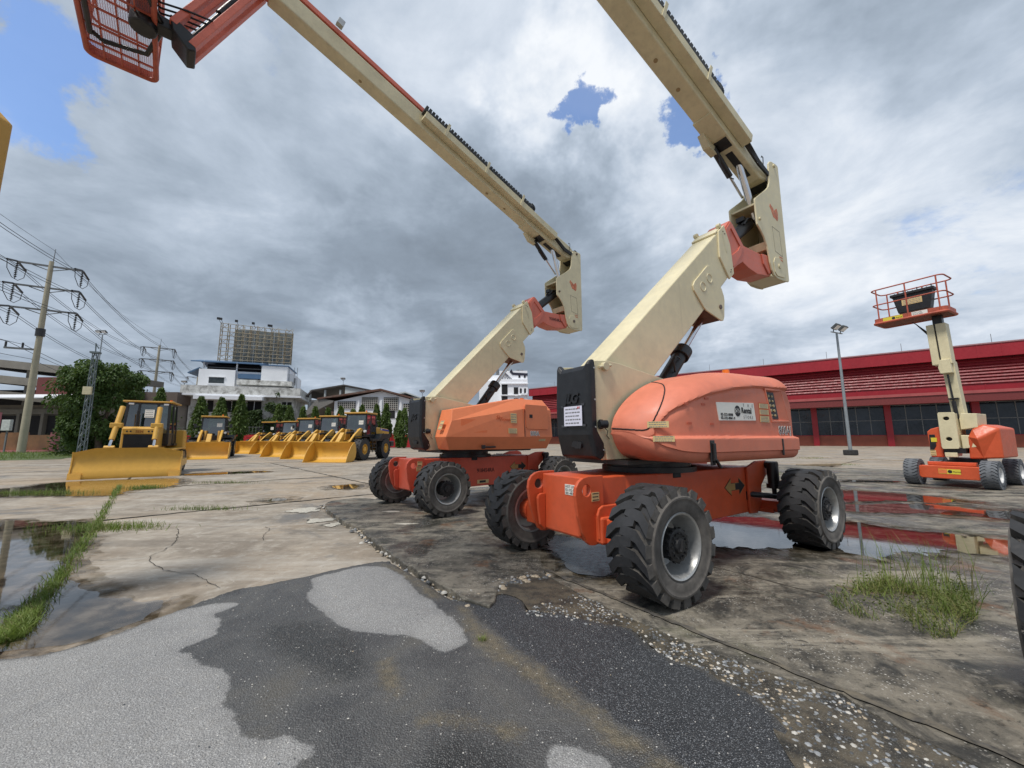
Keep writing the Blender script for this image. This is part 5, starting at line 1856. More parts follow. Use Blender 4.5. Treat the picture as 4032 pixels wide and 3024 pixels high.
# ------------------------------------------------------------------ small electric boom lift at the right
def small_lift(loc, rz):
    T = thing('boom_lift', 'small distant boom lift with grey tyres and raised red basket before the red building', 'boom lift', loc, rz, 'articulating boom lifts')
    ty = tyre_mesh(.365, .30, .19, nl=26, lug=.018, ring=False, mats=[RUBBER_GREY, RUBBER_GREY, RUBBER_GREY])
    rm = rim_mesh(.188, .30, .06, paint('white_rim', (.72, .72, .72), .4, var=.1), .08)
    for k, (x, y) in enumerate(((-1.02, -.70), (-1.02, .78), (1.02, -.70), (1.02, .78))):
        wheel(T, x, y, .365, 0 if y < 0 else PI, .4 * k, ty, rm, None)
    ch = MB().box(-.98, 1.05, -.42, .48, .30, .60).build('chassis', ORANGE, T, bevel=.02)
    bm_ = MB().prism([(-.56, .24), (-.50, .21), (.60, .21), (.64, .26), (.64, .53), (.58, .56), (-.50, .56), (-.56, .52)], -1.20, -1.02, 'vz').build('front_beam', ORANGE, T, bevel=.02)
    MB().box(-1.0, -.85, -.44, .50, .56, .66).build('cross_member', ORANGE, T, bevel=.015)
    MB().box(.94, 1.12, -.56, .64, .24, .55).build('rear_beam', ORANGE, T, bevel=.02)
    lp = label_plate((-1.2025, .03, .41), (0, -1, 0), (0, 0, 1), .42, .13, YEL_DEC, bm_, 'rental_sticker')
    MB().tube((-1.206, .02, .41), (-1.2035, .02, .41), .045, n=20).build('sticker_disc', INK, lp)
    lettering('Rental', .06, (-1.2065, -.04, .388), (0, -1, 0), (0, 0, 1), INK, lp, 'sticker_text', depth=.0006)
    label_plate((-1.2045, .155, .41), (0, -1, 0), (0, 0, 1), .16, .11, paint('sticker_orange_plain', lin(224, 120, 70), .5), lp, 'sticker_panel')
    MB().lathe([(.60, .42), (.68, .42), (.68, .36), (.76, .36), (.76, 0)], 32, (-.1, -.1, 0), 'z').build('slew_ring', BLACKM, T, smooth=40)
    # turret covers
    lf = MB()
    lf.prism([(.18, .78), (.44, .78), (.46, 1.50), (.38, 1.58), (.20, 1.64), (.12, 1.60)], -.85, .75, 'vz')
    lfo = lf.build('turret_cover', ORANGE, T, bevel=.03, seg=3)
    MB().prism([(.44, .98), (.36, .98), (.30, 1.1), (.30, 1.42), (.42, 1.42)], -.862, -.84, 'vz').build('control_panel', BLACKP, lfo, bevel=.01)
    label_plate((-.866, .33, 1.27), (0, -1, 0), (.0, 0, 1), .12, .12, YEL_DEC, lfo, 'warning_label')
    label_plate((-.866, .38, .90), (0, -1, 0), (.0, 0, 1), .12, .16, TAN_DEC, lfo, 'safety_label', lines=3)
    rt_ = MB()
    V = [(-.85, -.30, .76), (-.80, -.55, .76), (-.70, -.88, .79), (.75, -.88, .79), (.75, -.30, .76), (-.85, -.32, 1.35), (-.95, -.52, 1.30), (-.72, -.89, 1.58), (.75, -.89, 1.58), (.75, -.30, 1.60), (-.80, -.42, 1.56), (-.70, -.60, 1.69), (.70, -.60, 1.69), (.70, -.34, 1.66)]
    rt_.add(V, [(0, 1, 6, 5), (1, 2, 7, 6), (2, 3, 8, 7), (3, 4, 9, 8), (5, 6, 10), (6, 7, 11, 10), (7, 8, 12, 11), (10, 11, 12, 13), (8, 9, 13, 12), (0, 4, 3, 2, 1), (0, 5, 10, 13, 9, 4)])
    rto = rt_.build('turret_cover', ORANGE, T, bevel=.04, seg=3)
    label_plate((-.722, -.74, 1.22), (.16, -.99, 0), (0, 0, 1), .25, .20, WHITE_DEC, rto, 'paper_notice', lines=4, ink=GREY_INK)
    label_plate((-.722, -.70, 1.42), (.16, -.99, 0), (0, 0, 1), .20, .05, TAN_DEC, rto, 'safety_label')
    # cream boom support with two holes
    hl = [[(-.01 + .062 * math.cos(t), z_ + .055 * math.sin(t)) for t in [i * PI / 8 for i in range(16)]] for z_ in (1.86, 1.29)]
    o_ = [(-.17, 1.03), (.14, 1.02), (.16, 1.08), (.15, 2.0), (.12, 2.04), (-.17, 2.03), (-.19, 1.98), (-.19, 1.08)]
    MB().prism([o_] + hl, -1.02, -.94, 'vz').build('boom_support', CREAM, T, bevel=.012)
    MB().box(-.93, -.90, -.15, .12, 1.08, 1.98).build('support_back', INK, T)
    MB().box(-.90, -.2, -.17, -.14, 1.05, 2.0).build('support_side', CREAM, T)
    MB().box(-.90, -.2, .11, .14, 1.05, 2.0).build('support_side', CREAM, T)
    MB().prism([(-.20, 1.55), (-.52, 1.60), (-.54, 1.98), (-.24, 2.0), (-.2, 1.86)], -.75, .1, 'vz').build('knuckle_box', CREAM, T, bevel=.015)
    MB().prism([(-.20, 1.02), (-.48, 1.08), (-.50, 1.38), (-.2, 1.40)], -.85, .0, 'vz').build('lower_arm', CREAM, T, bevel=.015)
    MB().box(-1.0, -.9, -.12, .12, .80, .92).build('bump_stop', CREAM, T, bevel=.01)
    MB().box(-.95, -.3, -.28, .14, .90, 1.04).build('turret_floor', BLACKM, T)
    # riser and upper boom
    MB().add([(-.62, -.30, 1.75), (-.62, -.05, 1.75), (-.32, -.05, 1.75), (-.32, -.30, 1.75), (-.62, -.235, 3.50), (-.62, .02, 3.50), (-.32, .02, 3.50), (-.32, -.235, 3.50)],
             [(0, 1, 2, 3), (4, 5, 6, 7), (0, 1, 5, 4), (1, 2, 6, 5), (2, 3, 7, 6), (3, 0, 4, 7)]).build('lower_boom', CREAM_D, T, bevel=.012)
    rc = MB()
    rc.tube((-.70, -.16, 1.85), (-.70, -.135, 2.35), .045, n=12)
    rc.tube((-.70, -.135, 2.35), (-.70, -.10, 3.12), .022, n=10)
    rc.box(-.74, -.60, -.24, -.04, 2.40, 2.44)
    rc.build('lift_cylinder', BLACKM, T, smooth=40)
    MB().prism([(-.22, 3.15), (.02, 3.15), (.05, 3.32), (.0, 3.55), (-.20, 3.55)], -.80, -.30, 'vz').build('boom_knuckle', CREAM, T, bevel=.015)
    for (v0, v1, nm) in ((.03, .19, 0), (-.215, -.005, 0)):
        MB().add([(-.74, v0 - .02, 3.42), (-.74, v1 - .02, 3.42), (-.42, v1 - .02, 3.42), (-.42, v0 - .02, 3.42), (-.74, v0, 4.62), (-.74, v1, 4.62), (-.42, v1, 4.62), (-.42, v0, 4.62)],
                 [(0, 1, 2, 3), (4, 5, 6, 7), (0, 1, 5, 4), (1, 2, 6, 5), (2, 3, 7, 6), (3, 0, 4, 7)]).build('upper_boom', CREAM, T, bevel=.012)
    MB().box(-.70, -.44, -.05, .05, 3.4, 4.55).build('boom_cable', INK, T)
    hd = MB()
    hd.box(-.66, -.46, -.14, .06, 4.55, 4.90)
    hd.box(-.72, -.40, .0, .16, 4.50, 4.60)
    hd.build('platform_rotator', BLACKM, T, bevel=.015)
    cb = MB()
    for k in range(4):
        cb.path([(-.5, .10, 4.52 + .02 * k), (-.55, .22, 4.46 - .03 * k), (-.6, .42, 4.74), (-.6, .5, 4.83)], .012, 6)
    tag(cb.build('control_cables', BLACKM, T, smooth=50), kind='stuff')
    x0, x1, y0, y1, z = -1.02, -.18, -.37, 1.26, 4.90
    platform(T, x0, x1, y0, y1, z, BASKET, hgt=1.08)
    lp = label_plate((x0 - .010, .80, z + .075), (0, -1, 0), (0, 0, 1), .46, .12, YEL_DEC, T, 'rental_sticker')
    MB().tube((x0 - .015, .78, z + .075), (x0 - .0125, .78, z + .075), .042, n=20).build('sticker_disc', INK, lp)
    lettering('Rental', .055, (x0 - .0145, .72, z + .055), (0, -1, 0), (0, 0, 1), INK, lp, 'sticker_text', depth=.0006)
    hp = label_plate((x0 - .010, .20, z + .085), (0, -1, 0), (0, 0, 1), .34, .11, WHITE_DEC, T, 'hotline_sticker')
    lettering('HOT LINE', .045, (x0 - .0135, .35, z + .090), (0, -1, 0), (0, 0, 1), INK, hp, 'sticker_text', depth=.0006)
    lettering('02-332-0088', .042, (x0 - .0135, .35, z + .045), (0, -1, 0), (0, 0, 1), INK, hp, 'sticker_text', depth=.0006)
    label_plate((x1 - .345, .46, z + .62), (0, -1, 0), (0, 0, 1), .46, .20, TAN_DEC, T, 'control_box_label', lines=4, ink=GREY_INK)
    return T


small_lift((13.02, 11.61, 0), .504)

# ------------------------------------------------------------------ wheel loaders (front of machine towards local -y)
L_TY = tyre_mesh(.74, .52, .34, nl=18, lug=.045, ring=False, mats=[RUBBER, paint('loader_sidewall', (.030, .030, .032), .75, var=.2), RUBBER])
L_RIM = rim_mesh(.335, .52, .14, YELLOW, .14)
L_HUB = MB().lathe([(-.20, .17), (-.25, .16), (-.27, .12), (-.27, 0)], 20).mesh('hub', YELLOW, smooth=40)


def loader_master():
    T = bpy.data.objects.new('wheel_loader', None)
    COL.objects.link(T)
    for k, (x, y) in enumerate(((1.08, -1.55), (-1.08, -1.55), (1.08, 1.55), (-1.08, 1.55))):
        wheel(T, x, y, .74, PI / 2 * 0 + (PI / 2 if x > 0 else -PI / 2), .3 * k, L_TY, L_RIM, L_HUB)
    # bucket
    prof = [(-3.98, .02), (-3.30, .02), (-3.02, .10), (-2.86, .30), (-2.80, .60), (-2.86, .92), (-3.02, 1.22)]
    bw = 1.40
    bk = MB()
    V = []
    n = len(prof)
    for s in (-1, 1):
        V += [(s * bw, y, z) for y, z in prof]
    bk.add(V, [(i, i + 1, n + i + 1, n + i) for i in range(n - 1)])
    V2 = [(x, y + (.04 if z > .05 else 0), z - .03) for x, y, z in V]
    bk.add(V2, [(i, i + 1, n + i + 1, n + i) for i in range(n - 1)])
    bucket = bk.build('bucket', YELLOW, T, smooth=50)
    for s in (-1, 1):
        sp = prof + [(-3.20, 1.16), (-3.45, .95), (-3.70, .60), (-3.90, .20)]
        MB().prism([(y, z) for y, z in sp], s * bw, s * (bw + .03), 'vz').build('bucket_side', YELLOW, bucket)
    lip = MB()
    lip.box(-bw - .04, bw + .04, -4.02, -3.80, -.02, .025)
    lip.build('bucket_cutting_edge', YELLOW_D, bucket)
    sg = MB()
    sg.box(-bw * .75, bw * .75, -3.06, -2.96, 1.20, 1.26)
    sg.build('spill_guard', YELLOW, bucket)
    # lift arms
    for s in (-1, 1):
        arm = [(-2.86, .35), (-2.72, .18), (-2.52, .30), (-2.2, .86), (-1.6, 1.35), (-1.0, 1.86), (-.82, 2.02), (-.86, 2.12), (-1.05, 2.16), (-1.8, 1.72), (-2.4, 1.24), (-2.72, .80)]
        a = MB().prism(arm, s * .58, s * .72, 'vz').build('lift_arm', YELLOW, T, bevel=.01)
        if s > 0:
            d = Vector((0, .78, .63)).normalized()
            lettering('SEM', .30, (.725, -2.12, 1.10), d, (0, -d.z, d.y), INK, a, 'lettering', bold=.012, depth=.002)
        else:
            d = Vector((0, -.78, -.63)).normalized()
            lettering('SEM', .30, (-.725, -1.55, 1.56), d, (0, -d.z, d.y) if False else (0, -.63, .78), INK, a, 'lettering', bold=.012, depth=.002)
    MB().box(-.6, .6, -1.92, -1.75, 1.05, 1.35).build('arm_cross_tube', YELLOW, T, bevel=.03)
    rk = [(-2.95, 1.02), (-2.75, 1.0), (-2.3, 1.15), (-1.95, 1.65), (-2.0, 1.85), (-2.15, 1.85), (-2.5, 1.45)]
    MB().prism(rk, -.14, .14, 'vz').build('tilt_lever', YELLOW, T, bevel=.01)
    tcy = MB()
    tcy.tube((0, -2.0, 1.78), (0, -1.55, 1.82), .035, n=12)
    tco = tcy.build('tilt_rod', CHROME, T, smooth=40)
    MB().tube((0, -1.6, 1.82), (0, -.8, 1.86), .085, n=14).build('tilt_cylinder', BLACKM, T, smooth=40)
    fr = MB()
    fr.box(-.55, .55, -1.95, -.2, .62, 1.35)
    fr.prism([(-1.2, 1.3), (-.45, 1.3), (-.55, 2.1), (-.95, 2.1)], -.50, -.36, 'vz')
    fr.prism([(-1.2, 1.3), (-.45, 1.3), (-.55, 2.1), (-.95, 2.1)], .36, .50, 'vz')
    fr.build('front_frame', YELLOW_D, T, bevel=.02)
    MB().box(-1.0, 1.0, -1.75, -1.35, .58, .90).build('front_axle', YELLOW_D, T, bevel=.03)
    MB().box(-1.0, 1.0, 1.35, 1.75, .58, .90).build('rear_axle', YELLOW_D, T, bevel=.03)
    MB().box(-.42, .42, -.3, 2.9, .62, 1.30).build('rear_frame', YELLOW_D, T, bevel=.02)
    for s in (-1, 1):
        fd = MB()
        pts = [(.80 * math.cos(t), .80 * math.sin(t)) for t in [math.radians(20 + 14 * i) for i in range(11)]]
        for (y0, z0), (y1, z1) in zip(pts, pts[1:]):
            fd.obox((s * 1.08, -1.55 + (y0 + y1) / 2, .74 + (z0 + z1) / 2 + .04), (1, 0, 0), (0, y1 - y0, z1 - z0), (0, -(z1 - z0), y1 - y0), .27, .55, .1)
        fd = MB()
        fd.box(min(s * .80, s * 1.34), max(s * .80, s * 1.34), -1.95, -1.0, 1.56, 1.60)
        fd.prism([(-1.0, 1.60), (-1.0, 1.55), (-.78, 1.25), (-.74, 1.27)], s * .80, s * 1.34, 'vz')
        fd.build('front_fender', BLACKM, T)
        st = MB()
        st.box(min(s * .70, s * 1.30), max(s * .70, s * 1.30), -.45, 1.1, 1.28, 1.42)
        st.prism([(.45, 1.42), (2.2, 1.42), (2.3, 1.80), (.9, 1.80)], s * .72, s * 1.32, 'vz')
        for z_ in (.55, .80, 1.05):
            st.box(min(s * .95, s * 1.28), max(s * .95, s * 1.28), -.35, .15, z_, z_ + .05)
        st.box(min(s * 1.24, s * 1.28), max(s * 1.24, s * 1.28), -.40, -.34, .50, 1.30)
        st.box(min(s * 1.24, s * 1.28), max(s * 1.24, s * 1.28), .12, .18, .50, 1.30)
        st.build('side_step', BLACKM, T, bevel=.01)
        MB().tube((s * .82, -.62, 1.95), (s * .82, -.78, 1.95), .09, n=14).build('headlight', LAMP_W, T, smooth=40)
        mr = MB()
        mr.tube((s * .80, -.55, 2.45), (s * 1.15, -.62, 2.5), .015, n=6)
        mr.box(s * 1.15 - .09, s * 1.15 + .09, -.66, -.60, 2.35, 2.65)
        mr.build('mirror', BLACKM, T)
        MB().tube((s * .78, -.5, 2.0), (s * 1.25, -.5, 2.12), .02, n=6).build('indicator_arm', BLACKM, T)
    # cab
    cb = MB()
    z0, z1 = 1.42, 3.14
    P = {'a': (-.78, -.50), 'b': (.78, -.50), 'c': (.78, .95), 'd': (-.78, .95)}
    for k, (x, y) in P.items():
        cb.beam((x, y, z0), (x * .94, y + (.10 if y < 0 else -.05), z1), .09, .09, (0, 1, 0))
    cb.beam((-.78, .2, z0), (-.75, .2, z1), .08, .08, (0, 1, 0))
    cb.beam((.78, .2, z0), (.75, .2, z1), .08, .08, (0, 1, 0))
    cb.box(-.80, .80, -.52, .97, z0 - .12, z0 + .32)
    cb.box(-.78, .78, -.44, .92, z1 - .06, z1 + .04)
    cab = cb.build('cab_frame', BLACKM, T, bevel=.012)
    MB().box(-.86, .86, -.62, 1.02, z1 + .04, z1 + .16).build('cab_roof', YELLOW_D, T, bevel=.04)
    MB().box(-.3, .3, .1, .6, z0 + .3, z0 + 1.0).build('seat', BLACKP, cab, bevel=.05)
    MB().add([(-.74, -.50, z0 + .3), (.74, -.50, z0 + .3), (.70, -.42, z1 - .06), (-.70, -.42, z1 - .06)], [(0, 1, 2, 3)]).build('windscreen', WINDOW, cab)
    MB().add([(-.72, .96, z0 + .5), (.72, .96, z0 + .5), (.70, .91, z1 - .06), (-.70, .91, z1 - .06)], [(0, 1, 2, 3)]).build('rear_window', WINDOW, cab)
    for s in (-1, 1):
        MB().add([(s * .785, -.45, z0 + .3), (s * .785, .16, z0 + .3), (s * .76, .16, z1 - .06), (s * .755, -.38, z1 - .06)], [(0, 1, 2, 3)]).build('door_window', WINDOW, cab)
        MB().add([(s * .785, .24, z0 + .5), (s * .785, .9, z0 + .5), (s * .755, .86, z1 - .06), (s * .76, .24, z1 - .06)], [(0, 1, 2, 3)]).build('side_window', WINDOW, cab)
    label_plate((.38, -.475, z0 + 1.15), (1, 0, 0), (0, .06, 1), .34, .30, WHITE_DEC, cab, 'paper_notice', lines=3, ink=GREY_INK)
    # engine hood
    hd = MB()
    hd.prism([(1.0, 1.35), (3.35, 1.20), (3.42, 1.5), (3.36, 2.06), (3.2, 2.18), (1.0, 2.30)], -.68, .68, 'vz')
    hood = hd.build('engine_hood', YELLOW, T, bevel=.06, seg=3)
    for s in (-1, 1):
        MB().prism([(1.8, 2.08), (3.30, 1.98), (3.32, 2.12), (1.8, 2.22)], s * .681, s * .686, 'vz').build('hood_stripe', paint('stripe_blue', lin(60, 66, 150), .4), hood)
        lettering('SEM', .13, (s * .69, 1.9 if s > 0 else 2.3, 2.09), (0, s, -.06 * s), (0, 0, 1), WHITE_DEC, hood, 'lettering', bold=.006)
        MB().box(min(s * .682, s * .69), max(s * .682, s * .69), 2.3, 2.5, 1.45, 1.85).build('hood_vent', INK, hood)
    MB().box(-1.05, 1.05, 3.0, 3.55, .85, 1.25).build('counterweight', BLACKM, T, bevel=.05)
    ex = MB()
    ex.tube((-.35, 1.5, 2.2), (-.35, 1.5, 2.75), .06, n=10)
    ex.tube((.30, 1.9, 2.2), (.30, 1.9, 2.55), .13, n=14)
    exo = MB().tube((-.35, 1.5, 2.2), (-.35, 1.5, 2.75), .06, n=10).build('exhaust', BLACKM, T, smooth=40)
    MB().tube((.30, 1.9, 2.2), (.30, 1.9, 2.55), .13, n=14).build('air_filter', BLACKM, T, smooth=40)
    hr = MB()
    hr.path([(.66, 1.2, 2.2), (.66, 1.25, 2.75), (.66, 1.9, 2.75), (.66, 1.95, 2.2)], .02, 6)
    hr.build('handrail', BLACKM, T, smooth=40)
    MB().tube((.5, .0, z1 + .16), (.5, .0, z1 + .30), .05, n=10).build('beacon', AMBER, T, smooth=40)
    return T


# bucket tip centre on the ground and the way each machine faces
LOADERS = [((-11.5, 24.55), 8, 'wheel loader with fully visible yellow bucket and lettered arm, rightmost of the row'),
           ((-15.2, 28.5), 8, 'second wheel loader from the right end of the yellow row'),
           ((-18.95, 32.2), 8, 'middle wheel loader of the five parked in the yellow row'),
           ((-23.9, 38.3), 8, 'fourth wheel loader from the right end of the yellow row'),
           ((-26.8, 39.6), 8, 'leftmost and farthest wheel loader of the yellow row'),
           ((-22.2, 28.9), -30, 'wheel loader facing the camera between the bulldozer and the loader row')]
LOADERS = LOADERS
lm = loader_master()
for i, ((bx, by), deg, lab) in enumerate(LOADERS):
    o = lm if i == 0 else copy_tree(lm)
    a = math.radians(-deg)
    o.rotation_euler = (0, 0, a)
    # local bucket tip (0,-4.0) -> world
    tx, ty_ = 4.0 * math.sin(a), -4.0 * math.cos(a)
    o.location = (bx - tx, by - ty_, -.08)
    tag(o, lab, 'wheel loader', 'parked yellow wheel loaders')

# ------------------------------------------------------------------ bulldozer (blade towards local -y)
def bulldozer(loc, rz):
    T = thing('bulldozer', 'yellow bulldozer with wide curved blade standing in a puddle', 'bulldozer', loc, rz)
    bw = 1.66
    prof = [(-.10, -.02), (-.13, .10), (-.06, .30), (.02, .55), (.05, .80), (.0, 1.05), (-.06, 1.16)]
    n = len(prof)
    bl = MB()
    xs = [-bw, -bw * .62, bw * .62, bw]
    V = []
    for x in xs:
        for y, z in prof:
            zz = z
            if abs(x) == bw and z > 1.0:
                zz = z - .16
            V.append((x, y, zz))
    m = len(V)
    V += [(x, y + .05, z) for x, y, z in V]
    F = []
    for i in range(3):
        for j in range(n - 1):
            a = (i * n + j, i * n + j + 1, (i + 1) * n + j + 1, (i + 1) * n + j)
            F += [a, tuple(q + m for q in reversed(a))]
        F.append((i * n + n - 1, m + i * n + n - 1, m + (i + 1) * n + n - 1, (i + 1) * n + n - 1))
    bl.add(V, F)
    blade = bl.build('blade', YELLOW, T, smooth=35)
    for s in (-1, 1):
        MB().prism([(-.18, -.02), (.22, .02), (.30, .45), (.28, .85), (.10, 1.0), (-.02, 1.02), (.0, .8), (-.04, .5), (-.14, .2)], s * bw, s * (bw + .04), 'vz').build('blade_end_plate', YELLOW, blade)
        MB().box(min(s * bw * .80, s * (bw + .05)), max(s * bw * .80, s * (bw + .05)), -.165, -.125, -.04, .22).build('blade_corner_bit', paint('corner_bit', lin(232, 178, 84), .4, var=.05), blade)
        lug = MB().prism([(.05, 1.05), (.25, 1.05), (.20, 1.20), (.12, 1.26), (.05, 1.2)], s * .52, s * .86, 'vz').build('blade_lug', YELLOW, blade, bevel=.02)
        # push arm
        MB().prism([(.20, .18), (.20, .50), (2.9, .62), (2.9, .34)], s * 1.30, s * 1.48, 'vz').build('push_arm', YELLOW, T, bevel=.02)
        # lift cylinder
        p0, p1 = Vector((s * .69, .12, 1.22)), Vector((s * .62, .92, 2.86))
        d = (p1 - p0)
        a = p0 + d * .16
        cy = MB().tube(a, p1, .095, n=18)
        cyo = cy.build('lift_cylinder', YELLOW, T, smooth=40)
        MB().tube(p0, a, .05, n=14).build('rod', CHROME, cyo, smooth=40)
        c = p0 + d * .52
        MB().obox(c, (1, 0, 0), (0, 1, 0), (0, 0, 1), .20, .12, .10).build('cylinder_trunnion', YELLOW, cyo, bevel=.03)
        # track
        tr = MB()
        pts = []
        for k in range(19):
            t = PI / 2 + PI * k / 18
            pts.append((1.05 + .38 * math.cos(t), .46 + .38 * math.sin(t)))
        for k in range(19):
            t = -PI / 2 + PI * k / 18
            pts.append((3.75 + .44 * math.cos(t), .50 + .44 * math.sin(t)))
        tr.prism(pts, s * .78, s * 1.24, 'vz')
        tro = tr.build('track', BLACKM, T, bevel=.02)
        gs = MB()
        L = len(pts)
        for i in range(L):
            p, q = Vector(pts[i]), Vector(pts[(i + 1) % L])
            k = max(1, int((q - p).length / .17))
            for j in range(k):
                c2 = p.lerp(q, (j + .5) / k)
                dd = (q - p).normalized()
                nn_ = Vector((dd.y, -dd.x))
                gs.obox((s * 1.01, c2.x + nn_.x * .03, c2.y + nn_.y * .03), (1, 0, 0), (0, dd.x, dd.y), (0, nn_.x, nn_.y), .25, .022, .035)
        tag(gs.build('track_shoes', BLACKM, tro), kind='stuff')
        MB().prism([(.9, 1.0), (4.1, 1.05), (4.1, 1.12), (.9, 1.06)], s * .72, s * 1.22, 'vz').build('track_guard', YELLOW, T, bevel=.01)
    # engine housing and grille
    MB().prism([(1.05, .72), (2.6, .80), (2.6, 2.02), (1.25, 2.04), (1.12, 1.96)], -.62, .62, 'vz').build('engine_housing', YELLOW, T, bevel=.03)
    gr = MB()
    gr.box(-.52, .52, 1.04, 1.12, .86, 1.70)
    gro = gr.build('grille', INK, T)
    for k in range(14):
        MB().box(-.51, .51, 1.025, 1.04, .90 + k * .057, .915 + k * .057).build('grille_slat', BLACKM, gro)
    bro = MB().box(-.58, .58, 1.02, 1.11, 1.72, 1.96).build('nose_panel', YELLOW, T, bevel=.02)
    lettering('SEM', .15, (-.14, 1.017, 1.78), (1, 0, 0), (0, 0, 1), paint('emboss_ochre', lin(150, 96, 20), .5), bro, 'lettering', bold=.006, depth=.003)
    for x in (-.42, -.30, .30, .42):
        MB().tube((x, 1.02, 1.84), (x, 1.012, 1.84), .035, n=12).build('nose_hole', INK, bro)
    # cab
    z0, z1 = 1.75, 3.12
    cb = MB()
    for x, y in ((-.80, 2.0), (.80, 2.0), (.80, 3.7), (-.80, 3.7), (-.80, 2.95), (.80, 2.95)):
        cb.beam((x, y, z0 - .5), (x * .92, y + (.12 if y < 2.5 else 0), z1), .10, .10, (0, 1, 0))
    cb.beam((-.35, 1.98, z0), (-.33, 2.12, z1), .09, .09, (0, 1, 0))
    cb.beam((.35, 1.98, z0), (.33, 2.12, z1), .09, .09, (0, 1, 0))
    cb.box(-.82, .82, 1.98, 3.72, z0 - .55, z0 + .02)
    cb.box(-.78, .78, 2.1, 3.7, z1 - .05, z1 + .03)
    cab = cb.build('cab_frame', BLACKM, T, bevel=.012)
    MB().box(-.92, .92, 2.0, 3.8, z1 + .03, z1 + .11).build('cab_roof', YELLOW_D, T, bevel=.03)
    MB().add([(-.78, 1.985, z0), (.78, 1.985, z0), (.72, 2.11, z1 - .05), (-.72, 2.11, z1 - .05)], [(0, 1, 2, 3)]).build('windscreen', WINDOW, cab)
    MB().add([(-.78, 3.72, z0), (.78, 3.72, z0), (.72, 3.72, z1 - .05), (-.72, 3.72, z1 - .05)], [(0, 1, 2, 3)]).build('rear_window', WINDOW, cab)
    for s in (-1, 1):
        MB().add([(s * .815, 2.05, z0 - .4), (s * .815, 2.9, z0 - .4), (s * .75, 2.9, z1 - .05), (s * .75, 2.16, z1 - .05)], [(0, 1, 2, 3)]).build('door_window', WINDOW, cab)
        MB().add([(s * .815, 3.0, z0), (s * .815, 3.66, z0), (s * .75, 3.66, z1 - .05), (s * .75, 3.0, z1 - .05)], [(0, 1, 2, 3)]).build('side_window', WINDOW, cab)
        MB().box(s * .62 - .09, s * .62 + .09, 2.02, 2.10, z1 - .08, z1 + .0).build('work_light', LAMP_W, cab, bevel=.01)
    label_plate((.06, 1.995, z0 + .90), (1, 0, 0), (0, .09, 1), .34, .36, WHITE_DEC, cab, 'paper_notice', lines=4, ink=GREY_INK)
    MB().box(-.32, .32, 2.7, 3.2, z0 - .3, z0 + .75).build('seat', BLACKP, cab, bevel=.05)
    MB().prism([(3.72, .95), (4.5, .95), (4.55, 1.7), (4.2, 1.95), (3.72, 1.95)], -1.15, 1.15, 'vz').build('fuel_tank', YELLOW, T, bevel=.05)
    MB().tube((.55, 3.4, z1 + .11), (.55, 3.4, z1 + .26), .055, n=10).build('beacon', AMBER, T, smooth=40)
    MB().tube((-.25, 1.6, 2.0), (-.25, 1.6, 2.75), .06, n=12).build('exhaust', BLACKM, T, smooth=40)
    MB().box(.70, .90, 3.0, 3.9, 1.2, 1.3).build('door_step', BLACKM, T)
    return T


_d0, _d1 = Vector((-15.32, 14.1)), Vector((-12.35, 15.32))
_mid = (_d0 + _d1) / 2
_an = math.radians(31)
_bd = bulldozer((_mid.x - .85, _mid.y + .72, -.08 + .02), _an)
_bd.scale = (.92, .92, .95)

# ------------------------------------------------------------------ red factory hall on the right
FAC_RED = paint('factory_red_cladding', lin(150, 28, 40), .45, var=.06, dirt=.15, dirt_col=(.16, .02, .025), scale=.6, streak=.12)
FAC_RED_D = paint('factory_red_louvre', lin(128, 26, 36), .5, var=.08, dirt=.2, dirt_col=(.10, .015, .02), scale=.6)
FAC_PINK = paint('factory_canopy_pink', lin(160, 78, 78), .55, var=.08, dirt=.2, dirt_col=(.25, .10, .09), scale=.8)
FAC_BROWN = paint('factory_sill_brown', lin(142, 74, 56), .6, var=.12, dirt=.2, dirt_col=(.14, .06, .045), scale=.8)
FAC_GLASS = paint('dark_window_glass', (.014, .020, .030), .10, var=.4, scale=.5)
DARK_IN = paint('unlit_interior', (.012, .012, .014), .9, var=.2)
STEEL_GREY = paint('steel_grey', lin(110, 112, 114), .5, var=.1)


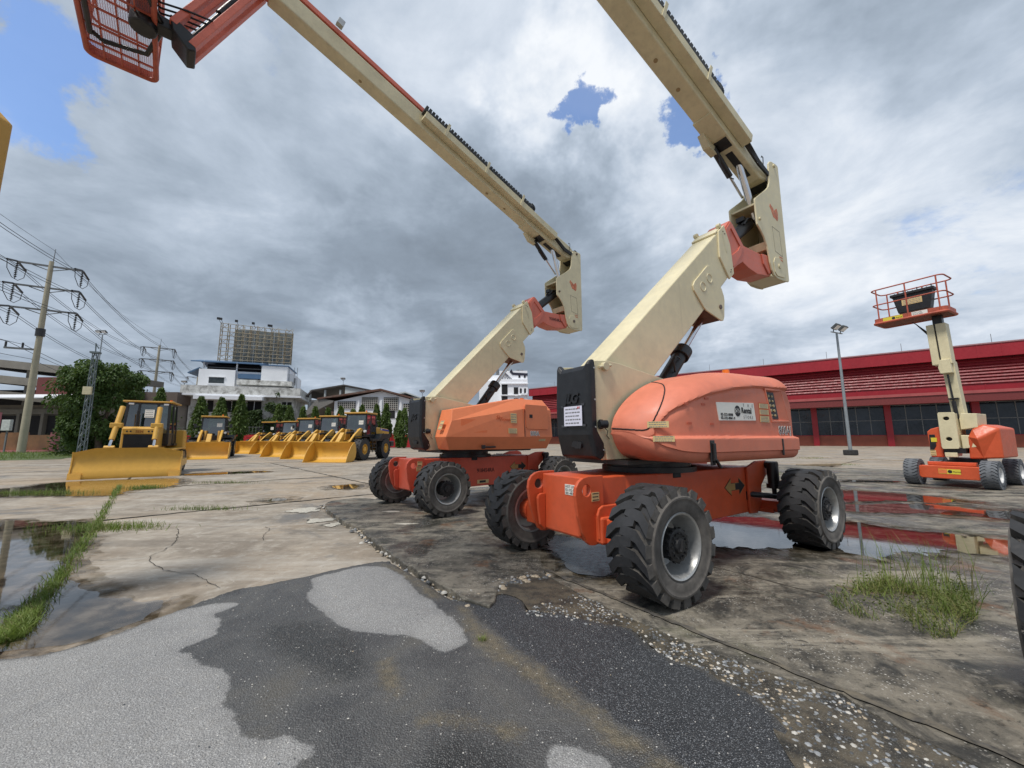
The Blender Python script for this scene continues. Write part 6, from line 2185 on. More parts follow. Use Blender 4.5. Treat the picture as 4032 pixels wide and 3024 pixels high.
def red_factory():
    T = thing('factory', 'long red factory hall with louvred cladding and dark windows', 'building', (5.4, 103.3, -.08), -.6807)
    Lx = 108
    MB().box(0, Lx, .6, 40, 0, 13.2).build('wall', FAC_RED_D, T)
    fa = MB()
    fa.box(-.6, Lx, -.9, .4, 12.3, 14.1)
    fas = fa.build('fascia', FAC_RED, T)
    MB().box(-.7, Lx, -1.0, .4, 14.1, 14.28).build('fascia_capping', paint('capping_white', lin(160, 120, 124), .5), T)
    x = .6
    while x < Lx:
        MB().box(x, x + .12, -.93, -.90, 12.3, 14.1).build('fascia_rib', FAC_RED, fas)
        x += 2.25
    for k in range(8):
        z = 8.7 + k * .44
        MB().prism([(-.02, z), (-.20, z + .03), (-.24, z + .10), (-.04, z + .43), (.45, z + .43), (.45, z)], 0, Lx, 'vz').build('louvre_slat', FAC_RED_D, T)
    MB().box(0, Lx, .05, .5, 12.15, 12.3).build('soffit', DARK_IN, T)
    MB().box(0, Lx, -.10, .5, 7.6, 8.7).build('wall_band', FAC_RED, T)
    x = 1.0
    while x < Lx:
        MB().box(x, x + .10, -.16, -.10, 7.6, 8.7).build('band_rib', FAC_RED, T)
        x += 4.5
    MB().prism([(-3.3, 7.30), (-3.3, 6.15), (-3.15, 6.10), (-3.15, 7.1), (.55, 7.45), (.55, 7.75)], 0, Lx, 'vz').build('canopy', paint('canopy_dull_red', lin(112, 44, 44), .55, var=.1), T)
    MB().box(-.1, Lx, -3.42, -3.28, 7.22, 7.62).build('canopy_edge', FAC_PINK, T)
    cols = [4.3 + 9 * k for k in range(12)]
    for i, cx in enumerate(cols):
        MB().box(cx - .38, cx + .38, -.35, .7, 0, 7.0).build('column', FAC_RED, T)
        x0, x1 = cx + .38, min(cx + 8.62, Lx)
        if i == 5:
            MB().box(x0, x0 + 1.2, .3, .6, 0, 7.0).build('door_opening', DARK_IN, T)
        MB().box(x0, x1, .10, .60, 0, 1.62).build('sill_wall', FAC_BROWN, T)
        MB().box(x0, x1, .04, .60, 1.62, 1.72).build('window_sill', FAC_RED, T)
        wn = MB().box(x0, x1, .40, .46, 1.72, 7.0).build('window', FAC_GLASS, T)
        for k in range(1, 5):
            xm = x0 + (x1 - x0) * k / 5
            MB().box(xm - .05, xm + .05, .32, .40, 1.72, 6.3).build('mullion', STEEL_GREY, wn)
        for z in (3.95, 6.2):
            MB().box(x0, x1, .32, .405, z - .05, z + .05).build('transom', STEEL_GREY, wn)
        MB().tube((cx + 2.5, 0, 14.2), (cx + 2.5, 0, 15.6), .03, n=5).build('lightning_rod', STEEL_GREY, T)
        if i % 2 == 0:
            MB().box(cx + 4.1, cx + 4.3, -.02, .1, .3, 1.62).build('sill_post', FAC_BROWN, T)
    return T


red_factory()

# ------------------------------------------------------------------ white building with the empty billboard
WHITE_B = paint('white_render', lin(232, 234, 238), .7, var=.03, dirt=.12, dirt_col=(.42, .41, .40), scale=.25, streak=.15)
STAIN_B = paint('mould_stained_render', lin(214, 214, 210), .8, var=.12, dirt=.60, dirt_col=(.13, .12, .105), scale=1.5, streak=.6)
BLUE_R = paint('blue_roof_sheet', lin(74, 104, 136), .5, var=.08, scale=.5)
GREY_GLASS = paint('grey_window_glass', (.035, .045, .05), .12, var=.3, scale=.4)
SCREEN = paint('billboard_backing', lin(116, 122, 122), .8, var=.18, dirt=.3, dirt_col=(.20, .20, .19), scale=.3)
RUSTY = paint('rusty_truss', lin(150, 140, 118), .7, var=.25, dirt=.45, dirt_col=(.22, .11, .06), scale=.4)


def bx(T, name, mat, x0, x1, y0, y1, z0, z1, bevel=0):
    return MB().box(x0, x1, y0, y1, z0, z1).build(name, mat, T, bevel=bevel)


def billboard_building():
    T = thing('apartment_building', 'white stained building with blue roofs below the billboard frame', 'building', (-58.2, 90, -.08), .34)
    o = lambda x: x + 55
    bx(T, 'wall', STAIN_B, o(-64.5), o(-46.0), -9, 6, 0, 9.9)
    par = bx(T, 'balcony_parapet', STAIN_B, o(-65.4), o(-44.6), -11, 6, 9.9, 12.0)
    bx(T, 'parapet_ledge', WHITE_B, o(-65.6), o(-44.4), -11.2, 6.1, 10.0, 10.35)
    bx(T, 'balcony_awning', WHITE_B, o(-62.8), o(-51.2), -12.2, -9, 9.2, 9.9)
    for x0, x1 in ((-62.6, -60.4), (-58.6, -55.8), (-54.5, -52.0), (-48.2, -46.4)):
        w_ = bx(T, 'window', DARK_IN, o(x0), o(x1), -9.08, -8.9, 6.9, 9.2)
        bx(T, 'window_mullion', WHITE_B, o((x0 + x1) / 2) - .06, o((x0 + x1) / 2) + .06, -9.16, -9.08, 6.9, 9.2).parent = w_
    for x0, x1 in ((-62.0, -59.5), (-57.5, -55.2), (-51.5, -49.0)):
        bx(T, 'window', DARK_IN, o(x0), o(x1), -9.08, -8.9, 3.0, 5.0)
    bx(T, 'upper_block', WHITE_B, o(-64.6), o(-58.1), -5.6, 6, 12.0, 16.1)
    uw = bx(T, 'window', GREY_GLASS, o(-62.7), o(-60.0), -5.68, -5.5, 13.1, 14.4)
    for (x0, x1, z0, z1) in ((-62.9, -59.8, 14.4, 14.6), (-62.9, -59.8, 12.95, 13.1)):
        bx(T, 'window_frame', WHITE_B, o(x0), o(x1), -5.8, -5.6, z0, z1).parent = uw
    MB().prism([(o(-66.6), 15.2), (o(-64.6), 16.4), (o(-64.6), 16.2), (o(-66.4), 15.0)], -5.6, 4).build('side_canopy', BLUE_R, T)
    bx(T, 'recessed_wall', WHITE_B, o(-58.1), o(-47.2), -4.4, 6, 12.0, 16.0)
    bx(T, 'balcony_slab', STAIN_B, o(-57.3), o(-47.0), -7.2, -4.0, 12.9, 13.9)
    bx(T, 'recess_panel', WHITE_B, o(-56.2), o(-48.2), -4.5, -4.3, 12.0, 12.9)  # plain white wall strip below the balcony slab
    bx(T, 'blue_awning', BLUE_R, o(-57.6), o(-52.6), -5.6, -4.3, 14.4, 15.4)
    bx(T, 'door', GREY_GLASS, o(-47.9), o(-47.2), -4.5, -4.3, 12.0, 13.0)
    bx(T, 'stair_tower', WHITE_B, o(-53.2), o(-48.2), -6, 4, 14.0, 17.3)
    bx(T, 'tower_capping', BLUE_R, o(-53.5), o(-48.0), -6.2, 4.2, 17.3, 17.55)
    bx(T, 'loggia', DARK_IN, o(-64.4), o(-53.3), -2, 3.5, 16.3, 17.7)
    bx(T, 'loggia_rail', STEEL_GREY, o(-64.0), o(-53.4), -4.6, -4.5, 16.6, 16.72)
    for x in (-64.2, -58.2, -53.4):
        bx(T, 'loggia_post', WHITE_B, o(x) - .12, o(x) + .12, -4.6, -4.35, 16.0, 18.0)
    MB().prism([(-5.6, 17.55), (-5.6, 17.75), (-1, 18.75), (3.8, 17.9), (3.8, 17.7), (-1, 18.5)], o(-66.2), o(-53.2), 'vz').build('roof', BLUE_R, T)
    tk = MB().tube((o(-47.4), -3, 13.6), (o(-47.4), -3, 15.2), .45, n=14).build('water_tank', STEEL_GREY, T, smooth=40)
    for x in (-48.0, -47.0, -46.4):
        MB().tube((o(x), -5, 12), (o(x), -5, 17.4), .05, n=5).build('drain_pipe', STEEL_GREY, T)
    # billboard frame on the roof: a thing of its own
    F = thing('billboard_frame', 'empty rooftop billboard frame of rusty lattice steel', 'billboard', (-55.8, 90, 18.0), .34)
    X0, X1, Z0, Z1 = o(-64.6), o(-50.6), .3, 8.9
    n = 11
    for i in range(n):
        x = X0 + (X1 - X0) * i / (n - 1)
        for y in (-2.2, -1.0):
            MB().tube((x, y, Z0), (x, y, Z1 - .10 * i), .085, n=5).build('upright', RUSTY, F)
        web = MB()
        for k in range(8):
            z = Z0 + (Z1 - Z0) * k / 8
            web.tube((x, -2.2 if k % 2 else -1.0, z), (x, -1.0 if k % 2 else -2.2, z + 1.0), .045, n=4)
        tag(web.build('web_bars', RUSTY, F), kind='stuff')
    for k in range(10):
        z = Z0 + .35 + (Z1 - Z0 - .5) * k / 9
        MB().tube((X0, -2.25, z), (X1, -2.25, z - .6 * (k / 9)), .065, n=5).build('rail', RUSTY, F)
    dg = MB()
    for i in range(n - 1):
        xa, xb = X0 + (X1 - X0) * i / (n - 1), X0 + (X1 - X0) * (i + 1) / (n - 1)
        for k in range(5):
            z = Z0 + .3 + k * 1.65
            if (i * 7 + k * 3) % 5 < 3:
                dg.tube((xa, -2.2, z), (xb, -2.2, z + 1.5), .04, n=4)
                dg.tube((xb, -2.2, z), (xa, -2.2, z + 1.5), .04, n=4)
    tag(dg.build('diagonal_bars', RUSTY, F), kind='stuff')
    for i in range(1, 7):
        for k in range(2):
            xa = X0 + 2.2 + (X1 - X0 - 2.2) * (i - 1) / 6
            xb = X0 + 2.2 + (X1 - X0 - 2.2) * i / 6
            bx(F, 'backing_panel', SCREEN, xa + .03, xb - .03, -.6, -.5, Z0 + .2 + k * 3.9, Z0 + 4.05 + k * 3.6)
    for i, fx in enumerate((0, .24, .47, .69, .72, 0.03)):
        x = X0 + (X1 - X0) * fx
        a = MB()
        a.tube((x, -2.2, Z1 - .3 - fx), (x - .2, -3.3, Z1 + .5 - fx), .04, n=4)
        a.box(x - .45, x + .05, -3.6, -3.2, Z1 + .3 - fx, Z1 + .75 - fx)
        a.build('floodlight', BLACKM, F)
    return T


billboard_building()


def warehouse():
    T = thing('warehouse', 'white gabled warehouse with lattice vent blocks behind the loader row', 'building', (-26, 78, -.08))
    o = lambda x: x + 26
    MB().prism([(o(-33.3), 0), (o(-14), 0), (o(-14), 7.3), (o(-24.5), 10.3), (o(-33.3), 8.4)], -4, 16).build('wall', WHITE_B, T)
    rf = [(o(-36.2), 9.0), (o(-24.5), 10.7), (o(-12.5), 7.4), (o(-12.5), 7.15), (o(-24.5), 10.35), (o(-36.2), 8.7)]
    MB().prism(rf, -4.8, 17).build('roof', paint('rusty_roof_edge', lin(96, 66, 54), .7, var=.2, dirt=.4, dirt_col=(.25, .24, .22), scale=.4), T)
    blk = paint('vent_block_grey', lin(170, 168, 162), .8, var=.1)
    for x0, x1, z0, z1, sl in ((-32.6, -29.3, 7.1, 8.4, .15), (-28.1, -25.1, 7.0, 9.2, .1), (-24.0, -21.3, 6.7, 9.1, -.25), (-20.3, -17.3, 6.5, 7.9, -.25)):
        g = MB()
        g.box(o(x0), o(x1), -4.10, -3.9, z0, z1)
        vg = g.build('vent_grille', DARK_IN, T)
        k = x0
        while k <= x1 + .01:
            MB().box(o(k) - .05, o(k) + .05, -4.18, -4.08, z0, z1).build('grille_bar', blk, vg)
            k += .37
        z = z0
        while z <= z1 + .01:
            MB().box(o(x0), o(x1), -4.17, -4.085, z - .05, z + .05).build('grille_bar', blk, vg)
            z += .36
    for x in (-28.7, -24.5, -20.8):
        bx(T, 'pilaster', WHITE_B, o(x) - .18, o(x) + .18, -4.22, -4.0, 0, 8.6)
    dw = bx(T, 'window', DARK_IN, o(-22.9), o(-21.9), -4.1, -3.9, 5.2, 6.9)
    bx(T, 'window_frame', paint('brown_frame', lin(90, 50, 46), .6), o(-23.0), o(-21.8), -4.14, -4.1, 6.88, 7.0).parent = dw
    # open lean-to on the left
    MB().prism([(o(-33.3), 8.5), (o(-36.2), 8.9), (o(-39.5), 5.2), (o(-39.5), 5.0), (o(-33.3), 8.2)], -4.6, 12).build('lean_to_roof', paint('lean_to_grey', lin(120, 118, 114), .7, var=.15), T)
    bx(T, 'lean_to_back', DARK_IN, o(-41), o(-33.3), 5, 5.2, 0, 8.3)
    for x in (-33.5, -37.0, -39.3):
        bx(T, 'lean_to_post', paint('post_rust', lin(110, 84, 72), .7), o(x) - .12, o(x) + .12, -4.4, -4.1, 0, 6.5)
    MB().tube((o(-33.6), -4.4, 6.4), (o(-36.8), -4.4, 8.4), .10, n=6).build('strut', STEEL_GREY, T)
    return T


warehouse()


def back_hall():
    T = thing('shed', 'open-sided grey roof hall behind the white warehouse', 'building', (-40, 94, -.08))
    o = lambda x: x + 40
    MB().prism([(o(-47.2), 11.2), (o(-45.9), 12.6), (o(-38.6), 13.8), (o(-31.5), 12.4), (o(-31.5), 12.2), (o(-38.6), 13.5), (o(-45.7), 12.3), (o(-47.0), 10.9)], -4, 10).build('roof', paint('dark_roof_sheet', lin(70, 66, 64), .6, var=.15), T)
    MB().prism([(o(-38.4), 10), (o(-31.5), 10), (o(-31.5), 12.2), (o(-38.4), 13.3)], -3.6, 10).build('gable_cladding', paint('pale_cladding', lin(190, 196, 196), .6, var=.06), T)
    for x in (-46.4, -43.0, -39.5):
        bx(T, 'post', paint('post_pale', lin(170, 174, 174), .6), o(x) - .18, o(x) + .18, -3.6, -3.2, 0, 12.6)
    bx(T, 'floor_beam', STEEL_GREY, o(-46.4), o(-31.5), -3.6, -3.3, 9.9, 10.3)
    bx(T, 'back_wall', paint('pale_cladding', lin(190, 196, 196), .6, var=.06), o(-47), o(-31), 6, 6.2, 0, 10.2)
    bx(T, 'side_wall', STAIN_B, o(-47.0), o(-44.6), -3.2, 0, 4.5, 9.9)
    S = thing('shed', 'pale shed roof just left of the angular boom lift', 'building', (-27, 104, -.08))
    MB().prism([(-3.5, 12.6), (-.2, 13.3), (4.0, 11.8), (4.0, 11.5), (-.2, 12.95), (-3.5, 12.3)], -4, 8).build('roof', paint('pale_cladding', lin(190, 196, 196), .6, var=.06), S)
    MB().box(-3.2, 3.6, -3, 7, 0, 12.0).build('wall', paint('pale_cladding', lin(190, 196, 196), .6, var=.06), S)


back_hall()


def striped_tower():
    T = thing('apartment_building', 'tall white building with black striped top between the boom lifts', 'building', (-1, 132, -.08))
    W_ = paint('bright_white_render', lin(238, 240, 244), .7, var=.03, scale=.3)
    BK = paint('black_facade_paint', (.02, .02, .04), .6)
    bx(T, 'wall', W_, -10, -2.6, 0, 12, 0, 20.6)
    bx(T, 'wall', W_, -2.6, 6.2, -1.5, 12, 0, 20.9)
    bx(T, 'penthouse', W_, -3.2, 6.2, 0, 12, 20.9, 24.0)
    bx(T, 'penthouse', W_, -7.5, -3.2, 2, 12, 20.6, 22.8)
    MB().prism([(1.2, 22.6), (6.3, 22.3), (6.3, 23.1), (1.4, 23.4), (.8, 24.6), (.2, 23.6)], -.15, 0).build('roof_band', BK, T)
    for k in range(7):
        x = -3.0 + k * .62
        MB().prism([(x, 21.2), (x + .26, 21.2), (x * .35 - 2.05 + .14 + .6, 23.2), (x * .35 - 2.05 + .6, 23.2)], -.12, -.0).build('painted_stripe', BK, T)
    bx(T, 'balcony_ledge', W_, -2.8, 6.4, -1.9, -1.5, 19.2, 19.6)
    bx(T, 'balcony_ledge', W_, -2.8, 6.4, -1.9, -1.5, 15.4, 15.7)
    for x0, x1, z0, z1 in ((-3.6 + 1.2, -1.7 + 1.2, 15.8, 19.1), (-2.4, -.5, 12.0, 15.2), (1.6, 3.0, 15.9, 18.2), (3.6, 4.2, 16.2, 17.8), (5.0, 5.6, 16.2, 17.8), (1.6, 3.0, 12.0, 14.5), (3.6, 4.2, 12.4, 14.0), (5.0, 5.6, 12.4, 14.0)):
        bx(T, 'window', DARK_IN, x0, x1, -1.62, -1.45, z0, z1)
    for x in (3.2, 5.0):
        bx(T, 'window', DARK_IN, x, x + .6, -.12, .05, 21.6, 22.4)
    for x, z in ((2.0, 15.2), (4.0, 15.6), (5.2, 15.6)):
        bx(T, 'air_conditioner', W_, x, x + .9, -2.1, -1.5, z, z + .6)
    for x, s in ((-4.0, .8), (-.5, .5), (3.0, .6), (4.4, .5)):
        MB().tube((x, 3, 22.5), (x, 3, 24.2 + s), .5, n=10).build('roof_tank', STEEL_GREY, T, smooth=40)
    return T


striped_tower()


def left_buildings():
    CON = paint('weathered_concrete', lin(122, 118, 110), .85, var=.12, dirt=.4, dirt_col=(.12, .115, .105), scale=.3, streak=.3)
    T = thing('parking_structure', 'weathered concrete parking structure with sloping decks at left edge', 'building', (-82, 66, -.08))
    for z, sl in ((8.6, .16), (11.0, .20), (13.4, .26)):
        MB().prism([(-16, z + 1.5 + sl * 4), (11, z - .4), (11, z - 1.6), (-16, z + .3 + sl * 4)], -4, 14).build('deck', CON, T)
    for x in (-14, -8, -2, 4, 9):
        bx(T, 'column', CON, x - .3, x + .3, -3, -2.4, 0, 13)
    bx(T, 'core', DARK_IN, -16, 10, 2, 13, 0, 10)  # near-black block paints in the dark gaps between the decks
    H = thing('shop_house', 'old low shop row with white metal awning behind the brown wall', 'building', (-66, 53, -.08))
    bx(H, 'wall', paint('grimy_wall', lin(112, 104, 94), .85, var=.15, dirt=.4, dirt_col=(.05, .045, .04), scale=.4), -14, 9.5, 1.5, 10, 0, 6.2)
    MB().prism([(-2.4, 6.9), (-2.4, 6.75), (6, 7.6), (6, 8.2)], -14, 9.2, 'vz').build('metal_awning', paint('white_sheet', lin(228, 230, 234), .5, var=.05), H)
    bx(H, 'lintel', CON, -14, 9.5, 1.2, 1.5, 4.9, 5.6)
    for x in (-11, -7.5, -4.2, -.8, 2.4, 5.6):
        bx(H, 'dark_opening', DARK_IN, x, x + 2.5, 1.35, 1.6, .2, 4.7)  # near-black panels stand in for the unlit openings between the pillars
    for x in (-8, -4.6, -1.2, 2.1, 5.3, 8.6):
        bx(H, 'pillar', CON, x - .2, x + .2, .9, 1.5, 0, 5.0)
    bx(H, 'upper_floor', paint('maroon_wall', lin(92, 40, 36), .7, var=.1), -5.5, -.5, 6, 14, 7.6, 10.8)
    M = thing('office_block', 'low grey flat-roofed building between the big tree and the billboard building', 'building', (-70, 79, -.08))
    bx(M, 'wall', paint('grey_wall', lin(140, 134, 128), .8, var=.1, dirt=.3, dirt_col=(.14, .13, .12), scale=.3), -7, 5.5, -3, 8, 0, 8.1)
    bx(M, 'roof_slab', paint('brown_slab', lin(104, 92, 84), .8, var=.1), -7.6, 6.1, -3.8, 8, 8.1, 10.4)
    for x in (-5.5, -3.2, -.9, 1.4, 3.6):
        w_ = bx(M, 'window', GREY_GLASS, x, x + 1.5, -3.1, -2.9, 5.6, 7.6)
        bx(M, 'window_frame', WHITE_B, x - .1, x + 1.6, -3.16, -3.1, 7.6, 7.75).parent = w_
    for x in (-4.2, 2.9):
        bx(M, 'air_conditioner', WHITE_B, x, x + .9, -3.6, -3.0, 6.2, 6.9)
    O = thing('office_block', 'stained low white building just left of the billboard building', 'building', (-66, 86, -.08))
    bx(O, 'wall', STAIN_B, -6, 2.0, -3, 5, 0, 6.6)
    bx(O, 'parapet', STAIN_B, -6.3, 2.3, -3.3, 5.3, 6.6, 8.0)
    bx(O, 'window', DARK_IN, -3.6, -1.4, -3.1, -2.9, 2.4, 4.2)


left_buildings()

# ------------------------------------------------------------------ boundary walls
RW = thing('boundary_wall', 'low red painted wall behind the wheel loaders', 'wall', (-44, 66, -.08))
RED_W = paint('red_wall_paint', lin(170, 30, 40), .6, var=.1, dirt=.2, dirt_col=(.15, .03, .03), scale=.5)
for k in range(9):
    bx(RW, 'wall_panel', RED_W, -16 + k * 5.0 + .03, -16 + k * 5.0 + 4.97, -.1, .1, 0, 2.15)
    bx(RW, 'wall_post', RED_W, -16.15 + k * 5.0, -15.85 + k * 5.0, -.18, .18, 0, 2.3)
bf = MB()
for k in range(60):
    bf.tube((-15 + k * .55, .05, 2.15), (-15 + k * .55, .05, 3.5), .03, n=4)
for z in (2.4, 3.4):
    bf.tube((-15, .05, z), (18, .05, z), .035, n=4)
tag(bf.build('wall_fence', STEEL_GREY, RW), kind='stuff')
BW = thing('boundary_wall', 'brown stained wall of panels with pink kerb at left edge', 'wall', (-61, 47, -.08))
BRW = paint('brown_stained_wall', lin(128, 92, 64), .8, var=.15, dirt=.45, dirt_col=(.10, .055, .035), scale=.5, streak=.5)
PNK = paint('pink_kerb_paint', lin(176, 110, 116), .7, var=.12, dirt=.3, dirt_col=(.2, .1, .09), scale=.6)
for k, (x0, x1, h) in enumerate(((-12, -6.0, 2.35), (-5.9, -.7, 2.35), (.9, 4.0, 2.3), (4.1, 6.9, 2.0))):
    bx(BW, 'wall_panel', BRW, x0, x1, -.12, .12, .15, h)
bx(BW, 'kerb', PNK, -12.5, 7.3, -.5, .4, 0, .22)
bx(BW, 'wall_post', PNK, -.62, .12, -.3, .3, 0, 4.7)
bx(BW, 'wall_post', PNK, 6.95, 7.45, -.3, .3, 0, 2.3)
bx(BW, 'gate_leaf', BRW, .15, .85, -.05, .05, .2, 2.2)
MBX = thing('meter_box', 'pale grey electricity box on a post beside the pink pillar', 'electric box', (-58.3, 46, -.08))
bx(MBX, 'post', STEEL_GREY, -.08, .08, -.05, .05, 0, 2.6)
bx(MBX, 'cabinet', paint('pale_grey_enamel', lin(186, 190, 188), .5), -.5, .5, -.25, .05, 2.5, 3.75, .03)

# ------------------------------------------------------------------ poles, masts and lines
CONP = paint('concrete_pole', lin(168, 160, 140), .85, var=.08, dirt=.2, dirt_col=(.22, .2, .17), scale=.6)
INSUL = paint('insulator_dark', (.03, .028, .03), .4, var=.2)
WIRE = paint('wire_dark', (.035, .035, .04), .6)
poles = [(-30.2, 2.0), (-55.1, 45.0), (-80.1, 88.0), (-105.2, 131.0)]
ARMZ = (21.9, 19.2, 16.5)
pdir = Vector((-.5, .866))
pside = Vector((.866, .5))


def power_pole(p, label):
    T = thing('utility_pole', label, 'utility pole', (p[0], p[1], -.08), math.atan2(pside.y, pside.x) * 1.0, 'high voltage poles')
    MB().tube((0, 0, 0), (0, 0, 22.6), .36, .21, 10).build('shaft', CONP, T, smooth=50)
    MB().tube((.12, 0, 22.3), (.16, 0, 24.2), .05, .03, 6).build('spike', STEEL_GREY, T)
    MB().tube((0, 0, 13.4), (0, 0, 14.3), .40, n=12).build('pole_band', INSUL, T, smooth=40)
    for z in ARMZ:
        a = MB()
        a.box(-2.75, 2.75, -.10, .10, z, z + .18)
        a.tube((-1.5, 0, z), (0, 0, z - .5), .05, n=5)
        a.tube((1.5, 0, z), (0, 0, z - .5), .05, n=5)
        ao = a.build('crossarm', STEEL_GREY, T)
        for s in (-1, 1):
            x = s * 2.7
            for d_ in (-1, 1):
                MB().tube((x, d_ * .15, z + .1), (x, d_ * 1.9, z - .35), .11, n=8).build('insulator_string', INSUL, ao, smooth=40)
            iv = MB()
            for k in range(8):
                iv.tube((x, 0, z - .15 - k * .22), (x, 0, z - .24 - k * .22), .15, .08, 8)
            iv.tube((x, 0, z), (x, 0, z - 2.0), .04, n=5)
            tag(iv.build('hanging_insulator', INSUL, ao), kind='stuff')
            MB().path([(x, -1.9, z - .35), (x, -1.7, z - 1.3), (x, -.6, z - 2.0), (x, .6, z - 2.0), (x, 1.7, z - 1.3), (x, 1.9, z - .35)], .035, 5).build('jumper', WIRE, ao)
    lo = MB().box(-2.6, .2, -.1, .1, 11.7, 11.9).build('lower_arm', STEEL_GREY, T)
    for x in (-2.5, -1.2):
        MB().tube((x, 0, 11.9), (x, 0, 12.5), .10, n=6).build('pin_insulator', INSUL, lo)
    return T


labs = ['', 'nearest tall concrete pole with three crossarms at left', 'second concrete pole with three crossarms beyond the big tree', 'farthest concrete power pole behind the white building']
for p, l in list(zip(poles, labs))[1:]:
    power_pole(p, l)


def sag_line(p, q, sag, n=14):
    p, q = Vector(p), Vector(q)
    out = []
    for i in range(n + 1):
        t = i / n
        c = p.lerp(q, t)
        c.z -= sag * 4 * t * (1 - t)
        out.append(c)
    return out


names_ = {0: 'upper', 1: 'middle', 2: 'lower'}
for ai, z in enumerate(ARMZ):
    for s in (-1, 1):
        for tw in (0, 1):
            P = []
            for a, b in zip(poles, poles[1:]):
                pa = (a[0] + pside.x * s * 2.7 + pdir.x * 1.9, a[1] + pside.y * s * 2.7 + pdir.y * 1.9, z - .45 - .08 - tw * .28)
                pb = (b[0] + pside.x * s * 2.7 - pdir.x * 1.9, b[1] + pside.y * s * 2.7 - pdir.y * 1.9, z - .45 - .08 - tw * .28)
                P += sag_line(pa, pb, 1.4)
            o = MB().path(P, .028, 4).build('power_line', WIRE)
            tag(o, '%s of twin cables on the %s side of the %s crossarms' % ('higher' if tw == 0 else 'lower', 'left' if s < 0 else 'right', names_[ai]), 'cable', 'power lines')
P = []
for a, b in zip(poles, poles[1:]):
    P += sag_line((a[0], a[1], 24.0), (b[0], b[1], 24.0), 1.2)
tag(MB().path(P, .018, 4).build('earth_wire', WIRE), 'thin earth wire strung over the pole tops', 'cable')
for k, z in enumerate((12.45, 12.2, 10.6)):
    P = []
    for a, b in zip(poles, poles[1:]):
        off = -2.4 if k == 0 else (-1.1 if k == 1 else -.4)
        P += sag_line((a[0] + pside.x * off, a[1] + pside.y * off, z), (b[0] + pside.x * off, b[1] + pside.y * off, z), 1.0)
    tag(MB().path(P, .03, 4).build('service_line', WIRE), ['outer', 'inner', 'lowest'][k] + ' service cable on the low bracket of the power poles', 'cable', 'service cables')


def lattice_mast():
    T = thing('lattice_mast', 'slim grey lattice mast in front of the big tree', 'mast', (-30.05, 28.0, -.08), .4)
    G_ = paint('mast_grey', lin(96, 108, 112), .5, var=.1)
    w0, w1, H = .18, .11, 7.6
    cs = [(-1, -1), (1, -1), (1, 1), (-1, 1)]
    for i, (a, b) in enumerate(cs):
        MB().tube((a * w0, b * w0, 0), (a * w1, b * w1, H), .028, n=6).build('leg', G_, T)
    br = MB()
    n = 19
    for k in range(n):
        t0, t1 = k / n, (k + 1) / n
        for i in range(4):
            a, b = cs[i], cs[(i + 1) % 4]
            wa, wb = w0 + (w1 - w0) * t0, w0 + (w1 - w0) * t1
            p, q = (a[0] * wa, a[1] * wa, H * t0), (b[0] * wb, b[1] * wb, H * t1)
            if (k + i) % 2:
                p, q = (b[0] * wa, b[1] * wa, H * t0), (a[0] * wb, a[1] * wb, H * t1)
            br.tube(p, q, .015, n=4)
            br.tube((a[0] * wb, a[1] * wb, H * t1), (b[0] * wb, b[1] * wb, H * t1), .013, n=4)
    tag(br.build('bracing', G_, T), kind='stuff')
    hd = MB()
    hd.box(-.25, .25, -.2, .2, H, H + .12)
    hd.tube((0, 0, H), (-.05, 0, H + .75), .04, n=6)
    hd.tube((-.05, 0, H + .7), (.15, 0, H + .35), .03, n=5)
    hd.build('mast_head', G_, T)
    bx(T, 'junction_box', paint('cream_box', lin(196, 188, 156), .6), -.28, .18, -.32, -.16, 4.6, 5.15, .01)


lattice_mast()


def flood_pole(loc, h, label, r=.11, arm=.8, group='floodlight poles', rz=0.0):
    T = thing('floodlight_pole', label, 'light pole', (loc[0], loc[1], -.08), rz, group)
    MB().tube((0, 0, 0), (0, 0, h), r, r * .6, 12).build('shaft', GALV, T, smooth=50)
    bx(T, 'footing', paint('footing_dark', (.03, .03, .03), .8, var=.3), -.38, .38, -.38, .38, 0, .42, .06)
    MB().tube((-arm, 0, h), (arm, 0, h + .08), .05, n=8).build('arm', GALV, T)
    for s in (-1, 1):
        l = MB()
        l.obox((s * arm * .62, -.25, h + .42), (1, 0, 0), (0, .8, -.6), (0, .6, .8), .36, .26, .10)
        l.tube((s * arm * .62, 0, h), (s * arm * .62, -.1, h + .36), .04, n=6)
        lo = l.build('lamp_head', paint('lamp_housing', lin(70, 74, 76), .5), T, bevel=.02)
        c = Vector((s * arm * .62, -.25, h + .42)) - Vector((0, .6, .8)) * .105
        MB().obox(c, (1, 0, 0), (0, .8, -.6), (0, .6, .8), .30, .20, .008).build('lamp_lens', LAMP_W, lo)


flood_pole((27.04, 32.1), 10.0, 'grey floodlight pole with twin lamps standing before the red factory', .13, .95, rz=.5)
flood_pole((-63.7, 60.0), 17.6, 'tall thin floodlight pole rising behind the big tree', .12, .7)
flood_pole((-83.5, 100), 15.6, 'distant floodlight pole left of the billboard building', .14, .5)
flood_pole((-39.6, 92), 15.0, 'thin mast rising from the open grey hall roof', .07, .25)
flood_pole((-20.5, 90), 11.8, 'small lamp post over the shed roof beside the angular boom lift', .10, .35)

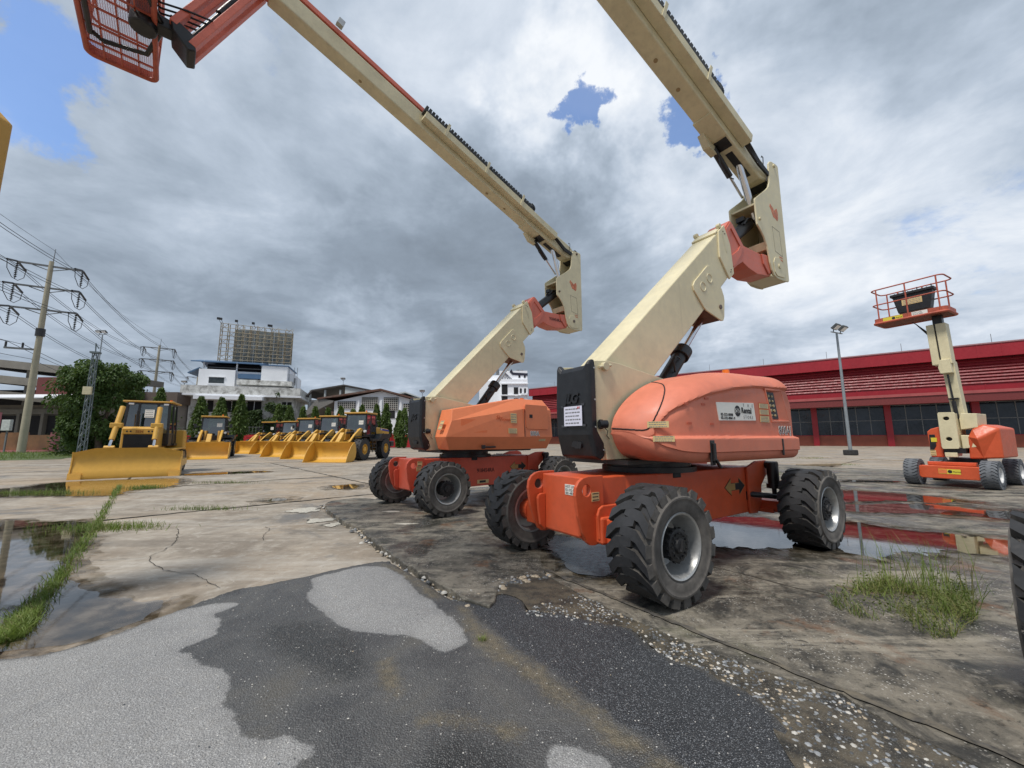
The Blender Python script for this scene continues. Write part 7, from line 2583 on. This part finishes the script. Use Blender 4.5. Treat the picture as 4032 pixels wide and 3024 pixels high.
# ------------------------------------------------------------------ foliage
def leaf_mat(name, dark, light, tr=.25):
    m = bpy.data.materials.new(name)
    m.use_nodes = True
    nt = m.node_tree
    t = NT(nt)
    bs = nt.nodes['Principled BSDF']
    pos = t.n('ShaderNodeNewGeometry').outputs['Position']
    n1 = t.noise(pos, 1.1, 3, .6)
    n2 = t.noise(pos, 9.0, 2, .6)
    k = t.math('ADD', t.math('MULTIPLY', n1, .6), t.math('MULTIPLY', n2, .4))
    c = t.mix(t.ss(k, .34, .66), dark, light)
    t.put(bs.inputs['Base Color'], c)
    bs.inputs['Roughness'].default_value = .55
    bs.inputs['Specular IOR Level'].default_value = .3
    tl = t.n('ShaderNodeBsdfTranslucent')
    t.put(tl.inputs[0], t.mix(.5, c, (.18, .26, .03)))
    mx = t.n('ShaderNodeMixShader')
    mx.inputs[0].default_value = tr
    t.put(mx.inputs[1], bs.outputs[0])
    t.put(mx.inputs[2], tl.outputs[0])
    t.put(nt.nodes['Material Output'].inputs[0], mx.outputs[0])
    return m


M_COL = leaf_mat('ashoka_leaves', (.034, .062, .014), (.105, .165, .030))
M_BIG = leaf_mat('mango_leaves', (.026, .056, .016), (.085, .145, .034))
M_VINE = leaf_mat('vine_leaves', (.018, .040, .012), (.050, .090, .022))
M_GRASS = leaf_mat('grass_blades', (.085, .140, .028), (.200, .265, .060), .3)
M_STRAW = leaf_mat('dry_grass', (.16, .16, .06), (.28, .26, .11), .2)
M_BARK = paint('bark', (.085, .065, .048), .9, var=.3, scale=4, bump=.4)


def leaf(mb, rg, c, d, L, w):
    d = d.normalized()
    s = d.cross(Vector((rg.gauss(0, 1), rg.gauss(0, 1), rg.gauss(0, 1))))
    if s.length < 1e-3:
        return
    s.normalize()
    n = d.cross(s)
    p0, p3 = c, c + d * L
    mid = c + d * L * .5
    mb.v += [tuple(p0), tuple(mid + s * w + n * w * .35), tuple(p3), tuple(mid - s * w + n * w * .35)]
    k = len(mb.v) - 4
    mb.f += [(k, k + 1, k + 2), (k, k + 2, k + 3)]
    mb.mi += [mb.cur, mb.cur]


def columnar(seed, H, R, n=2600):
    rg = random.Random(seed)
    mb = MB()
    for i in range(n):
        t = rg.random() ** .9
        z = .35 + (H - .35) * t
        prof = R * min(1, (.30 + 1.1 * t) if t < .25 else 1.0) * (1 - max(0, (t - .35) / .65) ** 1.5 * .93)
        a = rg.uniform(0, 2 * PI)
        bump = 1 + .24 * mnoise.noise(Vector((math.cos(a) * 1.6, math.sin(a) * 1.6, z * .9 + seed * 5)))
        r = prof * bump * (rg.random() ** .35)
        c = Vector((r * math.cos(a), r * math.sin(a), z + rg.gauss(0, .08)))
        d = Vector((math.cos(a) * .7, math.sin(a) * .7, -1.0 + rg.gauss(0, .35)))
        leaf(mb, rg, c, d, rg.uniform(.30, .55), rg.uniform(.06, .12))
    return mb.mesh('crown', M_COL, fixn=False)


COLM = [columnar(1, 7.6, 1.15), columnar(2, 8.0, .98), columnar(3, 6.8, .80), columnar(4, 6.4, .72)]
TRK = MB().tube((0, 0, 0), (0, 0, 5.5), .14, .05, 8).mesh('trunk', M_BARK, smooth=50)
CT = [(-47.2, 60, 0, 1.05, 'broad column tree before the stained parapet, leftmost of the row'), (-42.7, 58, 0, 1.0, 'second column tree from the left of the row'), (-39.8, 58, 1, 1.0, 'tallest slim column tree before the vine-covered facade'),
      (-36.5, 62, 2, 1.02, 'column tree right beside the vine-covered facade'), (-33.7, 60, 0, .86, 'bushy column tree above the leftmost loader cab'), (-33.0, 62.5, 2, .96, 'slim column tree right of the bushy one'),
      (-30.8, 62, 2, .96, 'column tree in front of the lean-to posts'), (-28.8, 62, 2, .93, 'column tree at the left corner of the white warehouse'), (-26.8, 62, 3, 1.02, 'column tree below the leftmost vent grille'),
      (-24.9, 62, 3, .95, 'small column tree under the second vent grille'), (-23.5, 62, 3, 1.05, 'column tree behind the second loader cab from the right'), (-21.2, 62, 2, 1.0, 'column tree rising behind the rightmost loader cab'),
      (-19.7, 62, 3, 1.08, 'slim column tree just right of the rightmost loader cab'), (-16.3, 60, 0, .80, 'bushy column tree against the boom lift end cover'), (-17.3, 61, 3, .9, 'thin column tree left of the bushy one by the end cover'),
      (-53.5, 60, 1, 1.16, 'column tree behind the bulldozer cab')]
for i, (x, y, k, s, lab) in enumerate(CT):
    T = thing('column_tree', lab, 'tree', (x, y, -.08), i * 1.7, 'clipped column trees along the red wall')
    T.scale = (s, s, s)
    inst(COLM[k], 'crown', T)
    inst(TRK, 'trunk', T)


def big_tree():
    rg = random.Random(21)
    T = thing('tree', 'broad dark green tree behind the lattice mast', 'tree', (-36.6, 35.0, -.08))
    T.scale = (.88, .88, .98)
    tr = MB()
    tr.path([(0.6, 0, 0), (.5, 0, 1.0), (.35, .05, 1.9)], .28, 10)
    ends = []
    for k in range(7):
        a = k * .9 + .3
        p = Vector((.35, .05, 1.7))
        q = p + Vector((math.cos(a) * 1.3, math.sin(a) * 1.1, 1.6))
        e = q + Vector((math.cos(a) * 1.5, math.sin(a) * 1.2, 1.9))
        tr.path([p, q, e], .10, 7)
    tr.build('trunk', M_BARK, T, smooth=60)
    mb = MB()
    lobes = []
    for i in range(120):
        a = rg.uniform(0, 2 * PI)
        z = rg.uniform(1.2, 8.2)
        prof = 3.75 * (1 - ((z - 4.9) / 4.6) ** 2) ** .5 if abs(z - 4.9) < 4.6 else .5
        if z < 3.2:
            prof *= .72
        r = prof * rg.uniform(.50, .95)
        lobes.append((Vector((r * math.cos(a), r * .85 * math.sin(a), z)), rg.uniform(.55, .95)))
    for c, R in lobes:
        for i in range(190):
            d = Vector((rg.gauss(0, 1), rg.gauss(0, 1), rg.gauss(0, 1) + .35)).normalized()
            p = c + d * R * rg.random() ** .4 * .95
            leaf(mb, rg, p, d * .8 + Vector((0, 0, -.9)), rg.uniform(.20, .34), rg.uniform(.06, .10))
    mb.build('crown', M_BIG, T, fixn=False)
    core = MB()


big_tree()
# undergrowth shade below the tree
rg = random.Random(33)
hb = MB()
for i in range(5200):
    c = Vector((rg.uniform(-41.5, -31), rg.uniform(35.5, 39), abs(rg.gauss(0, 1.1))))
    leaf(hb, rg, c, Vector((rg.gauss(0, 1), rg.gauss(0, 1), .3)), rg.uniform(.2, .4), rg.uniform(.06, .1))
tag(hb.build('undergrowth', M_VINE, None, fixn=False), 'dark undergrowth beneath the big tree', 'shrubs', kind='stuff')
vn = MB()
for i in range(8200):
    x = rg.uniform(-56.5, -45)
    t = (x + 56.5) / 11.5
    top = 9.4 - 2.2 * abs(math.sin(t * 4.2)) + mnoise.noise(Vector((x * .8, 0, 3))) * 1.2 + (1.8 if -48.6 < x < -47.4 else 0)
    z = rg.uniform(2.2 + 1.8 * math.sin(t * 9), top)
    if mnoise.noise(Vector((x * .45, z * .45, 1.3))) < -.18:
        continue
    leaf(vn, rg, Vector((x, 80.6 - rg.random() ** 2 * 1.1, z)), Vector((rg.gauss(0, .5), -.8, -.8)), rg.uniform(.3, .6), rg.uniform(.10, .18))
V_ = vn.build('climbing_vine', M_VINE, None, fixn=False)
tag(V_, 'dark green climbing vine covering the billboard building lower facade', 'vine')


# ------------------------------------------------------------------ grass and weeds
def blade(mb, rg, x, y, z, h, lean, w):
    a = rg.uniform(0, 2 * PI)
    dx, dy = math.cos(a) * lean, math.sin(a) * lean
    sx, sy = -math.sin(a) * w, math.cos(a) * w
    if rg.random() < .5:
        sx, sy = math.cos(a + .8) * w, math.sin(a + .8) * w
    p1 = (x + dx * .35, y + dy * .35, z + h * .6)
    p2 = (x + dx, y + dy, z + h)
    mb.v += [(x - sx, y - sy, z), (x + sx, y + sy, z), (p1[0] + sx * .7, p1[1] + sy * .7, p1[2]), (p1[0] - sx * .7, p1[1] - sy * .7, p1[2]), p2]
    k = len(mb.v) - 5
    mb.f += [(k, k + 1, k + 2, k + 3), (k + 3, k + 2, k + 4)]
    mb.mi += [mb.cur, mb.cur]


gb = MB()
path = [Vector(q) for q in ((-12.5, 12.95), (-11.0, 11.3), (-7.72, 7.7), (-4.95, 4.62), (-4.05, 3.55), (-3.62, 3.05))]
seg = [(path[i], path[i + 1]) for i in range(5)]
for i in range(3900):
    t = rg.random() ** .55 * 5
    k = min(4, int(t))
    p = seg[k][0].lerp(seg[k][1], t - k)
    near = max(0, 1 - (p.y - 3) / 7)
    wv_ = .035 + .012 * near
    dens = mnoise.noise(Vector((p.x * .8, p.y * .8, 4))) + .45
    if rg.random() > dens + .35:
        continue
    off = rg.gauss(0, wv_)
    n_ = Vector((.66, .75))
    gb.cur = 0 if rg.random() < .88 else 1
    blade(gb, rg, p.x + n_.x * off, p.y + n_.y * off, -.08, rg.uniform(.04, .14) * (.8 - .15 * near), rg.uniform(.03, .09), .0035 + .002 * (1 - near))
# side tufts in the puddle
for cx, cy, sx, sy, n in ((-6.6, 6.7, .8, .25, 900), (-4.5, 3.45, .35, .08, 90), (-12.9, 11.0, 1.5, .25, 700), (-10.9, 12.1, .5, .3, 500), (-6.3, 8.4, .8, .10, 260), (-9.4, 13.3, 1.1, .10, 260)):
    for i in range(n):
        gb.cur = 0 if rg.random() < .85 else 1
        blade(gb, rg, rg.gauss(cx, sx * .5), rg.gauss(cy, sy * .5), -.08, rg.uniform(.04, .13), rg.uniform(.03, .1), .004)
for i in range(90):
    gb.cur = 0 if rg.random() < .6 else 1
    blade(gb, rg, rg.gauss(-.21, .012), rg.gauss(2.97, .012), -.05, rg.uniform(.02, .055), rg.uniform(.02, .05), .0018)
tag(gb.build('joint_grass', [M_GRASS, M_STRAW], None, fixn=False), 'green grass growing along the concrete joint at left', 'grass', kind='stuff')

W = thing('weed_clump', 'tall ragged weed clump growing from the concrete at right', 'weeds', (3.2, 3.45, 0))
wb = MB()
WP = [(2.58, 3.44), (2.96, 3.72), (3.33, 3.9), (3.73, 4.02), (4.1, 4.0), (4.05, 3.70), (3.51, 3.20), (3.02, 2.90), (2.85, 2.88), (2.81, 3.05), (2.62, 3.18)]
k = 0
while k < 2000:
    x, y = rg.uniform(2.5, 4.3), rg.uniform(2.8, 4.1)
    if not inside((x, y), WP):
        continue
    if rg.random() > .45 + 1.1 * mnoise.noise(Vector((x * 3, y * 3, 9))):
        continue
    k += 1
    wb.cur = 0 if rg.random() < .60 else 1
    blade(wb, rg, x - 3.2, y - 3.45, 0, rg.uniform(.03, .13), rg.uniform(.04, .15), .0024)
wb.build('low_growth', [M_GRASS, M_STRAW], W, fixn=False)
tb = MB()
for i in range(130):
    x, y = rg.gauss(3.62, .22), rg.gauss(3.68, .14)
    tb.cur = 0 if rg.random() < .85 else 1
    blade(tb, rg, x - 3.2, y - 3.45, 0, rg.uniform(.15, .58), rg.uniform(.05, .30), .0028)
tb.build('tall_blades', [M_GRASS, M_STRAW], W, fixn=False)
lw = MB()
for i in range(2600):
    x, y = rg.uniform(2.55, 4.2), rg.uniform(2.82, 4.05)
    if not inside((x, y), WP) or mnoise.noise(Vector((x * 2.5, y * 2.5, 1))) < -.1:
        continue
    leaf(lw, rg, Vector((x - 3.2, y - 3.45, rg.uniform(.01, .14))), Vector((rg.gauss(0, 1), rg.gauss(0, 1), .4)), rg.uniform(.015, .035), rg.uniform(.005, .010))
lw.build('small_leaves', leaf_mat('weed_leaves', (.070, .095, .024), (.145, .165, .055)), W, fixn=False)

# verge on the far left
vg = sheet('verge', wobble([(-75, 46), (-57, 46.2), (-50, 49), (-40, 40), (-36.5, 33.8), (-35.6, 28.5), (-60, 25), (-80, 30)], 1.5, .5, 91), -.072, paint('verge_green', (.085, .12, .035), .9, var=.25, dirt=.4, dirt_col=(.16, .14, .08), scale=.5), flat=0)
tag(vg, kind='structure')
vb = MB()
for i in range(6000):
    x, y = rg.uniform(-60, -36), rg.uniform(28, 47)
    vb.cur = 0
    blade(vb, rg, x, y, -.08, rg.uniform(.1, .3), rg.uniform(.05, .2), .012)
tag(vb.build('verge_grass', [M_GRASS], None, fixn=False), 'rough grass verge before the brown wall', 'grass', kind='stuff')
yb = MB()
for cx, cy in ((20.5, 27.5), (17, 21), (9.5, 15.0), (24, 22)):
    for i in range(260):
        yb.cur = 0 if rg.random() < .5 else 1
        blade(yb, rg, rg.gauss(cx, .5), rg.gauss(cy, .25), -.08 if cx > 13 else 0, rg.uniform(.03, .1), .06, .006)
tag(yb.build('yard_grass', [M_GRASS, M_STRAW], None, fixn=False), 'thin tufts of grass in the far concrete yard', 'grass', kind='stuff')

# ------------------------------------------------------------------ cut-off things at the picture edges
TR = thing('parked_machine', 'black lugged tyre of a parked machine cut off by the right edge', 'machine', (2.90, 2.12, 0), .62)
wheel(TR, 0, 0, TY_R, PI, .5, TYRE_ME, RIM_ME, HUB_ME)
wheel(TR, 0, -2.1, TY_R, 0, .1, TYRE_ME, RIM_ME, HUB_ME)
MB().box(-.10, .10, -1.95, -.15, .36, .58).build('axle', ORANGE, TR, bevel=.02)
YP = thing('machine_mast', 'yellow steel column with sloping top cut off by the left edge', 'yellow column', (-4.86, 3.1, -.08))
MB().prism([(-.35, 0), (.35, 0), (.35, 4.26), (-.35, 4.96)], -.14, .14).build('column', YELLOW_D, YP, bevel=.02)
MB().box(-.45, .45, -.25, .25, 0, .05).build('base_plate', YELLOW_D, YP, bevel=.01)
DB = thing('plank', 'loose timber plank lying on the yard behind the nearest lift', 'plank', (15.2, 20.0, -.06), .25)
MB().box(-1.3, 1.3, -.12, .12, 0, .10).build('board', paint('old_timber', (.26, .2, .13), .8, var=.2, scale=3), DB, bevel=.01)
MB().box(-1.0, 1.2, .2, .36, 0, .07).build('board', paint('old_timber', (.26, .2, .13), .8, var=.2, scale=3), DB, bevel=.01)
